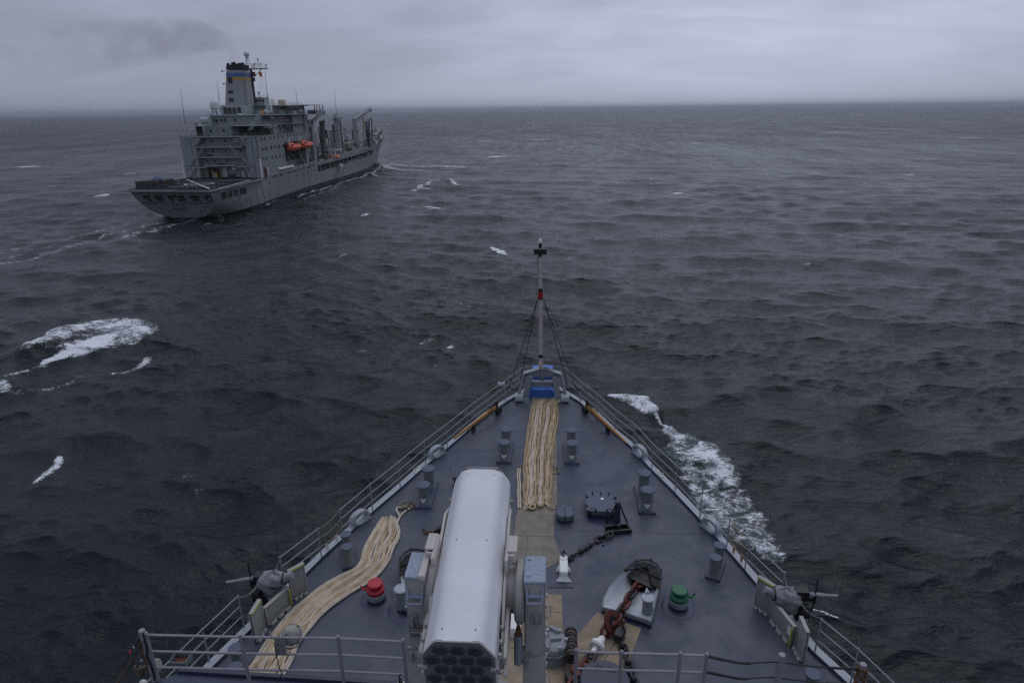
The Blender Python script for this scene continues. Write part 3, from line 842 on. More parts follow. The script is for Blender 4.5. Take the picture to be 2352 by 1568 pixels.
# blue-grey plates under the tie-down points
MB().slab([(q.x, q.y) for q in (D(c1_(1165, 925)), D(c1_(1340, 925)), D(c1_(1338, 798)), D(c1_(1165, 798)))], DK + .002, DK + .02).build('doubler_plate', M['deck2'], deck_o)
MB().slab([(q.x, q.y) for q in (D(c2_(273, 345)), D(c2_(440, 395)), D(c2_(440, 300)), D(c2_(290, 300)))], DK + .001, DK + .007).build('doubler_plate', M['deck2'], deck_o)
MB().slab([(q.x, q.y) for q in (D(c2_(438, 410)), D(c2_(580, 400)), D(c2_(580, 325)), D(c2_(455, 335)))], DK + .002, DK + .012).build('doubler_plate', M['deck2'], deck_o)

# ------------------------------------------------------------------ bitts
def make_bitts(W_, L_, r, gap, h, mark=True):
    t = thing('mooring_bitts', 'x', 'bitts', (0, 0, DK), 0, 'mooring bitts on the foredeck')
    MB().bbox((0, 0, 0.055), (W_, L_, 0.11), 0.03).build('base_plate', M['deck2'], t)
    MB().bbox((0, 0, 0.006), (W_ + .16, L_ + .18, 0.012), 0.005).build('base_weld', M['deck'], t)
    for y in (-gap / 2, gap / 2):
        p = MB().lathe([(r * 1.12, 0.11), (r * 1.0, 0.15), (r * .95, 0.30), (r * .98, h)], 28).build('bollard', M['bitt'], t, loc=(0, y, 0))
        MB().lathe([(r, h), (r * 1.27, h + .012), (r * 1.27, h + .045), (r * 1.2, h + .056), (0.001, h + .06)], 28).build('bollard_cap', M['bittcap'], p)
        if mark and y < 0:
            q = MB()
            pts = [(r * 1.03 * math.cos(R(a)), r * 1.03 * math.sin(R(a))) for a in range(-130, -49, 8)]
            n = len(pts)
            vs = [(x, y_, 0.36) for x, y_ in pts] + [(x, y_, 0.36 - .16 * math.sin(math.pi * i / (n - 1))) for i, (x, y_) in enumerate(pts)]
            q.add(vs, [(i, i + 1, n + i + 1, n + i) for i in range(n - 1)]).build('white_mark', M['white'], p)
    return t
bg_ = make_bitts(.62, 1.75, .20, 1.10, .80); bs_ = make_bitts(.46, .98, .145, .64, .72, False)
used_ = {}
def capc(p): return dk(p, .80)
for big, p, rz, lab in ((1, (-1.55, 23.15), 0.0, 'twin grey bitts left of the central rope near the bow'), (1, (1.20, 23.2), 0.0, 'twin grey bitts right of the central rope near the bow'),
             (1, (-4.25, 19.92), R(1), 'twin bitts by the knotted end of the left rope'), (1, (3.80, 19.97), R(-2), 'twin bitts on the right, beyond the square hatch'),
             (0, (-6.10, 16.25), R(21), 'twin bitts between the pale left rope and the port rail'), (0, (5.47, 16.28), R(-25), 'twin bitts beside the green vent near the starboard rail'),
             (0, tuple((capc(c3_(255, 1275)) + capc(c3_(125, 1400))) / 2)[:2], R(24), 'twin bitts behind the near left railing'),
             (0, tuple(capc(cR_(1372, 1465)) + Vector((-.12, -.28, 0)))[:2], R(-24), 'twin bitts at the bottom right corner behind the wire lifeline')):
    src = bg_ if big else bs_
    o = src if not used_.get(big) else dup_tree(src)
    used_[big] = 1
    o.location = (p[0], p[1], DK); o.rotation_euler.z = rz; o['label'] = lab

# ------------------------------------------------------------------ guard rails
HR = (1.07, 0.72, 0.38)
def guard_rail(name, pts, label, grp=None, sag=(), lean=0.03, skip=(), r=0.022, rr=0.017, heights=HR, mm='rail', z=DK + 0.10, chainidx=(), knob=0.03):
    t = thing(name, label, 'guard rail', (pts[0][0], pts[0][1], z), 0, grp)
    o = Vector((pts[0][0], pts[0][1], z))
    for i, p in enumerate(pts):
        b = Vector((p[0], p[1], z)) - o
        MB().cyl(b, b + Vector((0, 0, heights[0])), r, r * .9, 8).sphere(b + Vector((0, 0, heights[0] + .01)), knob, 8).build('stanchion', M[mm], t)
    for h in heights:
        for i in range(len(pts) - 1):
            if i in skip: continue
            a = Vector((pts[i][0], pts[i][1], z + h)) - o; b = Vector((pts[i + 1][0], pts[i + 1][1], z + h)) - o
            if i in sag:
                P = [a.lerp(b, k / 10) + Vector((0, 0, -0.09 * math.sin(math.pi * k / 10))) for k in range(11)]
                MB().tube(P, 0.011, 6).build('lifeline_rope', M['ropeg'], t)
            elif i in chainidx:
                if h == heights[0]:
                    P = [a.lerp(b, k / 14) + Vector((0, 0, -0.14 * math.sin(math.pi * k / 14))) for k in range(15)]
                    MB().tube(P, 0.014, 5).build('safety_chain', M['steel'], t)
            else:
                MB().tube([a, b], rr, 7).build('rail', M[mm], t)
    return t
def mp_(L_): return [tuple(dk(p, 0.10))[:2] for p in L_]
PL = mp_([c4_(1230, 350), c4_(1053, 490), c4_(872, 645), c4_(678, 800), c4_(450, 1000), c4_(203, 1210), c3_(1120, 315), c3_(935, 485)])
bowL = tuple(dk(cj2_(590, 700), 0.1))[:2]; bowR = tuple(dk(cj2_(1720, 720), .1))[:2]
b2L = tuple(dk(cj2_(140, 1050), 0.1))[:2]; b2R = tuple(dk(cj2_(2115, 990), 0.1))[:2]
guard_rail('guard_rail', [bowL, b2L] + PL + [(-7.62, 14.85)], 'three bar grey guard rail along the port deck edge up to the bow', 'foredeck guard rails', sag=(8,))
guard_rail('guard_rail', [(-8.12, 13.25), (-8.48, 12.05), (-8.95, 10.4), (-9.75, 7.0)], 'short run of grey guard rail aft of the port gun', 'foredeck guard rails')
PR = mp_([cr_(45, 210), cr_(175, 315), cr_(310, 445), cr_(455, 560), cr_(602, 730), cr_(785, 910), cr_(978, 1115), cr_(1188, 1345), cR_(695, 430)])
guard_rail('guard_rail', [bowR] + PR + [(6.95, 14.9)], 'three bar grey guard rail along the starboard deck edge up to the bow', 'foredeck guard rails', sag=(8,))
guard_rail('guard_rail', [tuple(dk(cR_(1390, 1250), .1))[:2], tuple(dk(cR_(1745, 1560), .1))[:2], (8.55, 10.4), (9.4, 7.0)], 'grey guard rail aft of the starboard gun', 'foredeck guard rails')
# rails across the stem
bt = thing('bow_rail', 'light bow rails meeting behind the jackstaff foot', 'guard rail', (0, 29.6, DK))
for h in HR:
    MB().tube([(bowL[0], bowL[1] - 29.6, h + .1), (-.55, .45, h + .06), (0, .62, h + .05), (.55, .45, h + .06), (bowR[0], bowR[1] - 29.6, h + .1)], 0.015, 7).build('rail', M['rail'], bt)
# chains from the gaps to the guns
for a, b, lab in (((-7.62, 14.85), (-7.75, 14.3), 'short safety chain in front of the port gun'), ((-8.12, 13.25), (-7.9, 13.95), 'sagging safety chain behind the port gun'),
                  ((6.95, 14.9), (7.0, 14.5), 'short safety chain in front of the starboard gun'), ((7.3, 13.3), (7.1, 14.05), 'sagging safety chain behind the starboard gun')):
    mb = MB(); A = Vector((a[0], a[1], DK + 1.12)); B = Vector((b[0], b[1], DK + 0.95))
    P = [A.lerp(B, k / 12) + Vector((0, 0, -0.12 * math.sin(math.pi * k / 12))) for k in range(13)]
    for k in range(12):
        d = (P[k + 1] - P[k]); m_ = (P[k] + P[k + 1]) / 2
        q = d.to_track_quat('X', 'Z').to_matrix().to_4x4()
        MM = Matrix.Translation(m_) @ q @ Matrix.Rotation(R(90 * (k % 2)), 4, 'X')
        mb.tube([MM @ Vector((0.038 * math.cos(R(a_)), 0.018 * math.sin(R(a_)), 0)) for a_ in range(0, 360, 45)], 0.006, 4, closed=True)
    tag(mb.build('safety_chain', M['steel']), lab, 'chain', 'safety chains by the guns')

# ------------------------------------------------------------------ panama fairleads
def fairlead(p, ang, label, base, sc=1.0):
    t = thing('fairlead', label, 'fairlead', (p.x, p.y, DK + 0.02), ang, 'oval fairleads on the deck edge')
    outer = []
    for i in range(25):
        a = R(-10 + 200 * i / 24); outer.append((0.47 * math.cos(a), 0.30 + 0.33 * math.sin(a)))
    outer = [(0.60, 0.0), (0.52, 0.12)] + outer + [(-0.52, 0.12), (-0.60, 0.0)]
    hole = [(0.33 * math.cos(R(a)), 0.31 + 0.205 * math.sin(R(a))) for a in range(0, 360, 15)]
    mx_ = Matrix.Rotation(R(90), 4, 'X')
    MB().plate(outer, [hole], 0.26, mx_ @ Matrix.Translation((0, 0, -0.13))).build('frame', M['trim'], t)
    rings = []
    for zz, e in ((-.15, .05), (-.13, .015), (0, -.02), (.13, .015), (.15, .05)):
        rings.append([mx_ @ Vector(((0.33 + e) * math.cos(R(a)), 0.31 + (0.205 + e) * math.sin(R(a)), zz)) for a in range(0, 360, 15)])
    MB().loft(rings).build('lip', M['trim'], t)
    t.scale = (sc, sc, sc)
    return t
def edge_dir(side, y):
    E = LE if side < 0 else RE
    x0 = np.interp(y - .5, [p[1] for p in E[::-1]], [p[0] for p in E[::-1]]); x1 = np.interp(y + .5, [p[1] for p in E[::-1]], [p[0] for p in E[::-1]])
    return math.atan2(1.0, x1 - x0), np.interp(y, [p[1] for p in E[::-1]], [p[0] for p in E[::-1]])
for side, px, lab in ((-1, c4_(820, 735), 'oval fairlead on the port edge nearer the bow'), (-1, c4_(80, 1330), 'oval fairlead on the port edge near the pale rope'),
                      (1, cr_(505, 640), 'oval fairlead on the starboard edge nearer the bow'), (1, cr_(1085, 1230), 'oval fairlead on the starboard edge beside the far foam')):
    w = dk(px); a, ex = edge_dir(side, w.y)
    fairlead(Vector((ex - side * 0.16, w.y, 0)), a - side * R(-13), lab, None, 0.80)

# small horn cleats
def cleat(p, ang, label):
    t = thing('cleat', label, 'cleat', (p.x, p.y, DK + 0.10), ang, 'white horn cleats on the deck edge')
    MB().bbox((0, 0, .02), (.30, .12, .04), .01).build('foot', M['white'], t)
    MB().tube([(-.05, 0, .02), (-.06, 0, .10), (-.12, 0, .17), (-.20, 0, .20)], [.035, .03, .026, .012], 8).tube([(.05, 0, .02), (.07, 0, .10), (.13, 0, .14), (.18, 0, .15)], [.035, .03, .026, .012], 8).build('horn', M['white'], t)
for side, px, lab in ((-1, c4_(605, 860), 'white horn cleat on the port edge beside twin bitts'), (-1, c4_(162, 1242), 'white horn cleat forward of the aft port fairlead'),
                      (1, cr_(657, 785), 'white horn cleat aft of the forward starboard fairlead'), (1, cr_(1003, 1140), 'white horn cleat forward of the aft starboard fairlead')):
    w = dk(px, .1); a, ex = edge_dir(side, w.y); cleat(Vector((ex - side * .12, w.y, 0)), a, lab)
for i, (side, px, lab) in enumerate(((-1, c3_(1066, 345), 'cream upright tab on the port edge, forward one of two'), (-1, c3_(987, 418), 'cream upright tab on the port edge, aft one of two'),
                      (1, cr_(1228, 1385), 'rusty upright tab on the starboard edge, forward one of two'), (1, cr_(1295, 1455), 'rusty upright tab on the starboard edge, aft one of two'))):
    w = dk(px, .1); a, ex = edge_dir(side, w.y)
    mb = MB().plate(rrect(.09, .24, .04, 0, .12), [[(0.018 * math.cos(R(q)), .19 + .018 * math.sin(R(q))) for q in range(0, 360, 45)]], .025, Matrix.Rotation(R(90), 4, 'X'))
    o = mb.build('pad_eye', M['white'] if side < 0 else M['ochre'], loc=(ex - side * .1, w.y, DK + .10)); o.rotation_euler.z = a
    tag(o, lab, 'pad eye', 'upright pad eyes on the deck edge')

# ================================================================== ROPES
def faked_rope(name, label, Lp, Rp, n, r, mats, top_lean, endloops=True, wig=0.018, sub=7, botloops=True, toplift=0.10):
    """one rope laid up and down in lanes between a left and a right guide; each bight is a part"""
    Ls = smoothpath(Lp, sub); Rs = smoothpath(Rp, sub); m = len(Ls)
    t = thing(name, label, 'rope', (Ls[m // 2].x, Ls[m // 2].y, DK)); o = t.location.copy()
    ph = [rnd.uniform(0, 6.28) for _ in range(n)]; ph2 = [rnd.uniform(0, 6.28) for _ in range(n)]
    def lane(i):
        out_ = []
        f = (i + .5) / n
        for k in range(m):
            w = (Rs[k] - Ls[k]).length
            d = (Rs[k] - Ls[k]) / w
            s = k * 0.28
            off = wig * (math.sin(s * 0.9 + ph[i]) + .6 * math.sin(s * 2.3 + ph2[i]) + 1.2 * math.sin(s * .7))
            p = Ls[k].lerp(Rs[k], f) + d * off
            p = Vector((p.x, p.y, DK + 0.016 + r + 0.008 * math.sin(s * 1.7 + ph2[i])))
            out_.append(p)
        return out_
    lanes = [lane(i) for i in range(n)]
    for i in range(0, n, 2):
        a = lanes[i]; path = list(a[::-1])
        if i + 1 < n:
            b = lanes[i + 1]
            tdir = (a[0] - a[1]).normalized(); sdir = (b[0] - a[0]).normalized()
            ext = rnd.uniform(.22, .42) * top_lean[1] ; side = top_lean[0] + rnd.uniform(-.05, .1)
            A0, B0 = a[0], b[0]; up = Vector((0, 0, toplift * rnd.uniform(.6, 1.6)))
            for q in (0.35, 0.7, 0.93):
                path.append(A0 + tdir * ext * q + sdir * side * q ** 1.5 + up * q)
            c_ = A0.lerp(B0, .5) + tdir * (ext + r * 1.2) + sdir * side + up * 1.05
            path.append(c_)
            for q in (0.93, 0.7, 0.35):
                path.append(B0 + tdir * ext * q + sdir * (side * q ** 1.5) + up * q * .8)
            path += b
        mt = mats[rnd.randrange(len(mats))]
        P = [p - o for p in path]
        rr = [r * (1 + .05 * math.sin(k * 1.3)) for k in range(len(P))]
        MB().tube(P, rr, 8).build('rope_bight', mt, t)
    if botloops:
        for i in range(1, n - 1, 2):
            a, b = lanes[i][-1], lanes[i + 1][-1]
            td = (lanes[i][-1] - lanes[i][-2]).normalized(); sd_ = (b - a).normalized()
            ext = rnd.uniform(.03, .20); sw = rnd.uniform(-.18, .18)
            P = [a, a + td * ext * .7 + sd_ * sw * .5, a + td * (ext + .12) + sd_ * (sw - .05), a.lerp(b, .5) + td * (ext + .19) + sd_ * sw, b + td * (ext + .12) + sd_ * (sw + .05), b + td * ext * .7 + sd_ * sw * .5, b]
            P = smoothpath([p + Vector((0, 0, .012 * (i % 3) + (.035 if 0 < j < 6 else 0))) - o for j, p in enumerate(P)], 4)
            MB().tube(P, r * .98, 8).build('rope_loop', mats[rnd.randrange(len(mats))], t)
    return t
ct = [dk(cm_(x, y)) for x, y in ((592, 205), (560, 340), (535, 520), (515, 680), (503, 830), (505, 960), (490, 1080), (500, 1180), (505, 1235))]
cr2 = [dk(cm_(x, y)) for x, y in ((858, 190), (870, 310), (848, 480), (838, 620), (842, 760), (800, 930), (800, 1080), (800, 1160), (800, 1215))]
cr2 = [dk(cm_(x, y)) for x, y in ((862, 190), (868, 310), (845, 480), (835, 620), (815, 760), (805, 930), (797, 1080), (796, 1160), (798, 1215))]
faked_rope('mooring_rope', 'wide mat of tan mooring rope faked down the centre of the foredeck', ct, cr2, 18, 0.037, [M['rope'], M['rope'], M['ropew'], M['ropeg']], (0.14, 1.0))
# eye ends and light line
et = thing('messenger_line', 'doubled pale rope ends beside the aft left side of the central rope mat', 'rope', (0, 0, 0))
for dx in (0, 22):
    MB().tube(smoothpath([dk(cm_(452 + dx, 840), .04), dk(cm_(444 + dx, 930), .05), dk(cm_(452 + dx, 1010), .05), dk(cm_(448 + dx, 1100), .05), dk(cm_(454 + dx, 1180), .05), dk(cm_(452 + dx, 1255), .05)], 5), .033, 8).build('rope_end', M['ropew'], et)
MB().tube([dk(cm_(455, 832), .05), dk(cm_(475, 828), .05), dk(cm_(492, 832), .05)], .045, 8).build('seizing', M['seize'], et)
et = thing('heaving_line', 'small coil of thin line on the right edge of the central rope mat', 'rope', (0, 0, 0))
cc = dk(cm_(840, 880), .03)
for k in range(4):
    MB().tube([cc + Vector((.145 * math.cos(R(a)) * (1 + .05 * k), .145 * math.sin(R(a)), .01 * k)) for a in range(0, 360, 24)], .009, 5, closed=True).build('coil_turn', M['ropeg'], et)
MB().sphere(dk(cm_(815, 830), .05), .055, 8, sq=(1, 1.4, .9)).sphere(dk(cm_(852, 832), .05), .05, 8, sq=(1, 1.4, .9)).build('knot', M['seize'], et)
lp = [dk(c3_(x, y)) for x, y in ((1425, 205), (1350, 300), (1292, 430), (1240, 585), (1020, 690), (830, 820), (640, 990), (480, 1200), (345, 1400), (255, 1520), (190, 1640))]
rp = [dk(c3_(x, y)) for x, y in ((1585, 205), (1612, 285), (1560, 410), (1520, 535), (1415, 680), (1255, 775), (1085, 875), (925, 1015), (810, 1160), (710, 1340), (610, 1520), )]
rp[-1] = dk(c3_(545, 1640)); rp[-2] = dk(c3_(665, 1430)); rp[-3] = dk(c3_(760, 1245)); rp[-4] = dk(c3_(880, 1070)); rp[-5] = dk(c3_(1030, 915)); rp[-6] = dk(c3_(1200, 800))
faked_rope('mooring_rope', 'long curving band of pale rope faked down the left side of the foredeck', lp, rp, 14, 0.040, [M['ropew'], M['ropew'], M['rope'], M['ropew']], (0.05, 0.8), botloops=False, toplift=.04)
kt = thing('messenger_line', 'knotted pale rope tails leading from the left rope to twin bitts', 'rope', (0, 0, 0))
MB().tube(smoothpath([dk(c3_(*p), .05) for p in ((1585, 250), (1580, 195), (1615, 130), (1665, 85), (1720, 55))], 5), .04, 8).build('rope_end', M['ropew'], kt)
MB().tube(smoothpath([dk(c3_(*p), .05) for p in ((1578, 200), (1605, 140), (1580, 90), (1590, 62), (1630, 65))], 5), .04, 8).build('rope_end', M['ropew'], kt)
for k, p in enumerate(((1640, 62), (1655, 75), (1670, 52), (1690, 40), (1700, 60), (1715, 30), (1722, 48))):
    w = dk(c3_(*p), .08); a = rnd.uniform(0, 3)
    MB().tube([w + Vector((.08 * math.cos(R(q)) * math.cos(a), .08 * math.cos(R(q)) * math.sin(a) , .06 * math.sin(R(q)))) for q in range(0, 360, 30)], .026, 6, closed=True).build('knot', M['seize' if k % 2 else 'ropeg'], kt)
MB().tube(smoothpath([dk(c3_(*p), .05) for p in ((1640, 55), (1610, 30), (1600, 40), (1625, 10), (1655, 20), (1650, 0), (1700, 8), (1730, 5))], 5), .011, 5).build('thin_line', M['ropeg'], kt)
MB().lathe([(.055, -.02), (.06, 0), (.055, .02)], 10, dk(c3_(1580, 200), .04)).build('seizing', M['seize'], kt)

# ================================================================== BOOMS on deck edges
def boom(a, b, wa, label, rust, wheel=1):
    t = thing('stowed_boom', label, 'boom', (a.x, a.y, DK), 0, 'ochre booms stowed along the deck edge'); o = Vector((a.x, a.y, DK))
    d = (b - a); L = d.length; ang = math.atan2(d.y, d.x)
    MM = Matrix.Translation((0, 0, .40)) @ Matrix.Rotation(ang, 4, 'Z')
    mb = MB(); n = 9
    rings = []
    for i in range(n):
        s = i / (n - 1); w = wa * (1 - .55 * s); x = L * s
        rings.append([MM @ Vector((x, sy * w / 2, sz * w * .6)) for sy, sz in ((-1, -1), (1, -1), (1, 1), (-1, 1))])
    mb.loft(rings, smooth=False, caps=True).build('spar', M['ochre'], t)
    for s in (0.17, .22):
        MB().box((L * s, 0, .4), (.05, wa * 1.12, wa * 1.3), 0, Matrix.Rotation(ang, 4, 'Z')).build('band', M['rustm'] if rust else M['ochre'], t)
    for s in (0.02, 0.55, 0.60):
        p = Vector((math.cos(ang), math.sin(ang), 0)) * L * s
        MB().cyl(p + Vector((0, 0, 0)), p + Vector((0, 0, .36)), .045, None, 8).build('support', M['black'], t)
    w = Vector((math.cos(ang + R(90)), math.sin(ang + R(90)), 0)) * wheel
    c = Vector((0, 0, .20)) + w * 0.05
    MB().cyl(c - w * .06, c + w * .14, .17, None, 16).build('wheel', M['rubber'], t)
    MB().box((0.0, 0, .55), (.10, .08, .42), ang, Matrix.Rotation(R(12), 4, 'X')).build('claw', M['black'], t)
    for k in range(4):
        MB().box((0.12 + .14 * k, 0, .58), (.07, .09, .08), 0, Matrix.Rotation(ang, 4, 'Z')).build('clamp', M['black'], t)
    return t
pa, pb = dk(c4_(1318, 345)), dk(c4_(935, 640)); boom(pa, pb, .135, 'rust stained ochre boom along the port edge, black wheel at its bow end', True, wheel=1)
pa, pb = dk(cm_(1165, 265)), dk(cr_(392, 590)); boom(pa, pb, .145, 'bright ochre boom along the starboard edge, black wheel at its bow end', False, wheel=-1)

# ================================================================== JACKSTAFF, its frame and the blue covers
jx, jy = -0.17, 28.6
jt = thing('jackstaff', 'tall pale jackstaff at the bow with red collar and black cross top', 'flagstaff', (jx, jy, DK)); jo = Vector((jx, jy, DK))
def J(pt, y=jy): return ony(pt, y) - jo
zt = ony((1243, 590), jy).z - DK
zb = 1.62
tl = -0.06
def jp(z): return Vector((tl * (z - zb) / (zt - zb), 0, z))
zr0, zr1 = ony(cj_(600, 555), jy).z - DK, ony(cj_(600, 495), jy).z - DK
MB().cyl(jp(zb), jp(zr0), .105, .098, 16).cyl(jp(zr1), jp(zt), .098, .088, 16).build('pole', mat('pale_staff', (0.47, 0.44, 0.42), 0.6, 0.12, 4, 0.5, 60), jt)
MB().cyl(jp(zr0 - .02), jp(zr0 + .06), .095, None, 14).cyl(jp(zr1 + .02), jp(zr1 + .22), .101, None, 14).build('black_band', M['black'], jt)
MB().cyl(jp(zb + .55), jp(zb + .72), .110, None, 14).build('black_band', M['black'], jt)
MB().lathe([(.10, zr0 + .06), (.13, zr0 + .12), (.10, zr0 + .3), (.12, zr0 + .4), (.09, zr1)], 10, jp(zr0) * 1 - Vector((0, 0, zr0))).build('red_collar', M['red'], jt)
for sx in (-1, 1): MB().tube([jp(zr0 + .1) + Vector((sx * .11, 0, 0)), jp(zr0 + .02) + Vector((sx * .17, 0, 0)), jp(zr0 - .08) + Vector((sx * .13, 0, 0))], .02, 6).build('stay_ring', M['steel'], jt)
tz = jp(zt)
MB().cyl(tz, tz + Vector((0, 0, .16)), .085, None, 12).build('black_band', M['black'], jt)
zc1 = ony(cj_(600, 128), jy).z - DK
MB().box((tz.x, 0, zc1), (.60, .05, .24)).box((tz.x, 0, zc1), (.05, .50, .24)).build('top_cross', M['black'], jt)
MB().cyl((tz.x, 0, zc1 + .17), (tz.x, 0, zc1 + .40), .07, .08, 12).build('lamp_base', M['black'], jt)
MB().lathe([(.075, zc1 + .40), (.08, zc1 + .44), (.08, zc1 + .55), (.04, zc1 + .61), (.001, zc1 + .62)], 12, (tz.x, 0, 0)).build('lamp_lens', M['white'], jt)
MB().tube([tz + Vector((-.13, 0, 0)), Vector((-.24, 0, zr0 + .2)), Vector((-.20, 0, zr0 - 1.6)), Vector((-.08, -.05, zb + .12))], .012, 5).tube([tz + Vector((-.10, 0, 0)), Vector((-.13, -.05, zr0 - .4)), Vector((-.05, -.05, zb + .2))], .010, 5).build('halyard', M['ropeg'], jt)
MB().sphere((-.03, -.10, zb + .2), .10, 8, sq=(.8, .7, 2.2)).build('halyard_hitch', M['ropew'], jt)
zs = zr0 + .02
for (sx, pt, h) in ((-1, cj_(270, 1455), 0), (-1, cj_(395, 1335), 0.1), (1, cj_(845, 1370), 0.1), (1, cj_(945, 1455), 0)):
    e = dk(pt, h + .05) - jo
    s_ = Vector((sx * .15 + tl * .6, 0, zs - .05))
    MB().tube([s_, s_.lerp(e, .93)], .017, 6).build('stay', M['black'], jt)
    MB().tube([s_.lerp(e, .93), e], .011, 6).cyl(s_.lerp(e, .95), s_.lerp(e, .985), .024, None, 8).build('turnbuckle', M['steel'], jt)

ft = thing('staff_gantry', 'grey welded A frame straddling the bow under the jackstaff', 'frame', (0, 28.5, DK)); fo = Vector((0, 28.5, DK))
cxx = -.09
def F(pt, y): return ony(pt, y) - fo
# cranked head beam
h0 = 1.62; bw = 0.93
beam = [(-bw, 1.20), (bw, 1.20), (bw, 1.36), (.16, 1.62), (-.16, 1.62), (-bw, 1.36)]
MX = Matrix.Translation((cxx, 0.12, 0)) @ Matrix.Rotation(R(90), 4, 'X')
MB().plate(beam, [], .05, MX @ Matrix.Translation((0, 0, -.02))).build('web_plate', M['haze'], ft)
MB().tube([], .1) if False else None
fl = MB()
for x0, z0, x1, z1 in ((-bw, 1.36, -.16, 1.62), (-.16, 1.62, .16, 1.62), (.16, 1.62, bw, 1.36)):
    fl.add([(cxx + x0, -.06, z0), (cxx + x1, -.06, z1), (cxx + x1, .26, z1), (cxx + x0, .26, z0), (cxx + x0, -.06, z0 - .02), (cxx + x1, -.06, z1 - .02), (cxx + x1, .26, z1 - .02), (cxx + x0, .26, z0 - .02)],
           [(0, 1, 2, 3), (4, 7, 6, 5), (0, 4, 5, 1), (1, 5, 6, 2), (2, 6, 7, 3), (3, 7, 4, 0)])
fl.build('top_flange', M['trim'], ft)
MB().box((cxx, .09, 1.19), (2 * bw, .20, .02)).build('bottom_flange', M['haze'], ft)
for sx in (-1, 1):
    MB().tube([(cxx + sx * bw * .96, .1, 1.3), (cxx + sx * (bw + .06), .02, .9), (cxx + sx * (bw + .22), -.18, .32)], .075, 10).build('outer_leg', M['haze'], ft)
    MB().bbox((cxx + sx * (bw + .20), -.25, .22), (.40, .46, .26), .02).build('foot_box', M['trim'], ft)
    for dy in (-.38, -.1): MB().cyl((cxx + sx * (bw + .2), dy, 0), (cxx + sx * (bw + .2), dy, .1), .04, None, 8).build('bolt', M['black'], ft)
    MB().box((cxx + sx * .86, -.10, .55), (.06, .30, 1.15), 0, Matrix.Rotation(-sx * R(13), 4, 'Y')).build('inner_leg', M['haze'], ft)
    MB().box((cxx + sx * .86, -.25, .55), (.26, .04, 1.15), 0, Matrix.Rotation(-sx * R(13), 4, 'Y')).build('inner_leg_flange', M['haze'], ft)
MB().box((cxx, -.12, 1.02), (1.46, .26, .03)).build('lower_flange', M['trim'], ft)
MB().box((cxx, -.12, .90), (1.44, .03, .22)).build('lower_beam', M['haze'], ft)
MB().box((cxx, -.12, .79), (1.50, .26, .02)).build('lower_flange', M['haze'], ft)
for dx in (-.66, 0, .66): MB().cyl((cxx + dx, -.1, 1.03), (cxx + dx, -.1, 1.10), .05, .04, 8).build('bolt', M['black'], ft)
MB().cyl((cxx, .1, .8), (cxx - .02, .1, 1.66), .085, None, 14).build('staff_socket', M['haze'], ft)

def tarp(cx0, cy0, w, d, h, z0, label, seed, name='tarpaulin_cover'):
    r_ = random.Random(seed); nx, ny = 16, 10; mb = MB(); g = []
    for j in range(ny + 1):
        for i in range(nx + 1):
            u, v = i / nx * 2 - 1, j / ny * 2 - 1
            e = max(abs(u), abs(v)) ; k = 1 - max(0, (max(abs(u) ** 3, abs(v) ** 3) - .45)) / .55
            edge = 1.0 if e < .99 else 0.0
            z = z0 + h * (k ** .45 if k > 0 else 0) * (edge if e > .99 else 1) + .018 * math.sin(5 * u + seed) * math.cos(4 * v) + r_.uniform(-.006, .006)
            g.append((cx0 + u * w / 2 * (1 - .05 * (z - z0) / h), cy0 + v * d / 2 * (1 - .05 * (z - z0) / h), z))
    mb.add(g, [(j * (nx + 1) + i, j * (nx + 1) + i + 1, (j + 1) * (nx + 1) + i + 1, (j + 1) * (nx + 1) + i) for j in range(ny) for i in range(nx)], True)
    return tag(mb.build(name, M['blue']), label, 'tarpaulin', 'blue tarpaulin covers at the bow')
tarp(cxx, 28.95, 1.30, .62, .42, DK, 'flat blue tarpaulin cover on deck between the bow frame legs', 2)
tarp(cxx, 29.65, 1.40, .80, 1.25, DK, 'tall blue tarpaulin cover rising behind the jackstaff foot', 5)
# block and sheaves on the port rail near the bow
w = dk(cm_(297, 120), 0); rt = thing('rail_fairlead_block', 'grey pulley block clamped to the port rail near the bow', 'pulley', (w.x - .1, w.y, DK))
MB().cyl((-.12, 0, .78), (.14, 0, .78), .12, None, 16).cyl((-.15, 0, .78), (-.11, 0, .78), .17, None, 16).cyl((.13, 0, .78), (.17, 0, .78), .17, None, 16).build('sheave', M['trim'], rt)
for p in ((-.32, -.05, .70), (.12, .25, .95), (.34, .45, .98)):
    MB().cyl(Vector(p) - Vector((.06, 0, 0)), Vector(p) + Vector((.07, 0, .02)), .085, .06, 10).build('shackle_block', M['rustm'], rt)
for p in ((-.2, -.1), (.2, .05), (.33, .3)):
    MB().cyl((p[0], p[1], 0), (p[0], p[1], .85), .016, None, 6).build('rod', M['rail'], rt)
MB().tube(smoothpath([(.35, .45, .98), (.7, .3, .62), (1.0, .5, .60), (1.25, .8, 1.0), (1.42, .95, 1.35)], 6), .014, 5).tube(smoothpath([(.14, .2, .92), (.5, .2, .5), (.9, .35, .45), (1.2, .7, .8)], 6), .014, 5).build('electric_cable', M['rubber'], rt)

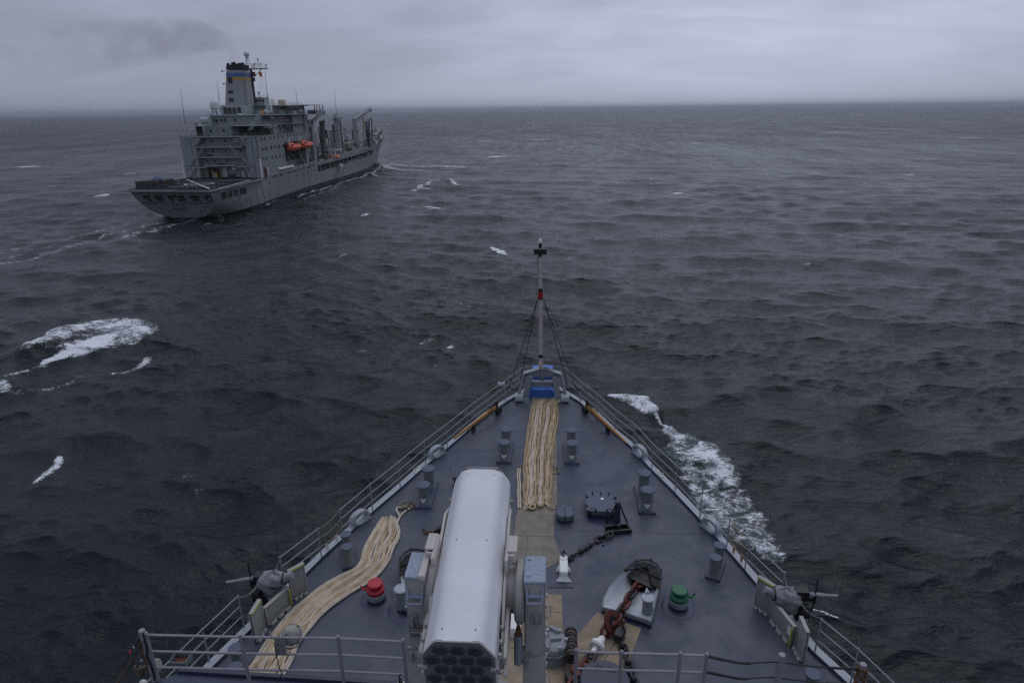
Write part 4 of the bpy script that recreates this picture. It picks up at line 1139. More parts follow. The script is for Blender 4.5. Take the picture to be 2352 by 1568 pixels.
# ================================================================== HATCHES, VENTS, DECK FITTINGS
# rounded square hatch
w = dk(c2_(388, 320)); ht = thing('deck_hatch', 'raised rounded square hatch with dogs right of the central rope', 'hatch', (w.x, w.y + .42, DK), R(-3))
def slabz(mb, pts, z0, z1): return mb.slab(pts, z0, z1)
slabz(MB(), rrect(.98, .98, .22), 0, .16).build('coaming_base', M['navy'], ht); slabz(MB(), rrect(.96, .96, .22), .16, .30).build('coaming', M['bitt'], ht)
slabz(MB(), rrect(1.08, 1.08, .16), .30, .345).build('lid', M['bittcap'], ht)
for a, b in ((-.53, -.3), (-.53, .3), (.53, -.3), (.53, .3), (-.2, -.53), (.2, -.53), (-.3, .53), (.0, .53), (.3, .53)):
    MB().cyl((a, b, .27), (a, b, .43), .022, None, 6).box((a * .93, b * .93, .37), (.10 if abs(a) > .5 else .04, .04 if abs(a) > .5 else .10, .03)).build('dog', M['black'], ht)
for sx in (-.27, .27): MB().tube([(sx - .1, -.44, .35), (sx - .09, -.44, .39), (sx + .09, -.44, .39), (sx + .1, -.44, .35)], .012, 5).build('handle', M['black'], ht)
MB().bbox((.05, .22, .352), (.11, .11, .01), .002).build('label_plate', M['white'], ht)
for i, p in enumerate(((277, 222), (487, 222), (295, 322), (470, 300))):
    w = dk(c2_(*p)); tag(MB().cyl((0, 0, 0), (0, 0, .30), .055, None, 10).cyl((0, 0, .28), (0, 0, .31), .062, None, 10).build('deck_post', M['black'], loc=w),
        'short black post at the %s corner of the square hatch' % ('far left', 'far right', 'near left', 'near right')[i], 'post', 'black posts round the hatch')
w = dk(c2_(112, 345)); ht = thing('round_hatch', 'small round raised hatch between the tan walkway and the square hatch', 'hatch', (w.x, w.y + .12, DK))
MB().lathe([(.31, 0), (.31, .14)], 26).build('coaming_base', M['navy'], ht); MB().lathe([(.30, .14), (.30, .27)], 26).build('coaming', M['bitt'], ht)
MB().lathe([(.335, .27), (.335, .30), (.32, .315), (.001, .335)], 26).build('lid', M['bittcap'], ht)
for a in (20, 160, 270): MB().cyl((.33 * math.cos(R(a)), .33 * math.sin(R(a)), .2), (.33 * math.cos(R(a)), .33 * math.sin(R(a)), .38), .018, None, 6).build('dog', M['black'], ht)
MB().box((0, 0, .335), (.02, .5, .02)).build('lid_bar', M['black'], ht)
def mushroom(p, mt, label, hand):
    t = thing('mushroom_vent', label, 'vent', (p.x, p.y, DK))
    t.scale = (.77, .77, .84)
    MB().lathe([(.62, .003), (.60, .014), (.45, .016)], 30).build('base_plate', M['deck2'], t)
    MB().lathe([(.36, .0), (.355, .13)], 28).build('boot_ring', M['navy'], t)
    MB().lathe([(.355, .13), (.36, .16), (.355, .33), (.335, .36)], 28).build('pipe', M['bitt'] if False else M['haze'], t)
    MB().lathe([(.335, .36), (.345, .39), (.34, .46), (.30, .50), (.255, .53), (.25, .56), (.28, .60), (.30, .63), (.30, .70), (.27, .735), (.001, .75)], 28).build('cap', mt, t)
    h = hand
    MB().tube([(h * .30, 0, .47), (h * .42, -.04, .43), (h * .52, 0, .46), (h * .58, .03, .55)], [.05, .045, .035, .03], 8).build('handle', mt, t)
w = dk(c3_(1390, 900)); mushroom(Vector((w.x, w.y + .24, 0)), M['red'], 'red capped mushroom vent beside the pale left rope', -1)
w = dk(c2_(978, 1035)); mushroom(Vector((w.x, w.y + .24, 0)), M['green'], 'green capped mushroom vent right of the hawse opening', 1)
def post_vent(p, label, r=.165, h=.75, point=None):
    t = thing('capped_pipe', label, 'pipe', (p.x, p.y, DK), 0, 'grey capped air pipes')
    MB().lathe([(.45, .002), (.43, .012)], 24).build('base_plate', M['deck2'], t)
    MB().lathe([(r * .95, 0), (r * .95, .12)], 20).build('boot_ring', M['navy'], t)
    MB().lathe([(r * .95, .12), (r * .92, h)], 20).build('pipe', M['haze'], t)
    MB().lathe([(r * 1.2, h), (r * 1.22, h + .03), (r * 1.1, h + .05), (.001, h + .07)], 24).build('cap', M['trim'], t)
    if point: MB().tube([(0, r * .9, h + .03), (0, r * 1.6, h + .05), (0, r * 2.2, h + .06)], [.09, .05, .015], 8).build('cap_spout', M['trim'], t)
w = dk(c3_(1625, 965)); post_vent(Vector((w.x, w.y + .1, 0)), 'pale capped pipe just left of the launcher mount')
w = dk(c2_(735, 1108)); post_vent(Vector((w.x, w.y + .17, 0)), 'pale capped pipe at the near right corner of the hawse opening', .155, .68, True)

# white padeye bracket
t = thing('tie_down_bracket', 'white flared tie down bracket on a dark plate beside the launcher', 'bracket', (.77, 15.62, DK + .02))
MB().bbox((0, .35, .15), (.26, .66, .30), .03).build('body', M['white'], t)
MB().lathe([(.13, 0), (.13, .31), (.11, .33)], 16, (0, .68, 0)).build('nose', M['white'], t)
MB().add([(-.13, .02, .13), (.13, .02, .13), (.26, -.07, .01), (-.26, -.07, .01), (-.13, .10, .0), (.13, .10, .0)], [(0, 1, 2, 3), (3, 2, 5, 4), (0, 3, 4), (1, 5, 2)]).build('flare', M['white'], t)
for sx in (-1, 1): MB().add([(sx * .13, .50, .01), (sx * .13, .34, .01), (sx * .25, .36, .01), (sx * .13, .50, .18), (sx * .13, .34, .18)], [(0, 1, 2), (3, 4, 2), (0, 3, 2), (1, 2, 4)]).build('side_fin', M['white'], t)
# dark tripod stopper post
w = dk(c2_(510, 385)); t = thing('chain_stopper_post', 'dark tapered post with two struts behind the end of the small chain', 'post', (w.x, w.y + .25, DK))
MB().cyl((0, 0, 0), (0, 0, .78), .13, .075, 12).lathe([(.11, .78), (.10, .84), (.001, .87)], 12).build('post', M['navy'], t)
for sx in (-1, 1): MB().cyl((sx * .06, -.02, .72), (sx * .36, -.12, .02), .03, None, 7).build('strut', M['black'], t)
w = dk(c2_(515, 425)); t = thing('slip_hook_cradle', 'black steel cradle holding the end of the small chain', 'cradle', (w.x, w.y, DK), R(12))
MB().b(-.42, .42, -.16, .16, .01, .05).b(-.42, .42, -.18, -.12, .05, .17).b(-.42, .42, .12, .18, .05, .17).b(.34, .42, -.12, .12, .05, .17).build('tray', M['black'], t)
MB().cyl((.02, .05, .05), (.02, .05, .24), .06, None, 10).build('pin', M['navy'], t)

# ------------------------------------------------------------------ chains
def link_mesh(L, w, r, stud=True):
    pts = []
    for a in range(-90, 91, 30): pts.append((L / 2 - w / 2 + w / 2 * math.cos(R(a)), w / 2 * math.sin(R(a)), 0))
    for a in range(90, 271, 30): pts.append((-L / 2 + w / 2 + w / 2 * math.cos(R(a)), w / 2 * math.sin(R(a)), 0))
    mb = MB().tube(pts, r, 8, closed=True)
    if stud: mb.cyl((0, -w / 2, 0), (0, w / 2, 0), r * .7, None, 7, cap=False)
    return mb
def chain(name, label, path, L, w, r, mats, stud=True, pitch=None):
    P = smoothpath(path, 16)
    t = thing(name, label, 'chain', P[0]); o = P[0].copy()
    pitch = pitch or (L - 2 * r * 1.15)
    acc = 0; nxt = pitch / 2; k = 0; meshes = {}
    for m_ in set(mats):
        me = link_mesh(L, w, r, stud).mesh('chain_link'); me.materials.append(m_); meshes[m_] = me
    i = 0
    for i in range(len(P) - 1):
        d = P[i + 1] - P[i]; l = d.length
        while acc + l >= nxt:
            p = P[i] + d * ((nxt - acc) / l)
            q = d.to_track_quat('X', 'Z').to_matrix().to_4x4()
            ob = bpy.data.objects.new('chain_link', meshes[mats[k % len(mats)]]); C.objects.link(ob); ob.parent = t
            ob.matrix_local = Matrix.Translation(p - o) @ q @ Matrix.Rotation(R(22 + 90 * (k % 2) + rnd.uniform(-10, 10)), 4, 'X')
            nxt += pitch; k += 1
        acc += l
    return t
c_r, c_b = M['chainr'], M['chain']
def D2(x, y, h): return dk(c2_(x, y), h)
chain('anchor_chain', 'heavy red and black anchor chain running out of the hawse opening', [D2(700, 818, .06), D2(650, 850, .20), D2(600, 920, .26), D2(540, 1020, .42), D2(500, 1075, .40), D2(440, 1140, .25), D2(395, 1215, .14)], .44, .27, .047, [c_r, c_r, c_b])
chain('anchor_chain', 'red and black anchor chain continuing below the white swivel', [D2(318, 1345, .16), D2(290, 1395, .14), D2(255, 1450, .14), D2(215, 1510, .15), D2(160, 1600, .15), D2(100, 1690, .15)], .44, .27, .047, [c_b, c_r])
chain('stopper_chain', 'black slack chain lying on the tan walkway right of the anchor chain', [D2(505, 1160, .15), D2(530, 1220, .08), D2(548, 1290, .07), D2(575, 1370, .07), D2(600, 1450, .07), D2(625, 1530, .07), D2(650, 1640, .07)], .36, .20, .04, [c_b])
# white swivel
A_, B_ = D2(400, 1222, .20), D2(322, 1335, .16); d = (B_ - A_)
q = d.to_track_quat('Z', 'Y').to_matrix().to_4x4(); t = thing('chain_swivel', 'white bell shaped swivel joining two lengths of anchor chain', 'swivel', A_)
Ln = d.length
MB().lathe([(.001, -.02), (.07, 0), (.10, .08), (.12, Ln * .35), (.20, Ln * .45), (.21, Ln * .62), (.17, Ln * .7), (.08, Ln * .69)], 20, (0, 0, 0), q).build('bell', M['white'], t)
MB().cyl(q @ Vector((0, 0, Ln * .5)), q @ Vector((0, 0, Ln * 1.02)), .065, .075, 12).build('shank', M['white'], t)
# claw stopper plate
A_ = D2(465, 1110, .36); t = thing('claw_stopper', 'big red and black claw stopper gripping the anchor chain', 'stopper', A_)
MM = Matrix.Rotation(R(38), 4, 'Z') @ Matrix.Rotation(R(62), 4, 'X')
def ell(a, b, n=22, sk=0): return [(a * math.cos(2 * math.pi * i / n), b * math.sin(2 * math.pi * i / n) - sk * (1 if math.sin(2 * math.pi * i / n) < -.5 else 0)) for i in range(n)]
MB().plate(ell(.24, .36), [ell(.13, .20)], .08, MM).build('ring_plate', c_r, t)
MB().plate(ell(.22, .34), [ell(.14, .20)], .08, Matrix.Translation((.10, .03, -.10)) @ MM).build('ring_plate', M['black'], t)
MB().bbox((.20, -.25, -.12), (.24, .42, .20), .03, R(-25)).build('shackle_body', M['black'], t)
MB().cyl((.30, -.14, -.05), (.30, -.14, .24), .035, None, 8).build('pin', M['rustm'], t)
A_ = D2(255, 1490, .16); t = thing('claw_stopper', 'second red claw stopper half hidden at the bottom rail', 'stopper', A_)
MB().plate(ell(.36, .24), [ell(.22, .12)], .10, Matrix.Rotation(R(15), 4, 'Y')).build('ring_plate', c_r, t)
MB().bbox((-.25, -.15, -.02), (.40, .30, .22), .03, R(30)).build('shackle_body', M['black'], t)
# dark hatch disc at bottom
w = D2(410, 1620, 0); t = thing('windlass_cover', 'dark round cover with two square plates at the bottom edge', 'cover', (w.x, w.y, DK))
MB().lathe([(.62, 0), (.62, .30), (.59, .34), (.001, .36)], 40).build('drum', M['navy'], t)
for p in ((-.12, .36), (.2, .30)): MB().bbox((p[0], p[1], .352), (.18, .14, .014), .004).build('plate', M['black'], t)
chain('securing_chain', 'small black chain from the white bracket to the dark post', [Vector((.77, 16.36, DK + .36)), Vector((.80, 16.55, DK + .30)), D2(120, 640, .12), D2(150, 625, .08), D2(195, 592, .08)], .22, .13, .028, [c_b], False)
t = thing('turnbuckle', 'long rusty black turnbuckle in the middle of the small chain', 'turnbuckle', D2(200, 590, .08)); o = D2(200, 590, .08)
e = D2(345, 495, .08) - o
MB().cyl((0, 0, 0), e, .03, None, 8).build('screw', M['rustm'], t)
MB().bbox((0, 0, 0), (.62, .13, .12), .02, math.atan2(e.y, e.x), Matrix.Translation(e * .45)).build('body', M['chain'], t)
for s in (.22, .45, .66): MB().bbox((0, 0, 0), (.07, .17, .15), .02, math.atan2(e.y, e.x), Matrix.Translation(e * s)).build('collar', M['black'], t)
chain('securing_chain', 'last black links joining the turnbuckle to the steel cradle', [D2(345, 495, .08), D2(395, 465, .10), D2(430, 452, .14), D2(470, 440, .14)], .30, .17, .036, [c_b], True)
# pelican hook left of the launcher
w = dk(c1_(440, 522)); t = thing('pelican_hook', 'dark wedge shaped hook with a rusty chain tail left of the launcher', 'hook', (w.x, w.y, DK)); o = Vector((w.x, w.y, DK))
a_, b_ = dk(c1_(400, 548), .08) - o, dk(c1_(520, 490), .12) - o
mb = MB(); dd = b_ - a_; side = Vector((-dd.y, dd.x, 0)).normalized()
mb.loft([[a_ - side * .03 - Vector((0, 0, .05)), a_ + side * .03 - Vector((0, 0, .05)), a_ + side * .03 + Vector((0, 0, .04)), a_ - side * .03 + Vector((0, 0, .04))],
         [a_.lerp(b_, .55) - side * .13 - Vector((0, 0, .08)), a_.lerp(b_, .55) + side * .11 - Vector((0, 0, .08)), a_.lerp(b_, .55) + side * .10 + Vector((0, 0, .12)), a_.lerp(b_, .55) - side * .10 + Vector((0, 0, .12))],
         [b_ - side * .11 - Vector((0, 0, .1)), b_ + side * .09 - Vector((0, 0, .1)), b_ + side * .09 + Vector((0, 0, .12)), b_ - side * .10 + Vector((0, 0, .12))]], smooth=False, caps=True).build('hook_body', M['black'], t)
MB().cyl(a_.lerp(b_, .75), a_.lerp(b_, .75) + Vector((0, 0, .22)), .06, None, 10).build('pin', M['navy'], t)
chain('hook_tail_chain', 'short rusty chain tail lying beside the dark hook', [dk(c1_(404, 545), .06), dk(c1_(370, 555), .05), dk(c1_(345, 552), .05), dk(c1_(330, 540), .06)], .17, .10, .022, [M['rustm']], False)
w = dk(c4_(940, 1000)); t = thing('eye_bolt_post', 'small dark fitting on deck left of the launcher nose', 'fitting', (w.x, w.y, DK))
MB().cyl((0, 0, 0), (0, 0, .12), .09, .07, 8).build('base', M['rustm'], t); MB().cyl((0, 0, .12), (.02, 0, .36), .035, None, 8).build('shank', M['black'], t); MB().cyl((-.09, 0, .38), (.11, 0, .38), .055, None, 8).build('head', M['black'], t)

# ------------------------------------------------------------------ hawse opening (starboard) and its mate
def hawse(sgn, label):
    pts = [c2_(x, y) for x, y in ((390, 1000), (400, 930), (450, 840), (505, 785), (562, 735), (600, 700), (650, 668), (700, 655), (760, 662), (808, 692), (836, 740), (838, 800), (822, 870), (800, 960), (785, 1040), (765, 1110), (650, 1072), (520, 1032))]
    H = [.24, .30, .38, .42, .45, .46, .47, .47, .47, .47, .47, .45, .42, .38, .32, .26, .24, .23]
    g = [dk(p, h * .9) for p, h in zip(pts, H)]
    if sgn < 0: g = [Vector((-.62 - v.x, v.y + .15, v.z)) for v in g]
    t = thing('hawse_opening', label, 'hawse pipe', (g[0].x, g[0].y, DK)); o = Vector((g[0].x, g[0].y, DK))
    hole = [dk(c2_(690 + 62 * math.cos(a), 828 + 50 * math.sin(a)), .03) for a in [R(200) - 2 * math.pi * i / 18 * -1 for i in range(18)]]
    if sgn < 0: hole = [Vector((-.62 - v.x, v.y + .15, v.z)) for v in hole]
    cen = sum(g, Vector()) / len(g)
    top = [Vector((v.x, v.y, DK + h)) - o for v, h in zip(g, H)]
    def grow(lst, k, z=None):
        c_ = cen - o
        return [Vector((c_.x + (p.x - c_.x) * k, c_.y + (p.y - c_.y) * k, p.z if z is None else z)) for p in lst]
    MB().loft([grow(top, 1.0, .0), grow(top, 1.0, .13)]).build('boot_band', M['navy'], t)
    rim = MB().loft([grow(top, 1.0, .13), top, grow([p + Vector((0, 0, .012)) for p in top], .985), grow(top, .955)])
    rim.build('rim', M['haze'], t)
    MB().loft([grow(top, 1.16, .004), grow(top, 1.0, .016)]).build('base_weld', M['deck2'], t)
    # bowl: from the rim down to the hole
    hl = [v - o for v in hole]
    n = len(top); ring0 = grow(top, .955); rings = [ring0]
    # match points by angle
    hc = sum(hl, Vector()) / len(hl)
    def ang(p): return math.atan2(p.y - hc.y, p.x - hc.x)
    hr = []
    for p in ring0:
        a = ang(p); hr.append(hc + Vector((.30 * math.cos(a), .30 * math.sin(a), 0)))
    for s, dz in ((.25, .04), (.5, .05), (.75, .03), (1, 0)):
        rings.append([ring0[i].lerp(hr[i], s) + Vector((0, 0, -.045 * math.sin(math.pi * s))) for i in range(n)])
    MB().loft(rings).build('bowl', mat('hawse_bowl_paint', (0.46, 0.49, 0.52), 0.45, 0.10, 3, dirt=.12, dirtcol=(.2, .2, .2)), t)
    MB().loft([hr, [hc + (p - hc) * .93 + Vector((0, .02, -.012)) for p in hr]]).add([hc + (p - hc) * .93 + Vector((0, .02, -.012)) for p in hr], [tuple(range(n))]).build('pipe_mouth', M['black'], t)
    # grating over the forward half
    gr = MB()
    fx = [top[i] + Vector((0, 0, .02)) for i in range(4, 13)]
    ycut = top[4].y
    poly = [(p.x, p.y) for p in fx]
    def inside(x, y):
        c = False; j = len(poly) - 1
        for i in range(len(poly)):
            if (poly[i][1] > y) != (poly[j][1] > y) and x < (poly[j][0] - poly[i][0]) * (y - poly[i][1]) / (poly[j][1] - poly[i][1]) + poly[i][0]: c = not c
            j = i
        return c
    xs = [p[0] for p in poly]; ys = [p[1] for p in poly]; zz = .47
    def runs(fix, lo, hi, horiz):
        a = None; v = lo
        while v <= hi + .02:
            ins = inside(v, fix) if horiz else inside(fix, v)
            if ins and a is None: a = v
            if (not ins) and a is not None:
                if v - a > .03: yield a, v
                a = None
            v += .02
    # keep the opening for the chain free
    ccx = hc.x - .05
    y = min(ys)
    while y < max(ys):
        for a, b in runs(y, min(xs), max(xs), True):
            if y < hc.y + .35: a = max(a, hc.x + .22) if sgn > 0 else a
            if b - a > .04: gr.b(a, b, y - .011, y + .011, zz - .025, zz)
        y += .055
    x = min(xs)
    while x < max(xs):
        for a, b in runs(x, min(ys), max(ys), False):
            if x < hc.x + .22 and sgn > 0: a = max(a, hc.y + .35)
            if b - a > .04: gr.b(x - .011, x + .011, a, b, zz - .025, zz)
        x += .055
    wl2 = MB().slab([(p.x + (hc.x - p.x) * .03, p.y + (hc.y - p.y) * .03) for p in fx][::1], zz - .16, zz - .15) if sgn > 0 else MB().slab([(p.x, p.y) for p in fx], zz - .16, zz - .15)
    wl2.build('shade_plate', M['black'], t)  # black plate added under the grating, paints in the shade of a deep pipe
    gr.build('grating', M['black'], t)
    MB().tube([p + Vector((0, 0, .03)) for p in fx], .03, 6).build('grating_frame', M['black'], t)
    MB().tube([fx[0], Vector((hc.x + .22, hc.y + .35, zz))], .03, 6).tube([Vector((hc.x + .22, hc.y + .35, zz)), Vector((hc.x + .30, hc.y - .35, zz - .05))], .03, 6).tube([fx[1] + Vector((.05, .05, .02)), fx[-2] + Vector((0, 0, .02))], .02, 6).build('grating_bar', M['black'], t)
    for i in (0, 2, 4, 6, 8): MB().cyl(fx[i], fx[i] + Vector((0, 0, .10)), .022, None, 6).cyl(fx[i] + Vector((-.04, 0, .10)), fx[i] + Vector((.04, 0, .10)), .014, None, 5).build('wing_bolt', M['rustm'], t)
    return t
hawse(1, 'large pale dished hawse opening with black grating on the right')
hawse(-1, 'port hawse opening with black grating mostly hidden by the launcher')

# ================================================================== PLATFORM WE LOOK OVER
ZP = 20.56
pf = thing('lower_bridge_platform', 'dark blue platform edge below the near railings', 'platform', (0, 0, ZP))
pl = [onz(cb_(840, 1468), ZP), onz(cb_(540, 1560), ZP)]
MB().slab([(-9.0, 2.0), (8.8, 2.0), (8.8, 7.35), (-1.9, 7.35), (-2.1, pl[0].y - .08), (pl[0].x, pl[0].y), (pl[1].x, pl[1].y), (-8.4, 6.6)], -.16, 0).build('floor_plate', M['deck2'], pf)
MB().box(((pl[0].x - 2.1) / 2, pl[0].y + .0, .015), (abs(pl[0].x + 2.1), .07, .11), R(-1.1)).build('edge_lip', M['navy'], pf)
MB().slab([(-7.4, -9), (7.4, -9), (7.4, 6.9), (-7.4, 6.9)], DK - ZP + .01, -.17).build('deckhouse', M['haze'], pf)

yR = 8.05
def nr(px, py): return ony((px, py), yR)
def near_rail(P, label, rails=True, zs=None):
    t = thing('guard_rail', label, 'guard rail', (P[0].x, P[0].y, ZP), 0, 'near guard rails'); o = Vector((P[0].x, P[0].y, ZP))
    for i, p in enumerate(P):
        q = p - o
        MB().cyl((q.x, q.y, 0), (q.x, q.y, q.z), .033, .030, 10).sphere((q.x, q.y, q.z + .01), .037, 10).build('stanchion', M['nrail'], t)
    for k in (0.02, .385, .75):
        for i in range(len(P) - 1):
            a, b = P[i] - o, P[i + 1] - o
            MB().tube([a - Vector((0, 0, k)), b - Vector((0, 0, k))], .021, 8).build('rail', M['nrail'], t)
    return t
tl_ = [nr(552, 1460), nr(776, 1463), nr(926, 1471)]
P0 = nr(335, 1455)
near_rail([P0] + tl_, 'near railing across the bottom left with four posts and a searchlight bracket')
tr = [nr(*c2_(198, 1322)), nr(*c2_(540, 1335)), nr(*c2_(985, 1346)), nr(*cR_(318, 1285))]
near_rail(tr, 'near railing across the bottom right in front of the anchor chain')
def fatpost(p, label, r=.055):
    t = thing('rail_post', label, 'post', (p.x, p.y, ZP), 0, 'thick corner posts')
    MB().cyl((0, 0, 0), (0, 0, p.z - ZP), r, r * .93, 12).lathe([(r * 1.0, p.z - ZP), (r * .9, p.z - ZP + .02), (.001, p.z - ZP + .03)], 12).build('post', M['nrail'], t)
    return t
fp = fatpost(P0 + Vector((-.06, 0, .06)), 'thick corner post with wires at the far left of the near railing')
MB().tube([(.04, -.03, 1.10), (.05, -.05, .8), (.02, -.06, .6), (.06, -.06, .3), (.03, -.04, .05)], .016, 6).build('black_cable', M['rubber'], fp)
MB().tube([(-.06, 0, 1.0), (-.10, -.02, .6), (-.02, -.05, .45), (-.08, 0, .2)], .02, 6).build('rusty_cable', M['rustm'], fp)
p3 = nr(*cR_(1065, 1290)); fatpost(p3, 'thick middle post carrying the two dark wire lifelines')
p4 = nr(*cR_(1870, 1385)); f4 = fatpost(p4, 'thick end post wrapped in chain at the bottom right corner')
for k in range(9):
    a = k * .8
    MB().tube([Vector((.075 * math.cos(R(q) + a), .075 * math.sin(R(q) + a), p4.z - ZP - .06 - k * .045 + .03 * math.sin(R(2 * q)))) for q in range(0, 360, 40)], .013, 5, closed=True).build('chain_wrap', M['rustm'], f4)
for k, lab in ((.03, 'upper dark wire lifeline between the bottom right posts'), (.36, 'lower dark wire lifeline between the bottom right posts'), (.70, 'lowest dark wire lifeline at the bottom right edge')):
    a = tr[3] - Vector((0, 0, k)); b = p3 - Vector((0, 0, k + .12)); c = p4 - Vector((0, 0, k + .06))
    t = thing('wire_lifeline', lab, 'wire', a)
    P_ = smoothpath([a - a, (a.lerp(b, .25) - a) - Vector((0, 0, .05)), (a.lerp(b, .5) - a) - Vector((0, 0, .085)), (a.lerp(b, .75) - a) - Vector((0, 0, .03)), b - a, (b.lerp(c, .5) - a) - Vector((0, 0, .03)), c - a], 5)
    MB().tube(P_, .012, 6).build('wire', M['rubber'], t)
    MB().tube(P_[:13], [.026] * 5 + [.022] * 8, 7).build('served_end', M['rubber'], t); MB().tube(P_[-5:], .022, 7).build('served_end', M['rubber'], t)
for k, (p, q, lab) in enumerate((((445, 1060), (100, 1568), 'thin black stay running down left from the corner post'), ((470, 1100), (180, 1568), 'rusty wire rope running down left from the corner post'),
                   ((500, 1260), (250, 1568), 'black stay with a white turnbuckle at the bottom left'))):
    a, b = ony(cb_(*p), yR - .03 * k), ony(cb_(*q), yR - .5)
    t = thing('wire_stay', lab, 'wire', a); e = b - a
    MB().tube([(0, 0, 0), e], .010, 5).build('wire', M['rubber'] if k != 1 else M['rustm'], t)
    MB().tube([e * .12, e * .45], .022, 7).build('served_end', M['rubber'], t)
    if k != 1: MB().cyl(e * (.18 if k else .22), e * (.45 if k else .40), .022, .016, 8).build('turnbuckle', M['white'], t)
    if k == 0: MB().cyl(e * .30, e * .40, .024, .02, 8).build('red_sleeve', M['red'], t)
# floodlight and junction tray behind the corner post
w = ony(cb_(590, 1380), yR + .25); t = thing('rail_floodlight', 'rust stained floodlight bracket behind the left corner post', 'floodlight', w)
MB().lathe([(.10, -.08), (.115, .06), (.09, .08)], 14, M=Matrix.Rotation(R(65), 4, 'Y')).build('housing', M['lampg'], t)
MB().tube([(-.30, 0, -.25), (-.22, 0, -.05), (-.08, 0, .02)], .035, 7).build('arm', M['seize'], t)
MB().bbox((-.34, 0, -.1), (.13, .11, .17), .03).build('gearbox', M['seize'], t)
MB().sphere((-.30, -.02, -.42), .07, 10).build('white_float', M['white'], t)
w = onz(cb_(800, 1440), ZP + .05); t = thing('junction_tray', 'open metal tray with a rust red fan cover at the bottom left', 'tray', (w.x, w.y + .12, ZP + .02))
MB().b(-.2, .2, -.02, 0, 0, .2).b(-.2, .2, .30, .32, 0, .2).b(-.22, -.2, -.02, .32, 0, .2).b(.2, .22, -.02, .32, 0, .2).build('tray_wall', M['bitt'], t); t.scale = (.72, .72, .6)
MB().b(-.2, .2, 0, .3, .0, .02).lathe([(.10, .02), (.10, .04), (.001, .05)], 16, (0, .14, 0)).build('fan_cover', M['s_rust'], t)

# ------------------------------------------------------------------ searchlight on the rail
w = ony(c3_(665, 1150), yR + .22); t = thing('searchlight', 'round grey searchlight clamped to the near left railing', 'searchlight', w)
MM = Matrix.Rotation(R(-12), 4, 'Z') @ Matrix.Rotation(R(38), 4, 'X') @ Matrix.Rotation(R(-8), 4, 'Y')
MB().lathe([(.001, .20), (.055, .20), (.06, .17), (.10, .12), (.15, .04), (.165, -.02), (.175, -.02), (.175, -.06), (.168, -.065), (.165, -.12), (.001, -.125)], 30, M=MM).build('lamp_housing', M['lampg'], t)
MB().lathe([(.178, -.015), (.182, -.035), (.178, -.055)], 30, M=MM).build('front_band', M['haze'], t)
MB().tube([(-.19, -.02, .02), (-.20, -.06, -.10), (-.13, -.10, -.17), (.0, -.12, -.20), (.13, -.10, -.17), (.19, -.06, -.08), (.18, -.02, .0)], .016, 7).build('yoke', M['lampg'], t)
for a in range(0, 360, 60): MB().box((0, 0, 0), (.02, .02, .05), 0, MM @ Matrix.Rotation(R(a), 4, 'Z') @ Matrix.Translation((.178, 0, -.03))).build('clip', M['rustm'], t)
a0, a1 = ony(c3_(527, 1170), yR - .04) - w, ony(c3_(640, 1325), yR - .04) - w
MB().b(a0.x, a1.x, a0.y - .01, a0.y + .01, a1.z, a0.z).build('mount_plate', M['panel'], t)
for fx, fz in ((.3, .6), (.72, .55), (.3, .3), (.72, .3)): MB().cyl((a0.x + (a1.x - a0.x) * fx, a0.y - .03, a1.z + (a0.z - a1.z) * fz), (a0.x + (a1.x - a0.x) * fx, a0.y, a1.z + (a0.z - a1.z) * fz), .012, None, 6).build('bolt', M['rustm'], t)
MB().cyl((a0.x - .02, a0.y - .02, a0.z - .03), (a0.x - .06, a0.y, a0.z + .12), .012, None, 6).build('lever', M['lampg'], t)
MB().tube(smoothpath([(a0.x, a0.y - .03, a0.z - .1), (a0.x + .02, a0.y - .05, -.35), (a0.x + .03, -.3, -.6), (a0.x - .10, -.3, -.85), (a0.x - .12, -.3, -1.1)], 6), .008, 5).build('power_cable', M['rubber'], t)

# ================================================================== MISSILE LAUNCHER
Rr = ony((1050, 1471), 5.68)
lz = Vector((Rr.x, Rr.y, Rr.z))
L_EL = R(9.0); LL = 3.12
t = thing('missile_launcher', 'big pale grey box launcher with round black tube covers facing us', 'launcher', (Rr.x, 7.1, ZP)); o = Vector((Rr.x, 7.1, ZP))
ML = Matrix.Translation(lz - o) @ Matrix.Rotation(R(0.3), 4, 'Z') @ Matrix.Rotation(L_EL, 4, 'X')   # local: y forward along the tubes, z up, origin rear top centre
def sec(y, wf, wo, dz=0.0, hb=-1.18, drop=.275):
    """octagonal section, rounded shoulders"""
    pts = []
    for (px_, pz_, r_) in ((-wo, hb + .12, 0), (-wo, -drop, .05), (-wf, 0, .07), (wf, 0, .07), (wo, -drop, .05), (wo, hb + .12, 0)):
        pts.append((px_, pz_))
    P = []
    n = len(pts)
    for i, p in enumerate(pts):
        if i in (0, n - 1): P.append(p); continue
        a, b, c = Vector(pts[i - 1]), Vector(p), Vector(pts[i + 1])
        u, v = (a - b).normalized(), (c - b).normalized(); r_ = .125 if abs(p[0]) < .4 else .05
        for s in (0, .25, .5, .75, 1):
            P.append(tuple(b + u * r_ * (1 - s) ** 2 + v * r_ * s ** 2))
    return [ML @ Vector((x, y, z + dz)) for x, z in P]
sh = MB().loft([sec(0, .255, .437), sec(.02, .26, .442), sec(.70, .262, .442), sec(.86, .275, .455, .012), sec(2.25, .285, .462, .012), sec(2.42, .288, .455, 0), sec(2.98, .290, .452), sec(3.06, .285, .446, -.012), sec(LL, .27, .43, -.03)], closed=False)
shell = weighted(sh.build('shell', M['launch'], t))
bo = [(-.437, -.275), (-.30, -.05), (-.255, -.005), (.255, -.005), (.30, -.05), (.437, -.275), (.437, -1.2), (-.437, -1.2)]
MF = ML @ Matrix.Translation((0, .012, 0)) @ Matrix.Rotation(R(90), 4, 'X')
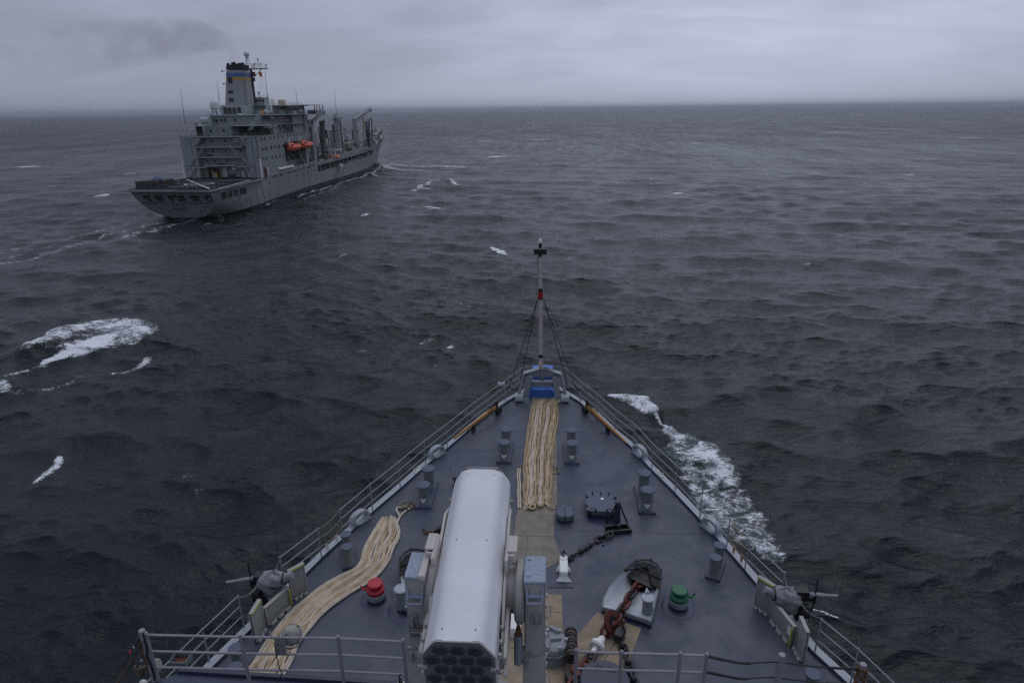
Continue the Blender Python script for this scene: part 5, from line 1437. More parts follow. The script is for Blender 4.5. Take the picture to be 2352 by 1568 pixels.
MB().plate(bo[::-1], [], .03, MF).build('rear_face', M['face'], t)
MB().plate([(x * 1.0, z) for x, z in bo][::-1], [], .05, ML @ Matrix.Translation((0, LL - .03, 0)) @ Matrix.Rotation(R(90), 4, 'X')).build('front_face', M['face'], t)
MB().tube([ML @ Vector((x * 1.008, -.012, z * 1.0 + .004)) for x, z in [(-.437, -1.1)] + bo[:6] + [(.437, -1.1)]], .009, 6).build('rear_rim', M['mountl'], t)
pitch = .208; rows = [(3, -.165), (4, -.345), (3, -.525), (4, -.705), (3, -.885), (4, -1.065)]
for nrow, z in rows:
    for i in range(nrow):
        x = (i - (nrow - 1) / 2) * pitch - .005
        c = Matrix.Translation((x, -.02, z)) @ Matrix.Rotation(R(90), 4, 'X')
        cc_ = MB().lathe([(.088, 0), (.088, .008), (.080, .012), (.076, .004), (.070, .003), (.001, .003)], 26, M=ML @ c).build('tube_cover', M['cell'], t)
        MB().lathe([(.094, -.002), (.094, .006), (.087, .006)], 26, M=ML @ c).build('tube_ring', M['cellring'], cc_)
for x, z in ((-.22, -.075), (0, -.07), (.22, -.075), (-.33, -.19), (.33, -.2), (-.10, -.255), (.11, -.255), (-.40, -.43), (.40, -.44), (0, -.435), (-.2, -.435), (.2, -.435)):
    MB().lathe([(.011, 0), (.009, .006), (.001, .007)], 6, M=ML @ Matrix.Translation((x, -.02, z)) @ Matrix.Rotation(R(90), 4, 'X')).build('screw', M['steel'], t)
for sx in (-1, 1):
    MB().bbox((sx * .43, -.05, -.44), (.10, .04, .045), .006, M=ML).cyl(ML @ Vector((sx * .47, -.06, -.50)), ML @ Vector((sx * .47, -.06, -.40)), .016, None, 8).build('latch', M['mount'], t)
MB().cyl(ML @ Vector((.50, -.05, -.46)), ML @ Vector((.50, .0, -.28)), .010, None, 6).sphere(ML @ Vector((.50, -.06, -.47)), .026, 8).build('latch_handle', M['steel'], t)
# underframe, side plates
MB().b(-.40, .40, .05, 2.9, -1.22, -1.12) .build('x', M['mount'], t).name = 'under_plate'
bpy.data.objects['under_plate'].matrix_local = ML
for sx in (-1, 1):
    side = [(.45, -.62), (.95, -.30), (2.25, -.20), (2.6, -.42), (2.6, -.85), (1.5, -1.15), (.45, -1.0)]
    MP = ML @ Matrix.Translation((sx * .465 - (.0 if sx > 0 else .0), 0, 0)) @ Matrix(((0, 0, 1, 0), (1, 0, 0, 0), (0, 1, 0, 0), (0, 0, 0, 1)))
    MB().plate(side, [], .035 * sx, MP).build('side_plate', M['mountl'], t)
    for k in range(6): MB().bbox((sx * .50, .35 + .16 * k, -.80 - .03 * k), (.06, .022, .42), .004, M=ML).build('side_rib', M['mount'], t)
    MB().bbox((sx * .53, .75, -.60), (.05, 1.1, .05), .008, M=ML).bbox((sx * .53, .75, -.95), (.05, 1.1, .05), .008, M=ML).build('side_rail', M['mountl'], t)
    for y in (.12, .30, .50, 2.45, 2.75): MB().bbox((sx * .485, y, -.42), (.05, .05, .07), .008, M=ML).cyl(ML @ Vector((sx * .52, y, -.42)), ML @ Vector((sx * .52, y + .05, -.36)), .010, None, 6).build('hinge', M['mount'], t)
for x, y in ((-.20, .16), (.20, .16), (-.21, 2.9), (.21, 2.9), (-.21, 1.55), (.21, 1.55)):
    MB().lathe([(.012, 0), (.010, .004), (.001, .005)], 8, M=ML @ Matrix.Translation((x, y, .010 if .8 < y < 2.4 else -.004 if y > 2.5 else .0))).build('bolt', M['haze'], t)
# pillars
ZT = 24.2
for sx, P_ in ((1, [c1_(1003, 885), c1_(1148, 885), c1_(1158, 712), c1_(1018, 712)]), (-1, [c1_(194, 855), c1_(333, 855), c1_(348, 686), c1_(240, 686)])):
    q = [onz(p, ZT) - o for p in P_]
    x0 = min(q[0].x, q[3].x); x1 = max(q[1].x, q[2].x)
    y0 = (q[0].y + q[1].y) / 2; y1 = (q[2].y + q[3].y) / 2; zt_ = ZT - ZP
    if sx > 0: x0, x1 = q[0].x, q[1].x
    else: x0, x1 = q[0].x, q[1].x
    xc, w_ = (x0 + x1) / 2, x1 - x0
    MB().bbox((xc, (y0 + y1) / 2, (zt_ - .03) / 2), (w_, y1 - y0, zt_ - .03), .02).build('pillar', M['mount'], t)
    MB().bbox((xc, (y0 + y1) / 2, zt_ - .015), (w_ + .012, y1 - y0 + .012, .035), .014).build('pillar_top', M['mountblue'], t)
    zb_ = ony(c1_(270 if sx < 0 else 1060, 1335 if sx < 0 else 1380), y0 + o.y).z - ZP
    MB().bbox((xc, y0 - .02, zb_ / 2), (w_ * 1.12, .06, zb_), .01).build('pillar_skirt', M['mount'], t)
    # U handle / step
    hz_ = ony(c1_(1095 if sx > 0 else 240, 1030), y0 + o.y - .1).z - ZP
    MB().tube([(xc - .10, y0, hz_ + .17), (xc - .10, y0 - .06, hz_ + .05), (xc - .095, y0 - .11, hz_), (xc + .095, y0 - .11, hz_), (xc + .10, y0 - .06, hz_ + .05), (xc + .10, y0, hz_ + .17)], .016, 7).b(xc - .10, xc + .10, y0 - .07, y0 - .0, hz_ + .055, hz_ + .07).build('step_handle', M['mountblue'], t)
    for hz2, dx in ((ony(c1_(1112 if sx > 0 else 232, 1170), y0 + o.y - .04).z - ZP, .03 if sx > 0 else -.06), (ony(c1_(985, 1430), y0 + o.y - .04).z - ZP, -.10)):
        MB().b(xc + dx - .065, xc + dx + .065, y0 - .03, y0 + .01, hz2 - .02, hz2 + .17).b(xc + dx - .02, xc + dx + .02, y0 - .08, y0, hz2 - .03, hz2 + .13).build('lifting_lug', M['mount'], t)
    xi = xc - sx * w_ / 2
    tc_ = ony(c1_(985 if sx > 0 else 365, 915 if sx > 0 else 850), y0 + o.y + .25) - o
    cz_t = zt_ - .42
    MB().lathe([(.40, 0), (.43, .03), (.43, .10), (.38, .13), (.30, .14), (.28, .26)], 36, M=Matrix.Translation((xi, (y0 + y1) / 2 + .05, cz_t)) @ Matrix.Rotation(-sx * R(90), 4, 'Y')).build('trunnion_housing', M['mount'], t)
    MB().cyl((xi - sx * .08, y0 - .03, cz_t - .95), (xi - sx * .08, y0 + .02, cz_t - .50), .062, None, 14).build('buffer_cylinder', M['haze'], t)
    MB().cyl((xi - sx * .08, y0 + .02, cz_t - .50), (xi - sx * .08, y0 + .025, cz_t - .40), .045, .035, 12).sphere((xi - sx * .08, y0 + .03, cz_t - .37), .03, 8).build('buffer_rod', M['rustm'], t)
    MB().bbox((xi - sx * .03, y0 + .04, cz_t - .80), (.14, .12, .08), .01).build('buffer_clamp', M['mount'], t)
    # pale bracket between pillar and shell
    bx = (ML @ Vector((sx * .50, 1.55, 0))).x; bz = (ML @ Vector((0, 1.5, -.12))).z; by = (ML @ Vector((0, 1.5, 0))).y
    MB().bbox((bx, by, bz - .05), (.05, .52, .20), .01).bbox((bx + sx * .07, by + .08, bz + .06), (.13, .34, .02), .004).bbox((bx + sx * .06, by - .14, bz), (.10, .03, .10), .004).bbox((bx + sx * .06, by + .18, bz), (.10, .03, .10), .004).build('sight_bracket', M['mountl'], t)
    for k in (-.18, 0, .2): MB().sphere((bx + sx * .03, by + k, bz), .018, 8).build('bolt', M['steel'], t)
    if sx < 0: MB().bbox((xc + w_ * .38, (y0 + y1) / 2 + .02, zt_ + .03), (.09, y1 - y0 + .14, .07), .01).build('top_bar', M['mountl'], t)
    if sx > 0:
        for yy_, dx in ((y0 + .10, -.09), (y1 - .08, -.08)): MB().lathe([(.026, 0), (.022, .02), (.001, .022)], 8, (xc + dx, yy_, zt_ + .002)).build('bolt', M['mountblue'], t)
        for k in range(12): MB().bbox((x1 + .02, y0 + .04, zt_ - .25 - k * .17), (.03, .05, .05), .006).build('edge_catch', M['mountl'], t)
        for k in range(4): MB().tube([(x1, y0 + .05, zt_ - .40 - k * .62), (x1 + .07, y0 + .05, zt_ - .42 - k * .62), (x1 + .075, y0 + .05, zt_ - .62 - k * .62), (x1, y0 + .05, zt_ - .66 - k * .62)], .008, 6).build('grab_handle', M['mountl'], t)
    if sx < 0:
        # caution sign on the aft face
        s0, s1 = ony(c1_(224, 1172), y0 + o.y - .01) - o, ony(c1_(352, 1272), y0 + o.y - .01) - o
        sw, shh = s1.x - s0.x, s0.z - s1.z
        xcS, zcS = (s0.x + s1.x) / 2, (s0.z + s1.z) / 2
        sg = MB().bbox((xcS, y0 - .024, zcS), (sw, .008, shh), .003).build('caution_sign', mat('sign_plate', (.30, .285, .26), .5, .05, 6), t)
        MB().b(xcS - sw * .47, xcS + sw * .47, y0 - .0305, y0 - .028, zcS + shh * .26, zcS + shh * .46).build('sign_header', M['black'], sg)
        def text(body, size, x, z, mt, par, y):
            cu = bpy.data.curves.new('txt', 'FONT'); cu.body = body; cu.size = size; cu.align_x = 'CENTER'; cu.align_y = 'CENTER'; cu.extrude = .0006; cu.offset = size * .012
            ob = bpy.data.objects.new('txt', cu); C.objects.link(ob); dg = bpy.context.evaluated_depsgraph_get()
            me = bpy.data.meshes.new_from_object(ob.evaluated_get(dg)); bpy.data.objects.remove(ob)
            me.materials.clear(); me.materials.append(mt)
            q_ = bpy.data.objects.new('lettering', me); C.objects.link(q_); q_.parent = par; q_.location = (x, y, z); q_.rotation_euler = (R(90), 0, 0); return q_
        text('CAUTION', shh * .21, xcS, zcS + shh * .355, M['panelw'], sg, y0 - .032)
        text('ROTATING MACHINERY', shh * .092, xcS, zcS + shh * .13, M['black'], sg, y0 - .030)
        text('TRIP AND TAG CIRCUIT BREAKERS\nBEFORE ENTERING LAUNCHER\nAREA OR PERFORMING\nMAINTENANCE ON LAUNCHER', shh * .062, xcS, zcS - shh * .17, M['black'], sg, y0 - .030)
MB().lathe([(1.0, 0), (1.0, .10), (.8, .35), (.8, .5)], 36, (0, .1, 0)).b(-1.0, 1.0, -.3, .5, .5, .75).build('turntable', M['mount'], t)
# winch beside the launcher
w = dk(c1_(1228, 1470)); t = thing('winch', 'grey ribbed winch with coiled wire rope right of the launcher', 'winch', (w.x, w.y + .2, DK)); 
MB().lathe([(.42, 0), (.42, .25), (.36, .5), (.28, .55)], 10, (-.1, .2, 0)).build('gear_case', M['haze'], t)
MB().lathe([(.44, .30), (.44, .36)], 10, (-.1, .2, 0)).build('flange', M['bitt'], t)
for dx, dy, a in ((-.28, .1, .5), (.02, .32, -.6), (.05, 0, .2)): MB().bbox((-.1 + dx, .2 + dy, .57), (.30, .10, .12), .02, a).build('casting_rib', M['haze'], t)
for a in range(0, 360, 60): MB().cyl((-.1 + .33 * math.cos(R(a)), .2 + .33 * math.sin(R(a)), .5), (-.1 + .33 * math.cos(R(a)), .2 + .33 * math.sin(R(a)), .62), .04, None, 8).build('bolt', M['trim'], t)
for k in range(9): MB().tube([(.36 + .12 * math.cos(R(q)), .62 - .105 * k, .40 + .14 * math.sin(R(q))) for q in range(0, 360, 30)], .05, 7, closed=True).build('wire_turn', M['seize'] if k % 2 else M['chain'], t)
w = dk(c1_(940, 1240)); t2 = thing('tie_down_bracket', 'white bracket glimpsed in the gap between launcher and right pillar', 'bracket', (w.x, w.y, DK)); MB().bbox((0, .3, .17), (.34, .9, .34), .03).build('body', M['white'], t2)
w = ony(c1_(172, 1560), 7.2); t2 = thing('white_beacon', 'small white domed beacon at the bottom left of the launcher', 'beacon', w - Vector((0, 0, .1)))
MB().lathe([(.085, -.3), (.085, 0), (.07, .05), (.04, .08)], 16).build('dome', M['white'], t2); MB().cyl((0, 0, .07), (0, 0, .15), .035, None, 8).tube([(0, 0, .14), (-.02, 0, .22), (.02, 0, .26)], .012, 5).build('cap', M['black'], t2)

# ================================================================== DECK EDGE GUNS
def gun(sgn, base, panels, cov, b0, b1, label):
    t = thing('machine_gun_mount', label, 'machine gun', (base.x, base.y, DK)); o = Vector((base.x, base.y, DK))
    MB().cyl((0, 0, 0), (0, 0, .85), .09, .07, 10).lathe([(.3, 0), (.28, .04), (.1, .06)], 14).build('pedestal', M['black'], t)
    MB().b(-.16, .16, -.13, .13, .75, 1.05).build('cradle', M['black'], t)
    c = cov - o; r_ = random.Random(3 + sgn)
    # lumpy canvas cover
    n1, n2 = 18, 26; vs = []
    for i in range(n1 + 1):
        th = math.pi * i / n1
        for k in range(n2):
            ph = 2 * math.pi * k / n2
            x, y, z = math.sin(th) * math.cos(ph), math.sin(th) * math.sin(ph), math.cos(th)
            f = 1 + .07 * math.sin(5 * ph + 3 * z + sgn) + .06 * math.sin(9 * z + 4 * ph) + .05 * math.sin(7 * x - 6 * y + 2) + .035 * math.sin(14 * ph - 9 * z)
            sag = max(0, -z) * .25
            vs.append((c.x + x * f * .46 - sgn * .10 * max(0, z), c.y + y * f * .27, c.z + z * f * (.30 + sag)))
    fs = [(i * n2 + k, i * n2 + (k + 1) % n2, (i + 1) * n2 + (k + 1) % n2, (i + 1) * n2 + k) for i in range(n1) for k in range(n2)]
    MB().add(vs, fs, True).tube(smoothpath([c + Vector((-sgn * .30, 0, .10)), c + Vector((-sgn * .48, .03, .15)), c + Vector((-sgn * .66, .04, .20))], 4), [.15] * 4 + [.11] * 5, 12).build('canvas_cover', M['canvas'], t)
    MB().tube([c + Vector((-sgn * .42, .17 * math.cos(R(q)), .13 + .20 * math.sin(R(q)))) for q in range(0, 360, 30)], .018, 5, closed=True).tube([c + Vector((-sgn * .1, -.28, .0)), c + Vector((-sgn * .3, -.27, -.05)), c + Vector((-sgn * .42, -.2, .0))], .02, 5).build('strap', M['black'], t)
    e0, e1 = b0 - o, b1 - o
    MB().tube(smoothpath([c + Vector((sgn * .25, 0, .0)), e0, e0.lerp(e1, .5), e1], 5), [.10] * 2 + [.085] * 4 + [.062] * 5 + [.045] * 5, 10).build('barrel_cover', M['canvas'], t)
    MB().tube([e1 - (e1 - e0) * .03, e1 + (e1 - e0) * .02], .05, 8).build('muzzle_tip', M['black'], t)
    s = e0.lerp(e1, .20 if sgn < 0 else .30)
    MB().box((s.x, s.y, s.z), (.025, .05, 1.15), 0, None).box((s.x + sgn * .0, s.y, s.z - .12), (.05, .12, .30)).box((s.x - sgn * .12, s.y, s.z - .14), (.26, .10, .10)).build('ring_sight', M['black'], t)
    MB().cyl(c + Vector((sgn * .12, 0, -.2)), (0, 0, .9), .10, .12, 8).build('neck', M['black'], t)
    MB().bbox((sgn * .05, -.25, .55), (.24, .2, .38), .02).build('ammunition_box', M['black'], t)
    return t
def shield(a, b, h, label, extra=None, lean=0.0):
    """a, b: bottom corners on the deck"""
    d = b - a; w = math.hypot(d.x, d.y); ang = math.atan2(d.y, d.x)
    t = thing('gun_shield_panel', label, 'shield panel', (a.x, a.y, DK), ang, 'grey shield panels round the deck guns')
    ML_ = Matrix.Rotation(lean, 4, 'X')
    MB().bbox((w / 2, 0, h / 2 + .06), (w, .07, h), .008, M=ML_).build('plate', M['panel'], t)
    for x0, x1, z0, z1 in ((0, w, h + .02, h + .065), (0, w, .05, .09), (0, .035, .05, h + .06), (w - .035, w, .05, h + .06)):
        MB().bbox(((x0 + x1) / 2, 0, (z0 + z1) / 2), (x1 - x0, .10, z1 - z0), .004, M=ML_).build('edge_frame', M['panelw'], t)
    k = 0
    for k in range(3): MB().bbox((w * (.2 + .3 * k), -.06, .05), (w * .22, .10, .08), .01, M=ML_).build('foot_clip', M['panelw'], t)
    if extra == 'lime_top': MB().bbox((w / 2, -.055, h + .03), (w * .96, .03, .05), .004, M=ML_).build('hinge_strip', M['lime'], t)
    if extra == 'lime_side': MB().bbox((w - .03, -.06, h * .5), (.05, .05, h * 1.0), .004, M=ML_).build('hinge_strip', M['lime'], t)
    if extra == 'lime_near': MB().bbox((.03, -.06, h * .5), (.05, .05, h * 1.0), .004, M=ML_).build('hinge_strip', M['ochre'], t)
    return t
gb = dk(c3_(455, 905)); gb = Vector((gb.x - .05, gb.y + .1, DK))
gun(-1, gb, None, ony(c3_(500, 690), gb.y), ony(c3_(385, 665), gb.y), ony(c3_(112, 705), gb.y), 'canvas covered machine gun with its barrel over the port side')
shield(dk(c3_(683, 862)), dk(c3_(818, 785)), 1.02, 'tall port shield panel leaning nearest the bow, lime strip on top', 'lime_top')
shield(dk(c3_(470, 1088)), dk(c3_(672, 898)), .62, 'low middle port shield panel with a lime hinge at its forward end', 'lime_side')
shield(dk(c3_(372, 1235)), dk(c3_(448, 1100)), .98, 'narrow aft port shield panel beside the port rail', 'lime_top')
gb = dk(cR_(1205, 960)); gb = Vector((gb.x + .05, gb.y + .1, DK))
gun(1, gb, None, ony(cR_(1125, 715), gb.y), ony(cR_(1290, 685), gb.y), ony(cR_(1625, 702), gb.y), 'canvas covered machine gun with its barrel over the starboard side')
def sten(o_, x, z, w, h):
    mb = MB(); 
    for k in range(3):
        xx = -w / 2
        while xx < w / 2:
            l = rnd.uniform(.02, .06); mb.b(x + xx, x + xx + l, -.041, -.0385, z - k * .07, z - k * .07 + .028); xx += l + .02
    return mb
s1 = shield(dk(cR_(785, 800)), dk(cR_(945, 905)), 1.02, 'tall starboard shield panel nearest the bow with faint stencilling', 'lime_top')
s2 = shield(dk(cR_(952, 935)), dk(cR_(1160, 1205)), .62, 'low middle starboard shield panel with a white patch', 'lime_side')
MB().b(.75, .95, -.045, -.04, .28, .55).build('white_patch', M['white'], s2)
shield(dk(cR_(1195, 1205)), dk(cR_(1265, 1375)), .98, 'narrow aft starboard shield panel beside the starboard rail')

# ================================================================== THE SUPPLY SHIP
ship = thing('supply_ship', 'big grey replenishment ship with a striped funnel steaming ahead on the left', 'ship', (SHX, SHY, 0), -SHD)
k1 = crop(500, 180, 2.24); k2 = crop(1050, 380, 3.136); k3 = crop(1000, 380, 7.127); k4 = crop(1250, 480, 7.128); k5 = crop(500, 660, 3.92)
def onship(p, axis, val):
    r = ray(*p); c, s = math.cos(SHD), math.sin(SHD)
    ox, oy = CX - SHX, -SHY
    o = (ox * c - oy * s, ox * s + oy * c, HS); d = (r.x * c - r.y * s, r.x * s + r.y * c, r.z)
    t = (val - o[axis]) / d[axis]
    return Vector(o) + Vector(d) * t
def A(p, Y): return onship(p, 1, Y)      # on a plane across the ship
def B(p, X): return onship(p, 0, X)      # on a plane along the ship
def Zp(p, z): return onship(p, 2, z)
SP = ship
def part(name, mb, m, par=None, label=None, kind=None): return mb.build(name, M[m], par or SP, label, kind)

HB = 13.4
def bdeck(y):
    if y < 20: return 12.7 + .7 * max(0, (y + 6)) / 26
    if y < 135: return HB
    t = min(1, (y - 135) / 80.0); return max(.25, HB * (1 - t ** 2.0) ** .75)
def bwl(y):
    if y < 30: return 4.3 + (12.0 - 4.3) * math.sin(min(1, max(0, y / 30)) * math.pi / 2)
    if y < 120: return 12.6
    t = min(1, (y - 120) / 78.0); return max(.15, 12.6 * (1 - t ** 1.7))
def ztop(y):
    if y < 28: return 8.9
    if y < 163: return float(np.interp(y, [28, 70, 163], [9.9, 10.6, 12.9]))
    return float(np.interp(y, [163, 167, 216], [13.2, 15.3, 17.4]))
def xhull(y, z):
    zt = ztop(y); f = max(0, min(1.15, z / zt)) if z > 0 else 0
    if y < 30:
        s = max(0, y) / 30; n = 2.3 + 3 * s; zb = -.3 - 7 * s
        q = max(0, min(1, (zt - z) / (zt - zb))); return max(.2, bdeck(y) * (1 - q ** n) ** (1 / n) if q < 1 else .2)
    if y < 120: return 12.6 + (HB - 12.6) * f ** .6 if z > 0 else 12.4
    return bwl(y) + (bdeck(y) - bwl(y)) * f ** 1.35 if z > 0 else bwl(y) * .95
GY0, GY1 = 76.3, 156.0
def gz0(y): return float(np.interp(y, [76, 156], [6.6, 8.6]))
def gz1(y): return float(np.interp(y, [76, 156], [9.15, 10.75]))
def hull_side(sgn):
    ys = [0, 2, 5, 8, 12, 16, 20, 25, 30, 40, 50, 60, 70, 76.3, 84, 92, 100, 108, 116, 124, 132, 140, 148, 156, 160, 163, 166, 170, 175, 180, 185, 190, 195, 199, 203, 207, 211, 214.5, 216]
    up = MB(); boot = MB(); rows = []
    for y in ys:
        zt = ztop(y)
        if y >= 70 and y < 160: zz = [-2, 0, 2.1, 3.2, 4.8, gz0(y), gz1(y), (gz1(y) + zt) / 2, zt]
        else:
            bt_ = float(np.interp(y, [0, 20, 60], [.45, 1.0, 1.9])); zz = [-2, 0, bt_] + [bt_ + (zt - bt_) * q for q in (.2, .42, .6, .78, .9)] + [zt]
        r = []
        for z in zz:
            x = xhull(y, z); yy = y
            if y < 1: yy = -6.0 * max(0, z) / 8.9
            elif y < 12: yy = y - (12 - y) / 12 * 6.0 * max(0, z) / 8.9
            if y > 190:   # raked stem
                lim = 197.5 + 18.5 * (max(0, z) / 17.4) ** .9
                if yy > lim: yy = lim; x = .12
                elif yy > lim - 12: x = min(x, max(.12, (lim - yy) / 12 * xhull(y, z) + .12 if xhull(y, z) > (lim - yy) * .35 else xhull(y, z)))
            r.append((sgn * x, yy, z))
        rows.append(r)
    n = 9
    for i in range(len(rows) - 1):
        a, b = rows[i], rows[i + 1]
        for k in range(n - 1):
            if k == 5 and ys[i] >= GY0 - .1 and ys[i + 1] <= GY1 + .1: continue
            (boot if k < 2 else up).add([a[k], b[k], b[k + 1], a[k + 1]], [(0, 1, 2, 3)], True)
    return up, boot
hu, bo_ = hull_side(1); hu2, bo2 = hull_side(-1)
hu.add(hu2.v, hu2.f, True); bo_.add(bo2.v, bo2.f, True)
hull = part('hull', hu, 's_hull'); part('boot_topping', bo_, 's_boot')
# transom with its row of openings
def tpt(x, z): return Vector((x, -6.0 * z / 8.9, z))
out_ = []
for z in (8.9, 7.8, 6.5, 5.0, 3.6, 2.4, 1.3, .5, -.2): out_.append((xhull(0, z), z))
outer_ = out_ + [(-x, z) for x, z in out_[::-1]]
MT = Matrix(((1, 0, 0, 0), (0, -6 / 8.9, 1, 0), (0, 1, 0, 0), (0, 0, 0, 1)))
holes = []; ho2 = []
for x0, y0, x1, y1 in ((205, 455, 380, 560), (395, 455, 585, 562), (608, 450, 945, 557), (968, 447, 1182, 552), (1208, 438, 1405, 545)):
    a, b = A(k5(x0, y0), -5), A(k5(x1, y1), -4)
    zc_, hh = 6.35, 1.85
    cxh = (a.x + b.x) / 2 - .45; w_ = (b.x - a.x)
    ho2.append((cxh, zc_, w_, hh)); holes.append(rrect(w_, hh, .42, cxh, zc_))
part('transom', MB().plate(outer_[::-1], holes, .25, MT), 's_pale')
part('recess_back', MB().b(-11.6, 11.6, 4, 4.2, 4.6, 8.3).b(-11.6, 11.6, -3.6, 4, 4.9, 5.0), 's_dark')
for i, (cx0, cz0, w_, hh) in enumerate(ho2):
    for k in range(3): part('opening_rail', MB().tube([tpt(cx0 - w_ / 2, cz0 - hh / 2 + .3 + .38 * k) + Vector((0, .1, 0)), tpt(cx0 + w_ / 2, cz0 - hh / 2 + .3 + .38 * k) + Vector((0, .1, 0))], .045, 5), 's_grey')
    mm_ = MB()
    for k in range(5):
        mm_.box((cx0 - w_ / 2 + w_ * rnd.random(), -2 + rnd.random() * 3, 5.6 + rnd.random()), (rnd.uniform(.4, 1.4), .6, rnd.uniform(.5, 1.6)), rnd.random())
    part('mooring_gear', mm_, 's_grey')
for p, s in ((k5(678, 548), .35), (k5(787, 535), .62), (k5(1337, 530), .42), (k5(300, 545), .42)):
    w = A(p, -3.2); tq = MB(); tq.tube([(w.x - .45 + s * math.cos(R(q)), w.y - .4, w.z + s * .8 * math.sin(R(q))) for q in range(0, 360, 24)], .16, 7, closed=True); part('mooring_chock', tq, 's_trim')
# soft oval fairing with two holes
w = A(k5(1103, 732), -1.2)
part('stern_fairing', MB().plate(rrect(2.9, 1.45, .7, w.x - .45, w.z), [[(w.x - .45 + sx * .65 + .27 * math.cos(R(q)), w.z + .24 * math.sin(R(q))) for q in range(0, 360, 30)] for sx in (-1, 1)], -.22, MT), 's_trim')
part('stern_light', MB().box(tpt(A(k5(1215, 650), -2).x - .4, A(k5(1215, 650), -2).z) + Vector((0, -.1, 0)), (.45, .1, .45)), 's_yel')
def stext(body, size, p, Y):
    w = A(p, Y); cu = bpy.data.curves.new('txt', 'FONT'); cu.body = body; cu.size = size; cu.align_x = 'CENTER'; cu.align_y = 'CENTER'; cu.extrude = .01; cu.offset = size * .012
    ob = bpy.data.objects.new('txt', cu); C.objects.link(ob); me = bpy.data.meshes.new_from_object(ob.evaluated_get(bpy.context.evaluated_depsgraph_get())); bpy.data.objects.remove(ob)
    me.materials.clear(); me.materials.append(M['black'])
    q_ = bpy.data.objects.new('stern_lettering', me); C.objects.link(q_); q_.parent = SP
    q_.location = tpt(w.x - .4, w.z) + Vector((0, -.06, 0)); q_.rotation_euler = (R(90 + math.degrees(math.atan(6 / 8.9)) * 1), 0, 0)
stext('U.S. NAVAL SHIP', .55, k5(812, 635), -2.6); stext('PATUXENT', .85, k5(828, 688), -2.0); stext('T-AO 201', .5, k5(840, 725), -1.6)
# rub strips and stern quarter openings (starboard side)
for yv in (9, 14, 19, 24.5):
    path = [(xhull(yv + (8.6 - z) * .5, z) + .03, (yv + (8.6 - z) * .5) - max(0, 12 - yv) / 12 * 6 * z / 8.9, z) for z in (8.4, 7, 5.5, 4, 2.6, 1.4, .4)]
    part('hull_pipe', MB().tube(path, .07, 5), 's_trim')
for (x0, y0, x1, y1), ya_ in zip(((1490, 412, 1580, 525), (1605, 390, 1665, 500), (1690, 375, 1752, 485), (1775, 345, 1890, 455)), (0, 4, 7.5, 12.5)):
    a = B(k5((x0 + x1) / 2, (y0 + y1) / 2), 13.0); b = B(k5(x1, y1), 13.0); a0 = B(k5(x0, y1), 13.0)
    hw = max(.8, abs(b.y - a0.y) / 2)
    def hp(p, off):
        yy, z = p
        yq = yy if yy > 12 else (yy + 12 * 6 * z / 8.9 / 12) / (1 + 6 * z / 8.9 / 12)
        return Vector((xhull(max(0, yq), z) + off, yy, z))
    def onhull(loops, off, th):
        mb = MB().plate(loops[0], loops[1:], 1.0, Matrix.Identity(4))
        mb.v = [tuple(hp((v[0], v[1]), off + th * v[2])) for v in mb.v]; return mb
    o_l = rrect(hw * 2, 2.0, .45, a.y, 6.5, 6)
    f_ = part('quarter_opening', onhull([o_l], .01, .02), 's_dark')
    onhull([rrect(hw * 2 + .3, 2.3, .55, a.y, 6.5, 6), o_l], .0, .12).build('opening_frame', M['s_hull'], f_)
# flight deck with overhanging net frame
FD = 9.15
part('flight_deck', MB().slab([(-12.9, -7.6), (13.3, -7.6), (13.5, 4), (13.6, 30), (-13.6, 30), (-13.4, 4)], FD - .3, FD), 's_deck')
part('stern_structure', MB().b(-12.5, 12.5, -5.9, -5.6, 8.3, 8.9), 's_pale')
for nm, a, b in (('safety_net', (-13.8, -8.9), (13.6, -8.9)),):
    mb = MB(); mb.tube([(-14, -8.7, FD - .25), (14, -8.7, FD - .25)], .09, 5); mb.tube([(-14, -7.7, FD - .1), (14, -7.7, FD - .1)], .10, 5)
    for i in range(15): mb.tube([(-14 + 2 * i, -7.6, FD - .1), (-14 + 2 * i, -8.7, FD - .25)], .06, 4)
    for i in range(28): mb.tube([(-14 + i, -7.7, FD - .15), (-14 + i, -8.7, FD - .27)], .025, 3)
    part(nm, mb, 's_grey')
mb = MB(); mb.tube([(13.7, -7.6, FD - .1), (13.9, 26, FD)], .10, 5); mb.tube([(14.9, -8.7, FD - .25), (14.9, 26, FD - .1)], .08, 5)
for i in range(12): mb.tube([(13.7, -7 + 3 * i, FD - .1), (14.9, -7 + 3 * i, FD - .22)], .06, 4)
part('safety_net', mb, 's_grey')
part('net_plate', MB().slab([(13.6, -7.6), (14.9, -8.7), (14.9, 26), (13.8, 26)], FD - .36, FD - .32), 's_grey')
part('net_plate', MB().slab([(-14, -8.7), (14, -8.7), (13.6, -7.6), (-13.6, -7.6)], FD - .36, FD - .32), 's_grey')
def mark(pts, w_, name='deck_marking', closed=False):
    mb = MB(); P = [Vector((p.x, p.y, FD + .02)) for p in pts]
    n = len(P); ring = []
    for i in range(n):
        a = P[(i - 1) % n] if closed or i > 0 else P[i]; b = P[(i + 1) % n] if closed or i < n - 1 else P[i]
        t = (b - a).normalized(); nn = Vector((-t.y, t.x, 0)); ring.append((P[i] - nn * w_ / 2, P[i] + nn * w_ / 2))
    for i in range(n if closed else n - 1):
        j = (i + 1) % n; mb.add([ring[i][0], ring[j][0], ring[j][1], ring[i][1]], [(0, 1, 2, 3)])
    return part(name, mb, 's_line')
def ZD(x, y): return Zp(k5(x, y), FD)
mark([ZD(955, 228), ZD(1300, 372)], .55); mark([ZD(1460, 372), ZD(1972, 232)], .42)
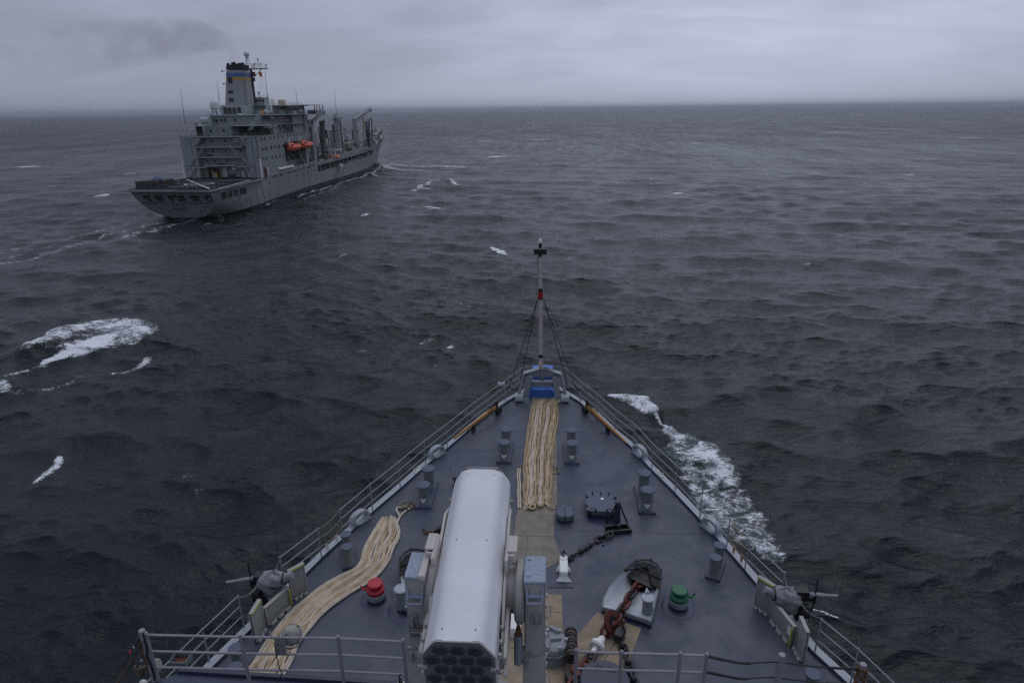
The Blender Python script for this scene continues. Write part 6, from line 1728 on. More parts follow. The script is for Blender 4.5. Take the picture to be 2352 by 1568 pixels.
mark([ZD(1972, 232), ZD(1500, 236), ZD(1000, 245), ZD(740, 270)], .30)
mark([ZD(1972, 232), ZD(1700, 240), ZD(1350, 272), ZD(960, 322), ZD(640, 350)], .30)
mark([Vector((-12, -7.0, 0)), Vector((3.0, -7.0, 0))], .22)
c0, c1e, c2e = ZD(1133, 297), ZD(1358, 282), ZD(1133, 272)
rx = 4.2; mark([c0 + Vector((rx * math.cos(R(q)), rx * math.sin(R(q)), 0)) for q in range(0, 360, 15)], .42, 'landing_circle', True)
for yline, x0, x1 in ((ZD(1000, 295).y, -11, 10.5), (ZD(1000, 337).y, -10, 11.0)):
    x = x0
    while x < x1: mark([Vector((x, yline, 0)), Vector((min(x + .9, x1), yline, 0))], .32, 'dashed_line'); x += 1.5

# ---------------------------------------------------------------- superstructure
Y0s = 27.0
Zt = 22.6
part('superstructure', MB().b(-13.4, -8.2, Y0s, 47, FD, Zt).b(9.4, 13.4, Y0s, 47, FD, Zt).b(-8.4, 9.6, Y0s + 2.2, 47, FD, Zt).b(-13.4, 13.4, 47, 68, 19.6, Zt).b(-13.4, 10.3, 47, 68, FD, 19.6).b(10.3, 13.4, 65.6, 68, FD, 19.6), 's_grey')
part('hangar_flank', MB().b(9.5, 13.38, Y0s - .05, Y0s, FD + .1, Zt - .05), 's_pale'); part('hangar_flank', MB().b(-13.38, -8.3, Y0s - .05, Y0s, FD + .1, Zt - .05), 's_pale')
# diagonal closing plates at the flanks
for sx, xa in ((-1, -8.3), (1, 9.5)):
    part('gusset_plate', MB().add([(xa, Y0s, 22.5), (xa - sx * 2.6, Y0s, 22.5), (xa, Y0s, 19.2), (xa, Y0s + 2.2, 22.5), (xa - sx * 2.6, Y0s + 2.2, 22.5), (xa, Y0s + 2.2, 19.2)], [(0, 1, 2), (3, 4, 5), (0, 1, 4, 3), (1, 2, 5, 4)]), 's_pale')
def walk(x0, x1, z, name='walkway'):
    w = part(name, MB().b(x0, x1, Y0s - .3, Y0s + 2.2, z - .14, z + .14), 's_trim')
    mb = MB()
    for zz in (.45, .85): mb.tube([(x0, Y0s - .25, z + zz), (x1, Y0s - .25, z + zz)], .028, 3)
    n = max(2, int((x1 - x0) / 1.8))
    for i in range(n + 1): mb.tube([(x0 + (x1 - x0) * i / n, Y0s - .25, z), (x0 + (x1 - x0) * i / n, Y0s - .25, z + .85)], .03, 3)
    mb.build('walkway_rail', M['s_grey'], w)
def ax(x, y): 
    w = A(k1(x, y), Y0s); return w.x, w.z
for (a, b) in (((545, 828), (1165, 818)), ((630, 920), (1045, 912)), ((640, 1012), (1035, 1003)), ((715, 1087), (990, 1080)), ((540, 1103), (725, 1100)), ((1000, 1095), (1165, 1090))):
    (xa, za), (xb, zb2) = ax(*a), ax(*b); walk(xa, xb, (za + zb2) / 2)
def stairs(a, b, Y=Y0s - .7, w_=.8, name='stairway', m='s_trim'):
    (xa, za), (xb, zb2) = (a.x, a.z), (b.x, b.z)
    mb = MB()
    for dy in (0, w_):
        mb.tube([(xa, Y + dy, za), (xb, Y + dy, zb2)], .09, 4); mb.tube([(xa, Y + dy, za + .9), (xb, Y + dy, zb2 + .9)], .035, 3)
        for k in (0, .25, .5, .75, 1): mb.tube([(xa + (xb - xa) * k, Y + dy, za + (zb2 - za) * k), (xa + (xb - xa) * k, Y + dy, za + (zb2 - za) * k + .9)], .03, 3)
    n = 10
    for k in range(n): s = (k + .5) / n; mb.box((xa + (xb - xa) * s, Y + w_ / 2, za + (zb2 - za) * s), (.28, w_, .05))
    return part(name, mb, m)
for p, q in (((560, 825), (630, 915)), ((1085, 820), (1035, 905)), ((700, 922), (645, 1010)), ((935, 912), (1015, 1002)), ((625, 1015), (572, 1098)), ((1040, 1003), (1115, 1083)), ((628, 1105), (575, 1195)), ((1050, 1080), (1140, 1188))):
    stairs(A(k1(*p), Y0s - .5), A(k1(*q), Y0s - .5))
# windows on the aft wall
def window(w_, h_, loc, axis='y', mat_='s_glass', name='window', par=None):
    if axis == 'y':
        f = MB().b(-w_ / 2 - .1, w_ / 2 + .1, -.06, .02, -h_ / 2 - .1, h_ / 2 + .1)
        g = MB().b(-w_ / 2, w_ / 2, -.08, -.055, -h_ / 2, h_ / 2)
    else:
        f = MB().b(-.02, .06, -w_ / 2 - .1, w_ / 2 + .1, -h_ / 2 - .1, h_ / 2 + .1)
        g = MB().b(.055, .08, -w_ / 2, w_ / 2, -h_ / 2, h_ / 2)
    key = (w_, h_, axis, mat_)
    if key not in WCACHE:
        a = f.mesh('window'); a.materials.append(M['s_grey']); b = g.mesh('pane'); b.materials.append(M[mat_]); WCACHE[key] = (a, b)
    a, b = WCACHE[key]
    o_ = bpy.data.objects.new(name, a); C.objects.link(o_); o_.parent = par or SP; o_.location = loc
    p_ = bpy.data.objects.new('pane', b); C.objects.link(p_); p_.parent = o_
    return o_
WCACHE = {}
Yi = Y0s + 2.2
for p in ((640, 865), (700, 862), (778, 860), (895, 858), (1020, 856), (722, 950), (792, 950), (905, 948), (1040, 945), (670, 1042), (735, 1040), (803, 1040), (918, 1037)):
    w = A(k1(*p), Yi); window(.65, .8, (w.x, Yi, w.z))
for p in ((768, 770), (883, 768)):
    w = A(k1(*p), Y0s + 1.5); window(.7, .9, (w.x, Y0s + 1.5, w.z))
# hangar door bay, dark panel with yellow and cream parts, and fittings
a, b = A(k1(742, 1100), Yi), A(k1(865, 1185), Yi)
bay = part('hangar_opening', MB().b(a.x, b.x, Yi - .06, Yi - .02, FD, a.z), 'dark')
MB().b(a.x - .12, a.x, Yi - .25, Yi, FD, a.z + .2).b(b.x, b.x + .12, Yi - .25, Yi, FD, a.z + .2).b(a.x, b.x, Yi - .25, Yi, a.z, a.z + .22).build('door_frame', M['s_yel'], bay)
MB().b(a.x + 1.5, a.x + 1.75, Yi - .5, Yi - .1, FD, a.z - .3).b(b.x - 2.2, b.x - 1.0, Yi - .9, Yi - .15, FD, FD + 1.5).build('forklift', M['s_yel'], bay)
MB().b(a.x + 1.9, a.x + 2.9, Yi - .9, Yi - .15, FD, FD + 1.7).build('crate', M['s_cream'], bay)
for p, q, m_ in (((878, 1093), (928, 1180), 's_trim'), ((963, 1097), (1000, 1118), 's_white'), ((930, 1160), (1000, 1182), 's_dark'), ((1000, 1165), (1030, 1178), 's_trim'), ((682, 1140), (700, 1180), 's_pale'), ((730, 985), (783, 1002), 's_dark'), ((835, 1060), (885, 1078), 's_dark')):
    u, v = A(k1(*p), Yi - .3), A(k1(*q), Yi - .3); part('wall_locker', MB().b(u.x, v.x, Yi - .7, Yi, v.z, u.z), m_)
for p in ((600, 1150), (655, 1150), (1060, 1150), (1110, 1150), (560, 1065)):
    w = A(k1(*p), Y0s); part('door', MB().bbox((w.x, Y0s - .08, FD + 1.15), (.9, .12, 2.0), .05), 's_pale')
for x, yb in ((617, 862), (987, 853)):       # paired clusters of round floodlights
    for i in range(3):
        for j in range(2):
            w = A(k1(x + (i - .9) * 20, yb - 8 + 18 * j), Y0s - .2); part('flight_deck_light', MB().lathe([(.26, 0), (.30, .2), (.001, .3)], 10, M=Matrix.Translation((w.x, Y0s + .5, w.z)) @ Matrix.Rotation(R(90), 4, 'X')), 's_trim')
# two white uprights at the hangar corners
for p, q in (((513, 1040), (538, 1203)), ((1210, 1022), (1228, 1190))):
    u, v = A(k1(*p), Y0s - .4), A(k1(*q), Y0s - .4); part('white_corner_post', MB().box(((u.x + v.x) / 2, Y0s - .4, (u.z + v.z) / 2), (.5, .35, u.z - v.z)), 's_white')
for x in (-9.7, 11.5): part('wall_conduit', MB().tube([(x, (Y0s if abs(x) > 9 else Yi) - .08, FD), (x, (Y0s if abs(x) > 9 else Yi) - .08, 22)], .06, 4), 's_dark')
for sx in (1,): part('corner_pipe', MB().tube([(13.2, Y0s - .1, 22.6), (13.25, Y0s - .1, 15), (13.5, Y0s - .1, 11)], .08, 4), 's_dark')

# starboard windows
wl_ = []
for r_ in ([(545, 950), (660, 935), (775, 925), (885, 912), (1047, 893), (1127, 883), (1228, 872), (1325, 862), (1375, 858), (1450, 850), (1520, 838)],
           [(333, 1263), (425, 1250), (575, 1222), (692, 1210), (805, 1195), (912, 1180), (1073, 1153), (1152, 1143), (1252, 1130), (1350, 1115), (1470, 1098), (1540, 1088)],
           [(363, 1550), (455, 1535), (603, 1500), (718, 1485), (828, 1465), (938, 1450)]):
    wl_ += [k3(*p) for p in r_]
wl_ += [k2(*p) for p in ((42, 672), (110, 662), (207, 645), (265, 635), (15, 803), (55, 795), (122, 783), (172, 772), (215, 765), (268, 757), (2, 680))]
for p in wl_:
    w = B(p, 13.4)
    if 28 < w.y < 67: window(.95, .85, (13.4, w.y, w.z), 'x')
# boat recess liner
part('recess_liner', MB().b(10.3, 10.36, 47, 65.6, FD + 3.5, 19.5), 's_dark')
# seams: faint belts
for z in (12.4, 15.8, 19.2):
    part('plate_seam', MB().b(13.4, 13.43, 27.2, 46.8 if z < 19 else 67.8, z, z + .05), 's_trim')

# tiers above
def deckplate(x0, x1, y0, y1, z, m='s_grey', name='upper_deck'): return part(name, MB().b(x0, x1, y0, y1, z - .15, z + .05), m)
def srail(path, z, h=1.05, name='deck_railing', n=2, m='s_grey', sp=2.0):
    mb = MB()
    for k in range(n + 1):
        zz = z + h * (k + 1) / (n + 1) if n else z + h
        mb.tube([(p[0], p[1], (p[2] if len(p) > 2 else z) + h * (k + 1) / (n + 1)) for p in path], .03, 3)
    for i in range(len(path) - 1):
        a, b = Vector(path[i]), Vector(path[i + 1]); L_ = (b - a).length; q = max(1, int(L_ / sp))
        for k in range(q + 1):
            p = a.lerp(b, k / q); z_ = p.z if len(path[i]) > 2 else z
            mb.tube([(p.x, p.y, z_), (p.x, p.y, z_ + h)], .035, 3)
    return part(name, mb, m)
T1, T2 = 25.9, 29.15
part('upper_house', MB().b(-4.6, 4.6, Y0s + 1.5, 50, Zt, T1).b(-12.6, 9.0, 36, 60, Zt, T1).b(-12.6, 12.9, 58, 68, Zt, T2).b(9, 10.6, 44, 60, Zt, T2), 's_grey')
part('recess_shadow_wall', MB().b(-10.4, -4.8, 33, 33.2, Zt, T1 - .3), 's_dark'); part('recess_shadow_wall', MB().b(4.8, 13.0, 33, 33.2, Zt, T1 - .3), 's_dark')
deckplate(-13.4, 13.4, Y0s, 68, Zt + .05); deckplate(-13.4, -4.4, Y0s + .2, 36, T1, 's_trim'); deckplate(4.4, 15.0, Y0s + .2, 36, T1, 's_trim'); deckplate(-12.8, 13.2, 32, 68, T1 + .05)
part('side_bulkhead', MB().b(13.1, 13.4, 33, 44, T1 - 1.1, T1), 's_grey'); part('side_bulkhead', MB().b(13.1, 13.4, 40, 44, Zt, T1 - 1.1), 's_grey')
for sx in (-4.7, 4.7): part('bay_edge', MB().b(sx - .25, sx + .25, Y0s + .1, 33, Zt, T1), 's_pale')
srail([(-13.3, Y0s + .1), (-4.9, Y0s + .1)], Zt); srail([(4.9, Y0s + .1), (13.2, Y0s + .1), (13.3, 33)], Zt)
srail([(-9.8, Y0s + .4), (-4.4, Y0s + .4)], T1); srail([(-4.4, Y0s + 1.6), (4.4, Y0s + 1.6)], T1); srail([(4.4, Y0s + .4), (14.8, Y0s + .4), (14.8, 36)], T1); srail([(13.2, 36), (13.2, 57.8)], Zt + .1, sp=2.2)
part('mid_house', MB().b(-5.6, 11.0, 34, 47, T1, T2).b(-10, 11, 47, 62, T1, T2), 's_grey')
for p in ((797, 680), (823, 680), (865, 677), (897, 675), (985, 672)):
    w = A(k1(*p), 34); window(.7, .95, (w.x, 34, w.z))
part('awning_frame', MB().b(12.6, 18, 36, 36.2, T1, T1 + .1), 's_trim')
deckplate(-6.6, 14.4, 33.2, 68, T2, 's_trim'); srail([(-6.4, 40), (-6.4, 33.4), (14.2, 33.4), (14.3, 57)], T2)
w = A(k1(722, 680), 31); part('air_intake', MB().lathe([(1.1, -1.3), (1.1, 1.3)], 16, M=Matrix.Translation((w.x, 31, w.z)) @ Matrix.Rotation(R(90), 4, 'Y')).b(w.x - 1.2, w.x + 1.2, 31, 34, w.z - 1.2, w.z + .9), 's_trim')
w = A(k1(1043, 640), 38); part('air_intake', MB().lathe([(.9, -.9), (.9, .9)], 14, M=Matrix.Translation((w.x, 38, w.z)) @ Matrix.Rotation(R(90), 4, 'Y')), 's_trim')
w = A(k1(635, 705), 29); part('whip_base', MB().box((w.x, 29, T1 + .5), (.9, .8, .9)), 's_grey')
stairs(A(k1(1205, 600), 34), A(k1(1180, 690), 34), 32.6); stairs(A(k1(1230, 600), 36), A(k1(1205, 690), 36), 34.6); stairs(A(k1(1150, 690), 29), A(k1(1120, 775), 29), 28)
for p, m_ in (((1103, 688), 's_red'), ((1238, 605), 's_yel'), ((1280, 597), 's_white'), ((960, 665), 's_trim'), ((1010, 650), 's_trim'), ((1300, 560), 's_trim')):
    w = A(k1(*p), 36); part('deck_locker', MB().box((w.x, 35.5, w.z), (.7, .8, 1.3)), m_)
# bridge block: full height bulkhead, wing and awning
T3 = 32.3
part('bridge_house', MB().b(-11, 11, 62, 75, T2, T3).b(-13.4, 13.4, 68, 71, 20, T2).b(-4, 8, 55, 62, T2, T3 - .2), 's_grey')
deckplate(-17.5, 17.5, 70, 78, T2, 's_grey', 'bridge_wing')
part('bridge_wing_bulwark', MB().b(11, 17.3, 77.8, 78, T2, T2 + 1.4).b(17.3, 17.5, 70, 78, T2, T2 + 1.4).b(-17.3, -11, 77.8, 78, T2, T2 + 1.4), 's_grey')
part('bridge_windows', MB().b(-10.8, 11.03, 62.4, 74.9, T2 + 1.5, T2 + 2.3), 's_dark')
part('wing_awning', MB().b(8, 17.6, 69, 78.2, T3 + .1, T3 + .22), 's_trim')
for y in (69.5, 72, 75, 78): part('awning_post', MB().b(17.2, 17.45, y - .1, y + .1, T2, T3 + .1), 's_dark')
part('wing_bracket', MB().tube([(13.4, 73, 25.5), (16.8, 74, 29)], .16, 5).tube([(13.4, 73, 25.5), (13.4, 68, 27.5)], .12, 5), 's_dark')
deckplate(-12, 12, 53, 78, T3, 's_grey'); srail([(10.8, 53), (11.6, 55), (11.6, 72)], T3); srail([(-6, 53), (10.8, 53)], T3)
srail([(14.2, 57), (14.3, 69), (17.3, 70)], T2)
for p, m_, d in (((600, 400), 's_trim', (1.6, 1.6, 2.6)), ((730, 470), 's_rust', (.8, 2.2, .8)), ((505, 450), 's_white', (.7, 1.0, .9)), ((380, 505), 's_orange', (.5, 1.4, 1.0)), ((960, 225), 's_cream', (2.0, 2.6, 2.0)), ((700, 205), 's_white', (1.2, 1.4, 2.2)), ((1515, 445), 's_cream', (.3, 3.0, .9)), ((1330, 505), 's_trim', (.5, 1.6, .6)), ((530, 835), 's_trim', (.5, 1.6, .6)), ((650, 620), 's_trim', (.8, 1.8, 1.6)), ((695, 700), 's_red', (.4, .8, 1.2)), ((1110, 720), 's_orange', (.3, .9, .9))):
    w = B(k3(*p), 13.2); part('deck_locker', MB().bbox((12.6, w.y, w.z), d, .12), m_)
for p, q in (((890, 440), (840, 700)), ((960, 440), (920, 740)), ((245, 470), (180, 740)), ((320, 470), (250, 800)), ((110, 780), (30, 1000))):
    a, b = B(k3(*p), 13.6), B(k3(*q), 13.6)
    mb = MB()
    for dx in (0, .8): mb.tube([(13.2 + dx, a.y, a.z), (13.2 + dx, b.y, b.z)], .05, 4)
    for k in range(9): mb.tube([(13.2, a.y + (b.y - a.y) * k / 9, a.z + (b.z - a.z) * k / 9), (14, a.y + (b.y - a.y) * k / 9, a.z + (b.z - a.z) * k / 9)], .04, 3)
    part('ladder', mb, 's_trim')
part('deck_house_front', MB().b(-13.3, 13.3, 67.9, 68.05, FD, 22), 's_grey')

# ---------------------------------------------------------------- funnel
yF = 47.0
def fring(xa, xb, ya2, yb2, z, r_=1.6, ch=0):
    pts = rrect(xb - xa, yb2 - ya2, r_, (xa + xb) / 2, (ya2 + yb2) / 2, 4); return [(p[0], p[1], z) for p in pts]
a0_, a1_ = A(k1(880, 600), yF), A(k1(1160, 610), yF); t0_, t1_ = A(k1(893, 178), yF), A(k1(1064, 165), yF)
xl0, xl1 = a0_.x, t0_.x; zb0, zt0 = T1, t0_.z
def fx(z):
    s = (z - a0_.z) / (zt0 - a0_.z)
    xa = xl0 + (xl1 - xl0) * s
    wv = (8.0 - 1.9 * s); dp = 9.5 - 3.0 * s
    return xa, xa + wv, yF, yF + dp
def ftier(z0, z1, m, name, grow=0.0):
    rings = []
    for k in range(5):
        z = z0 + (z1 - z0) * k / 4; xa, xb, ya2, yb2 = fx(z); rings.append(fring(xa - grow, xb + grow, ya2 - grow, yb2 + grow, z))
    return part(name, MB().loft(rings, caps=True), m)
def fz(y): return A(k1(930, y), yF).z
ftier(T2 - 3, zt0 - 1.8, 's_trim', 'funnel')
bpy.data.objects['funnel'].data.materials.clear(); bpy.data.objects['funnel'].data.materials.append(mat('funnel_grey', (.31, .325, .335), .5, .08, .4, rust=.05, streak=True, rscale=.8, rustcol=(.2, .18, .15)))
ftier(fz(288), fz(252), 's_blue', 'blue_band', .04); ftier(fz(320), fz(288), 's_yel', 'yellow_band', .045)
ftier(fz(222), fz(178), 's_smokeb', 'black_top', .07)
xa, xb, ya2, yb2 = fx(zt0)
mb = MB()
for k in range(7): part('exhaust_pipe', MB().cyl((xa + .8 + k * .75, ya2 + 1 + (k % 3) * 1.6, zt0 - .3), (xa + .8 + k * .75, ya2 + 1 + (k % 3) * 1.6, zt0 + .55 + .3 * (k % 2)), .5, None, 10), 's_smokeb')
for p, w_, h_ in (((943, 318), 1.6, 1.9), ((948, 423), 1.7, .95), ((952, 493), 1.7, 1.15)):
    w = A(k1(*p), yF); window(w_, h_, (w.x, yF - .02 , w.z), 'y', 's_dark', 'louvre')
for p in ((898, 590), (937, 592), (978, 592), (1022, 588)):
    w = A(k1(*p), yF - .5); window(1.3, 2.1, (w.x, yF - .35, w.z), 'y', 's_dark', 'air_grille')
part('funnel_base', MB().b(xl0 - .6, xl0 + 8.4, yF - .33, yF + 13, T2, T2 + 3.3), 's_trim')
mb = MB(); u, v = fx(T2)[1], fx(zt0)[1]
for k in range(26):
    z = T2 + (zt0 - 2 - T2) * k / 25; mb.tube([(fx(z)[1] + .25, yF + 1.2, z), (fx(z)[1] + .25, yF + 1.9, z)], .05, 3)
for dy in (1.2, 1.9): mb.tube([(fx(T2)[1] + .25, yF + dy, T2), (fx(zt0 - 2)[1] + .25, yF + dy, zt0 - 2)], .06, 4)
part('funnel_ladder', mb, 's_grey')
for p in ((868, 237), (880, 350)): w = A(k1(*p), yF); part('funnel_light', MB().cyl((w.x, yF, w.z), (w.x + 1.0, yF, w.z + .2), .12, None, 5).sphere((w.x, yF, w.z), .28, 8), 's_dark')
# ---------------------------------------------------------------- masts, domes, antennas
yM = 57
m0, m1 = A(k1(1160, 520), yM), A(k1(1128, 222), yM)
mast = part('mast', MB().cyl((m0.x, yM, T3 - 3), (m1.x, yM, m1.z), .62, .45, 10), 's_dark')
pA, pB = A(k1(1072, 212), yM), A(k1(1270, 203), yM)
MB().b(pA.x, pB.x, yM - 1.1, yM + 1.1, pA.z - .35, pA.z).build('mast_platform', M['s_grey'], mast)
mb = MB()
for k in range(9):
    x = pA.x + (pB.x - pA.x) * k / 8; mb.tube([(x, yM - 1, pA.z), (x, yM - 1, pA.z + 1.3)], .05, 4)
for z in (.65, 1.3): mb.tube([(pA.x, yM - 1, pA.z + z), (pB.x, yM - 1, pA.z + z)], .04, 3)
mb.build('mast_rail', M['s_trim'], mast)
r0 = A(k1(1088, 85), yM)
MB().tube([(pA.x, yM, pA.z), (r0.x, yM, r0.z - .9)], .12, 5).tube([(r0.x + 1.8, yM, pA.z), (r0.x, yM, r0.z - .9)], .12, 5).tube([(r0.x, yM - 1, pA.z), (r0.x, yM, r0.z - .9)], .12, 5).tube([(r0.x - .4, yM, pA.z + 1.6), (r0.x + 1.0, yM, pA.z + 1.6)], .08, 4).build('dome_lattice', M['s_trim'], mast)
MB().sphere((r0.x, yM, r0.z), 1.0, 16, sq=(1, 1, 1.05)).cyl((r0.x, yM, r0.z - 1.5), (r0.x, yM, r0.z - .6), .5, .7, 10).build('small_dome', M['s_white'], mast)
for p, q in (((1188, 118), (1192, 190)), ((1165, 160), (1165, 205)), ((1150, 165), (1150, 205)), ((1215, 160), (1215, 200)), ((1265, 170), (1265, 205))):
    a, b = A(k1(*p), yM), A(k1(*q), yM); MB().tube([(a.x, yM, a.z), (b.x, yM, b.z)], .12, 5).box((a.x, yM, a.z - .4), (.6, .3, .25)).build('mast_antenna', M['s_grey'], mast)
MB().tube([(m1.x + .3, yM, m1.z - 3), (pB.x - 2, yM, pA.z - .3)], .12, 5).tube([(m1.x - .3, yM, m1.z - 3), (pA.x + .6, yM, pA.z - .3)], .12, 5).build('mast_brace', M['s_grey'], mast)
for (x, y), m_, sc in (((1155, 263), 's_rust', 1), ((1214, 265), 's_orange', 1), ((1155, 312), 'navy', .8)):
    w = A(k1(x, y), yM - .5); f = MB(); n = 6
    f.add([(w.x - .55 * sc + 1.1 * sc * i / n, yM - .5 + .15 * math.sin(i * 1.4), w.z + (.75 if j else -.75) * sc) for j in (0, 1) for i in range(n + 1)], [(i, i + 1, n + 2 + i, n + 1 + i) for i in range(n)])
    tag(f.build('signal_flag', M[m_]), {'s_rust': 'dark red signal flag hanging left below the mast platform', 's_orange': 'orange and red signal flag hanging right below the mast platform', 'navy': 'small dark blue signal flag low beside the mast'}[m_], 'flag', 'signal flags on the mast')
for ob in list(C.objects):
    if ob.name.startswith('signal_flag'):
        ob.matrix_world = ship.matrix_world if False else Matrix.Translation((SHX, SHY, 0)) @ Matrix.Rotation(-SHD, 4, 'Z')
def line(a, b, Y, r_=.035, m='s_dark', name='rigging_wire'):
    u, v = A(k1(*a), Y), A(k1(*b), Y); return part(name, MB().tube([u, v], r_, 4), m)
for a, b in (((1205, 215), (1220, 430)), ((1222, 250), (1250, 430)), ((1160, 250), (1210, 400)), ((1252, 235), (1280, 525))): line(a, b, yM)
def whip(a, b, Y, r0_=.10):
    u, v = A(a, Y), A(b, Y); return part('whip_antenna', MB().tube([v, v.lerp(u, .45), u], [r0_ * 1.6, r0_, r0_ * .35], 5), 's_grey')
whip(k1(494, 383), k1(541, 735), 29); whip(k1(822, 310), k1(856, 605), 40)
whip(k1(1253, 235), k1(1282, 525), 60)
w_ = B(k2(435, 0), 14); 
u, v = B(k2(412, -100), 15.5), B(k2(452, 210), 15.5); part('whip_antenna', MB().tube([v, v.lerp(u, .45), u], [.14, .09, .03], 5), 's_grey')
u, v = B(k2(897, -80), 9), B(k2(932, 265), 9); part('whip_antenna', MB().tube([v, v.lerp(u, .45), u], [.14, .09, .03], 5), 's_grey')
u, v = B(k2(1083, 245), 5), B(k2(1103, 470), 5); part('whip_antenna', MB().tube([v, u], [.10, .03], 5), 's_grey')
for p in ((490, -20), (1335, 20), (1130, 20)):
    pass
d0 = A(k1(807, 535), 37)
part('satellite_dome', MB().lathe([(.5, -1.9), (1.0, -1.5), (1.62, -1.0), (1.75, 0), (1.6, .75), (1.15, 1.35), (.5, 1.66), (.001, 1.72)], 24, (d0.x, 37, d0.z)), 's_white')
part('dome_pedestal', MB().cyl((d0.x, 37, T2), (d0.x, 37, d0.z - 1.8), .25, .3, 8).tube([(d0.x - 1.2, 36.5, T2), (d0.x - .9, 36.5, T2 + 1.6), (d0.x - 1.4, 36.5, T2 + 2.4)], .18, 5), 's_grey')
# lookout house right of the mast with small radar
a, b = A(k1(1168, 470), 60), A(k1(1268, 560), 60)
part('lookout_house', MB().b(a.x, b.x, 58.5, 63, T2, a.z), 's_trim'); srail([(a.x - .3, 58.3), (b.x + .3, 58.3), (b.x + .3, 63)], a.z, sp=1.2)
part('signal_lamp', MB().sphere((A(k1(1200, 432), 60).x, 60, a.z + 1.6), .45, 8).cyl((A(k1(1200, 432), 60).x, 60, a.z), (A(k1(1200, 432), 60).x, 60, a.z + 1.3), .15, None, 6), 's_trim')
for x in (1185, 1215, 1240): w = A(k1(x, 500), 58.5); window(.6, .8, (w.x, 58.5, w.z))
for y in (69.5, 71, 72.5, 74): pass
for i, p in enumerate(((675, 370), (705, 370), (735, 370), (765, 370), (790, 370))): w = B(k3(*p), 11.0); window(.5, 1.6, (11.0, max(62.8, min(74, w.y)), w.z), 'x')

# ---------------------------------------------------------------- kingposts, booms and hoses
def post(base, top, w_, y, name='kingpost', m='s_pale', d=None): 
    return part(name, MB().box((base[0], y, (base[1] + top) / 2), (w_, d or w_, top - base[1])), m)
def bpt(x, y, X): v = B(k2(x, y), X); return v
# first rig just ahead of the bridge (starboard)
X0 = 12.0
a, b = bpt(560, 400, X0), bpt(765, 195, X0)
kp = part('kingpost', MB().b(X0 - 1.1, X0 + .6, 76, 78.5, 10.6, 26.5), 's_grey')
q0, q1 = bpt(548, 385, X0), bpt(770, 205, X0)
mb = MB(); rings = []
for s, h in ((0, 2.4), (.35, 2.0), (.7, 1.5), (1, .9)):
    p = q0.lerp(q1, s); rings.append([(X0 - .6, p.y, p.z - h / 2), (X0 + .6, p.y, p.z - h / 2), (X0 + .6, p.y, p.z + h / 2), (X0 - .6, p.y, p.z + h / 2)])
mb.loft(rings, smooth=False, caps=True).build('boom_arm', M['s_grey'], kp)
srail([tuple(q0.lerp(q1, .5) + Vector((0, 0, .8))), tuple(q1 + Vector((0, 0, .6)))], 0, name='boom_rail', sp=1.2)
MB().cyl(q1 + Vector((0, 0, -.2)), q1 + Vector((0, 0, -1.6)), .35, .2, 8).box(q1 + Vector((0, .3, -.9)), (.8, .8, .9)).build('block', M['s_trim'], kp)
# middle kingpost
X1 = 9.0
a, b = bpt(962, 672, X1), bpt(937, 285, X1); kp1 = part('kingpost', MB().box((X1, a.y, (a.z - 1 + b.z) / 2), (2.0, 2.0, b.z - a.z + 1)), 's_pale')
u, v = bpt(905, 268, X1), bpt(985, 285, X1)
MB().loft([[(X1 - 1, a.y - 1, b.z - 2.0), (X1 + 1, a.y - 1, b.z - 2.0), (X1 + 1, a.y + 1, b.z - 2.0), (X1 - 1, a.y + 1, b.z - 2.0)], [(X1 - 1.2, u.y, b.z), (X1 + 1.2, u.y, b.z), (X1 + 1.2, v.y, b.z), (X1 - 1.2, v.y, b.z)]], smooth=False, caps=True).build('post_head', M['s_pale'], kp1)
MB().b(X1 - .7, X1 + .7, a.y - 1.2, a.y + 1.6, b.z, b.z + 1.3).build('head_gear', M['s_trim'], kp1)
z_ = bpt(940, 445, X1).z; MB().box((X1, a.y, z_), (2.06, 2.06, .22)).build('stripe', M['s_rust'], kp1); z_ = bpt(940, 462, X1).z; MB().box((X1, a.y, z_), (2.06, 2.06, .25)).build('stripe', M['s_yel'], kp1)
MB().tube([(X1 + 1.2, a.y + 1.4, b.z - 1.5), (X1 + 1.2, a.y + 1.6, a.z - 1)], .28, 6).build('hose', M['rubber'], kp1)
for dz in (0, .8): part('rigging_wire', MB().tube([(X1, a.y + 1, b.z - 2 - dz), tuple(bpt(1095, 475 + 10 * dz, X1))], .06, 4), 's_dark')
# forward kingpost with outreach arm
X2 = 9.0
a, b = bpt(1178, 590, X2), bpt(1163, 300, X2); kp2 = part('kingpost', MB().box((X2, a.y, (a.z - 1 + b.z) / 2), (2.0, 2.0, b.z - a.z + 1)), 's_pale')
tip = bpt(1352, 165, 12.0); el = Vector((X2, a.y, b.z))
mb = MB(); rings = []
for s, h in ((0, 2.6), (.25, 1.9), (.6, 1.3), (1, .9)):
    p = el.lerp(tip, s); rings.append([(p.x - .7, p.y, p.z - h), (p.x + .7, p.y, p.z - h), (p.x + .7, p.y, p.z + .2), (p.x - .7, p.y, p.z + .2)])
mb.loft(rings, smooth=False, caps=True).build('boom_arm', M['s_pale'], kp2)
srail([tuple(el + Vector((0, 1, .3))), tuple(tip + Vector((0, 0, .2)))], 0, name='boom_rail', sp=1.6)
MB().cyl(tip + Vector((0, 0, -.5)), tip + Vector((0, 0, -2.6)), .3, .25, 8).box(tip + Vector((0, .2, -1.4)), (.9, .9, .8)).build('block', M['s_trim'], kp2)
MB().b(X2 + 1, X2 + 2.4, a.y - 1, a.y + 1.2, bpt(1200, 440, X2).z, bpt(1200, 435, X2).z + .2).build('lookout_step', M['s_trim'], kp2)
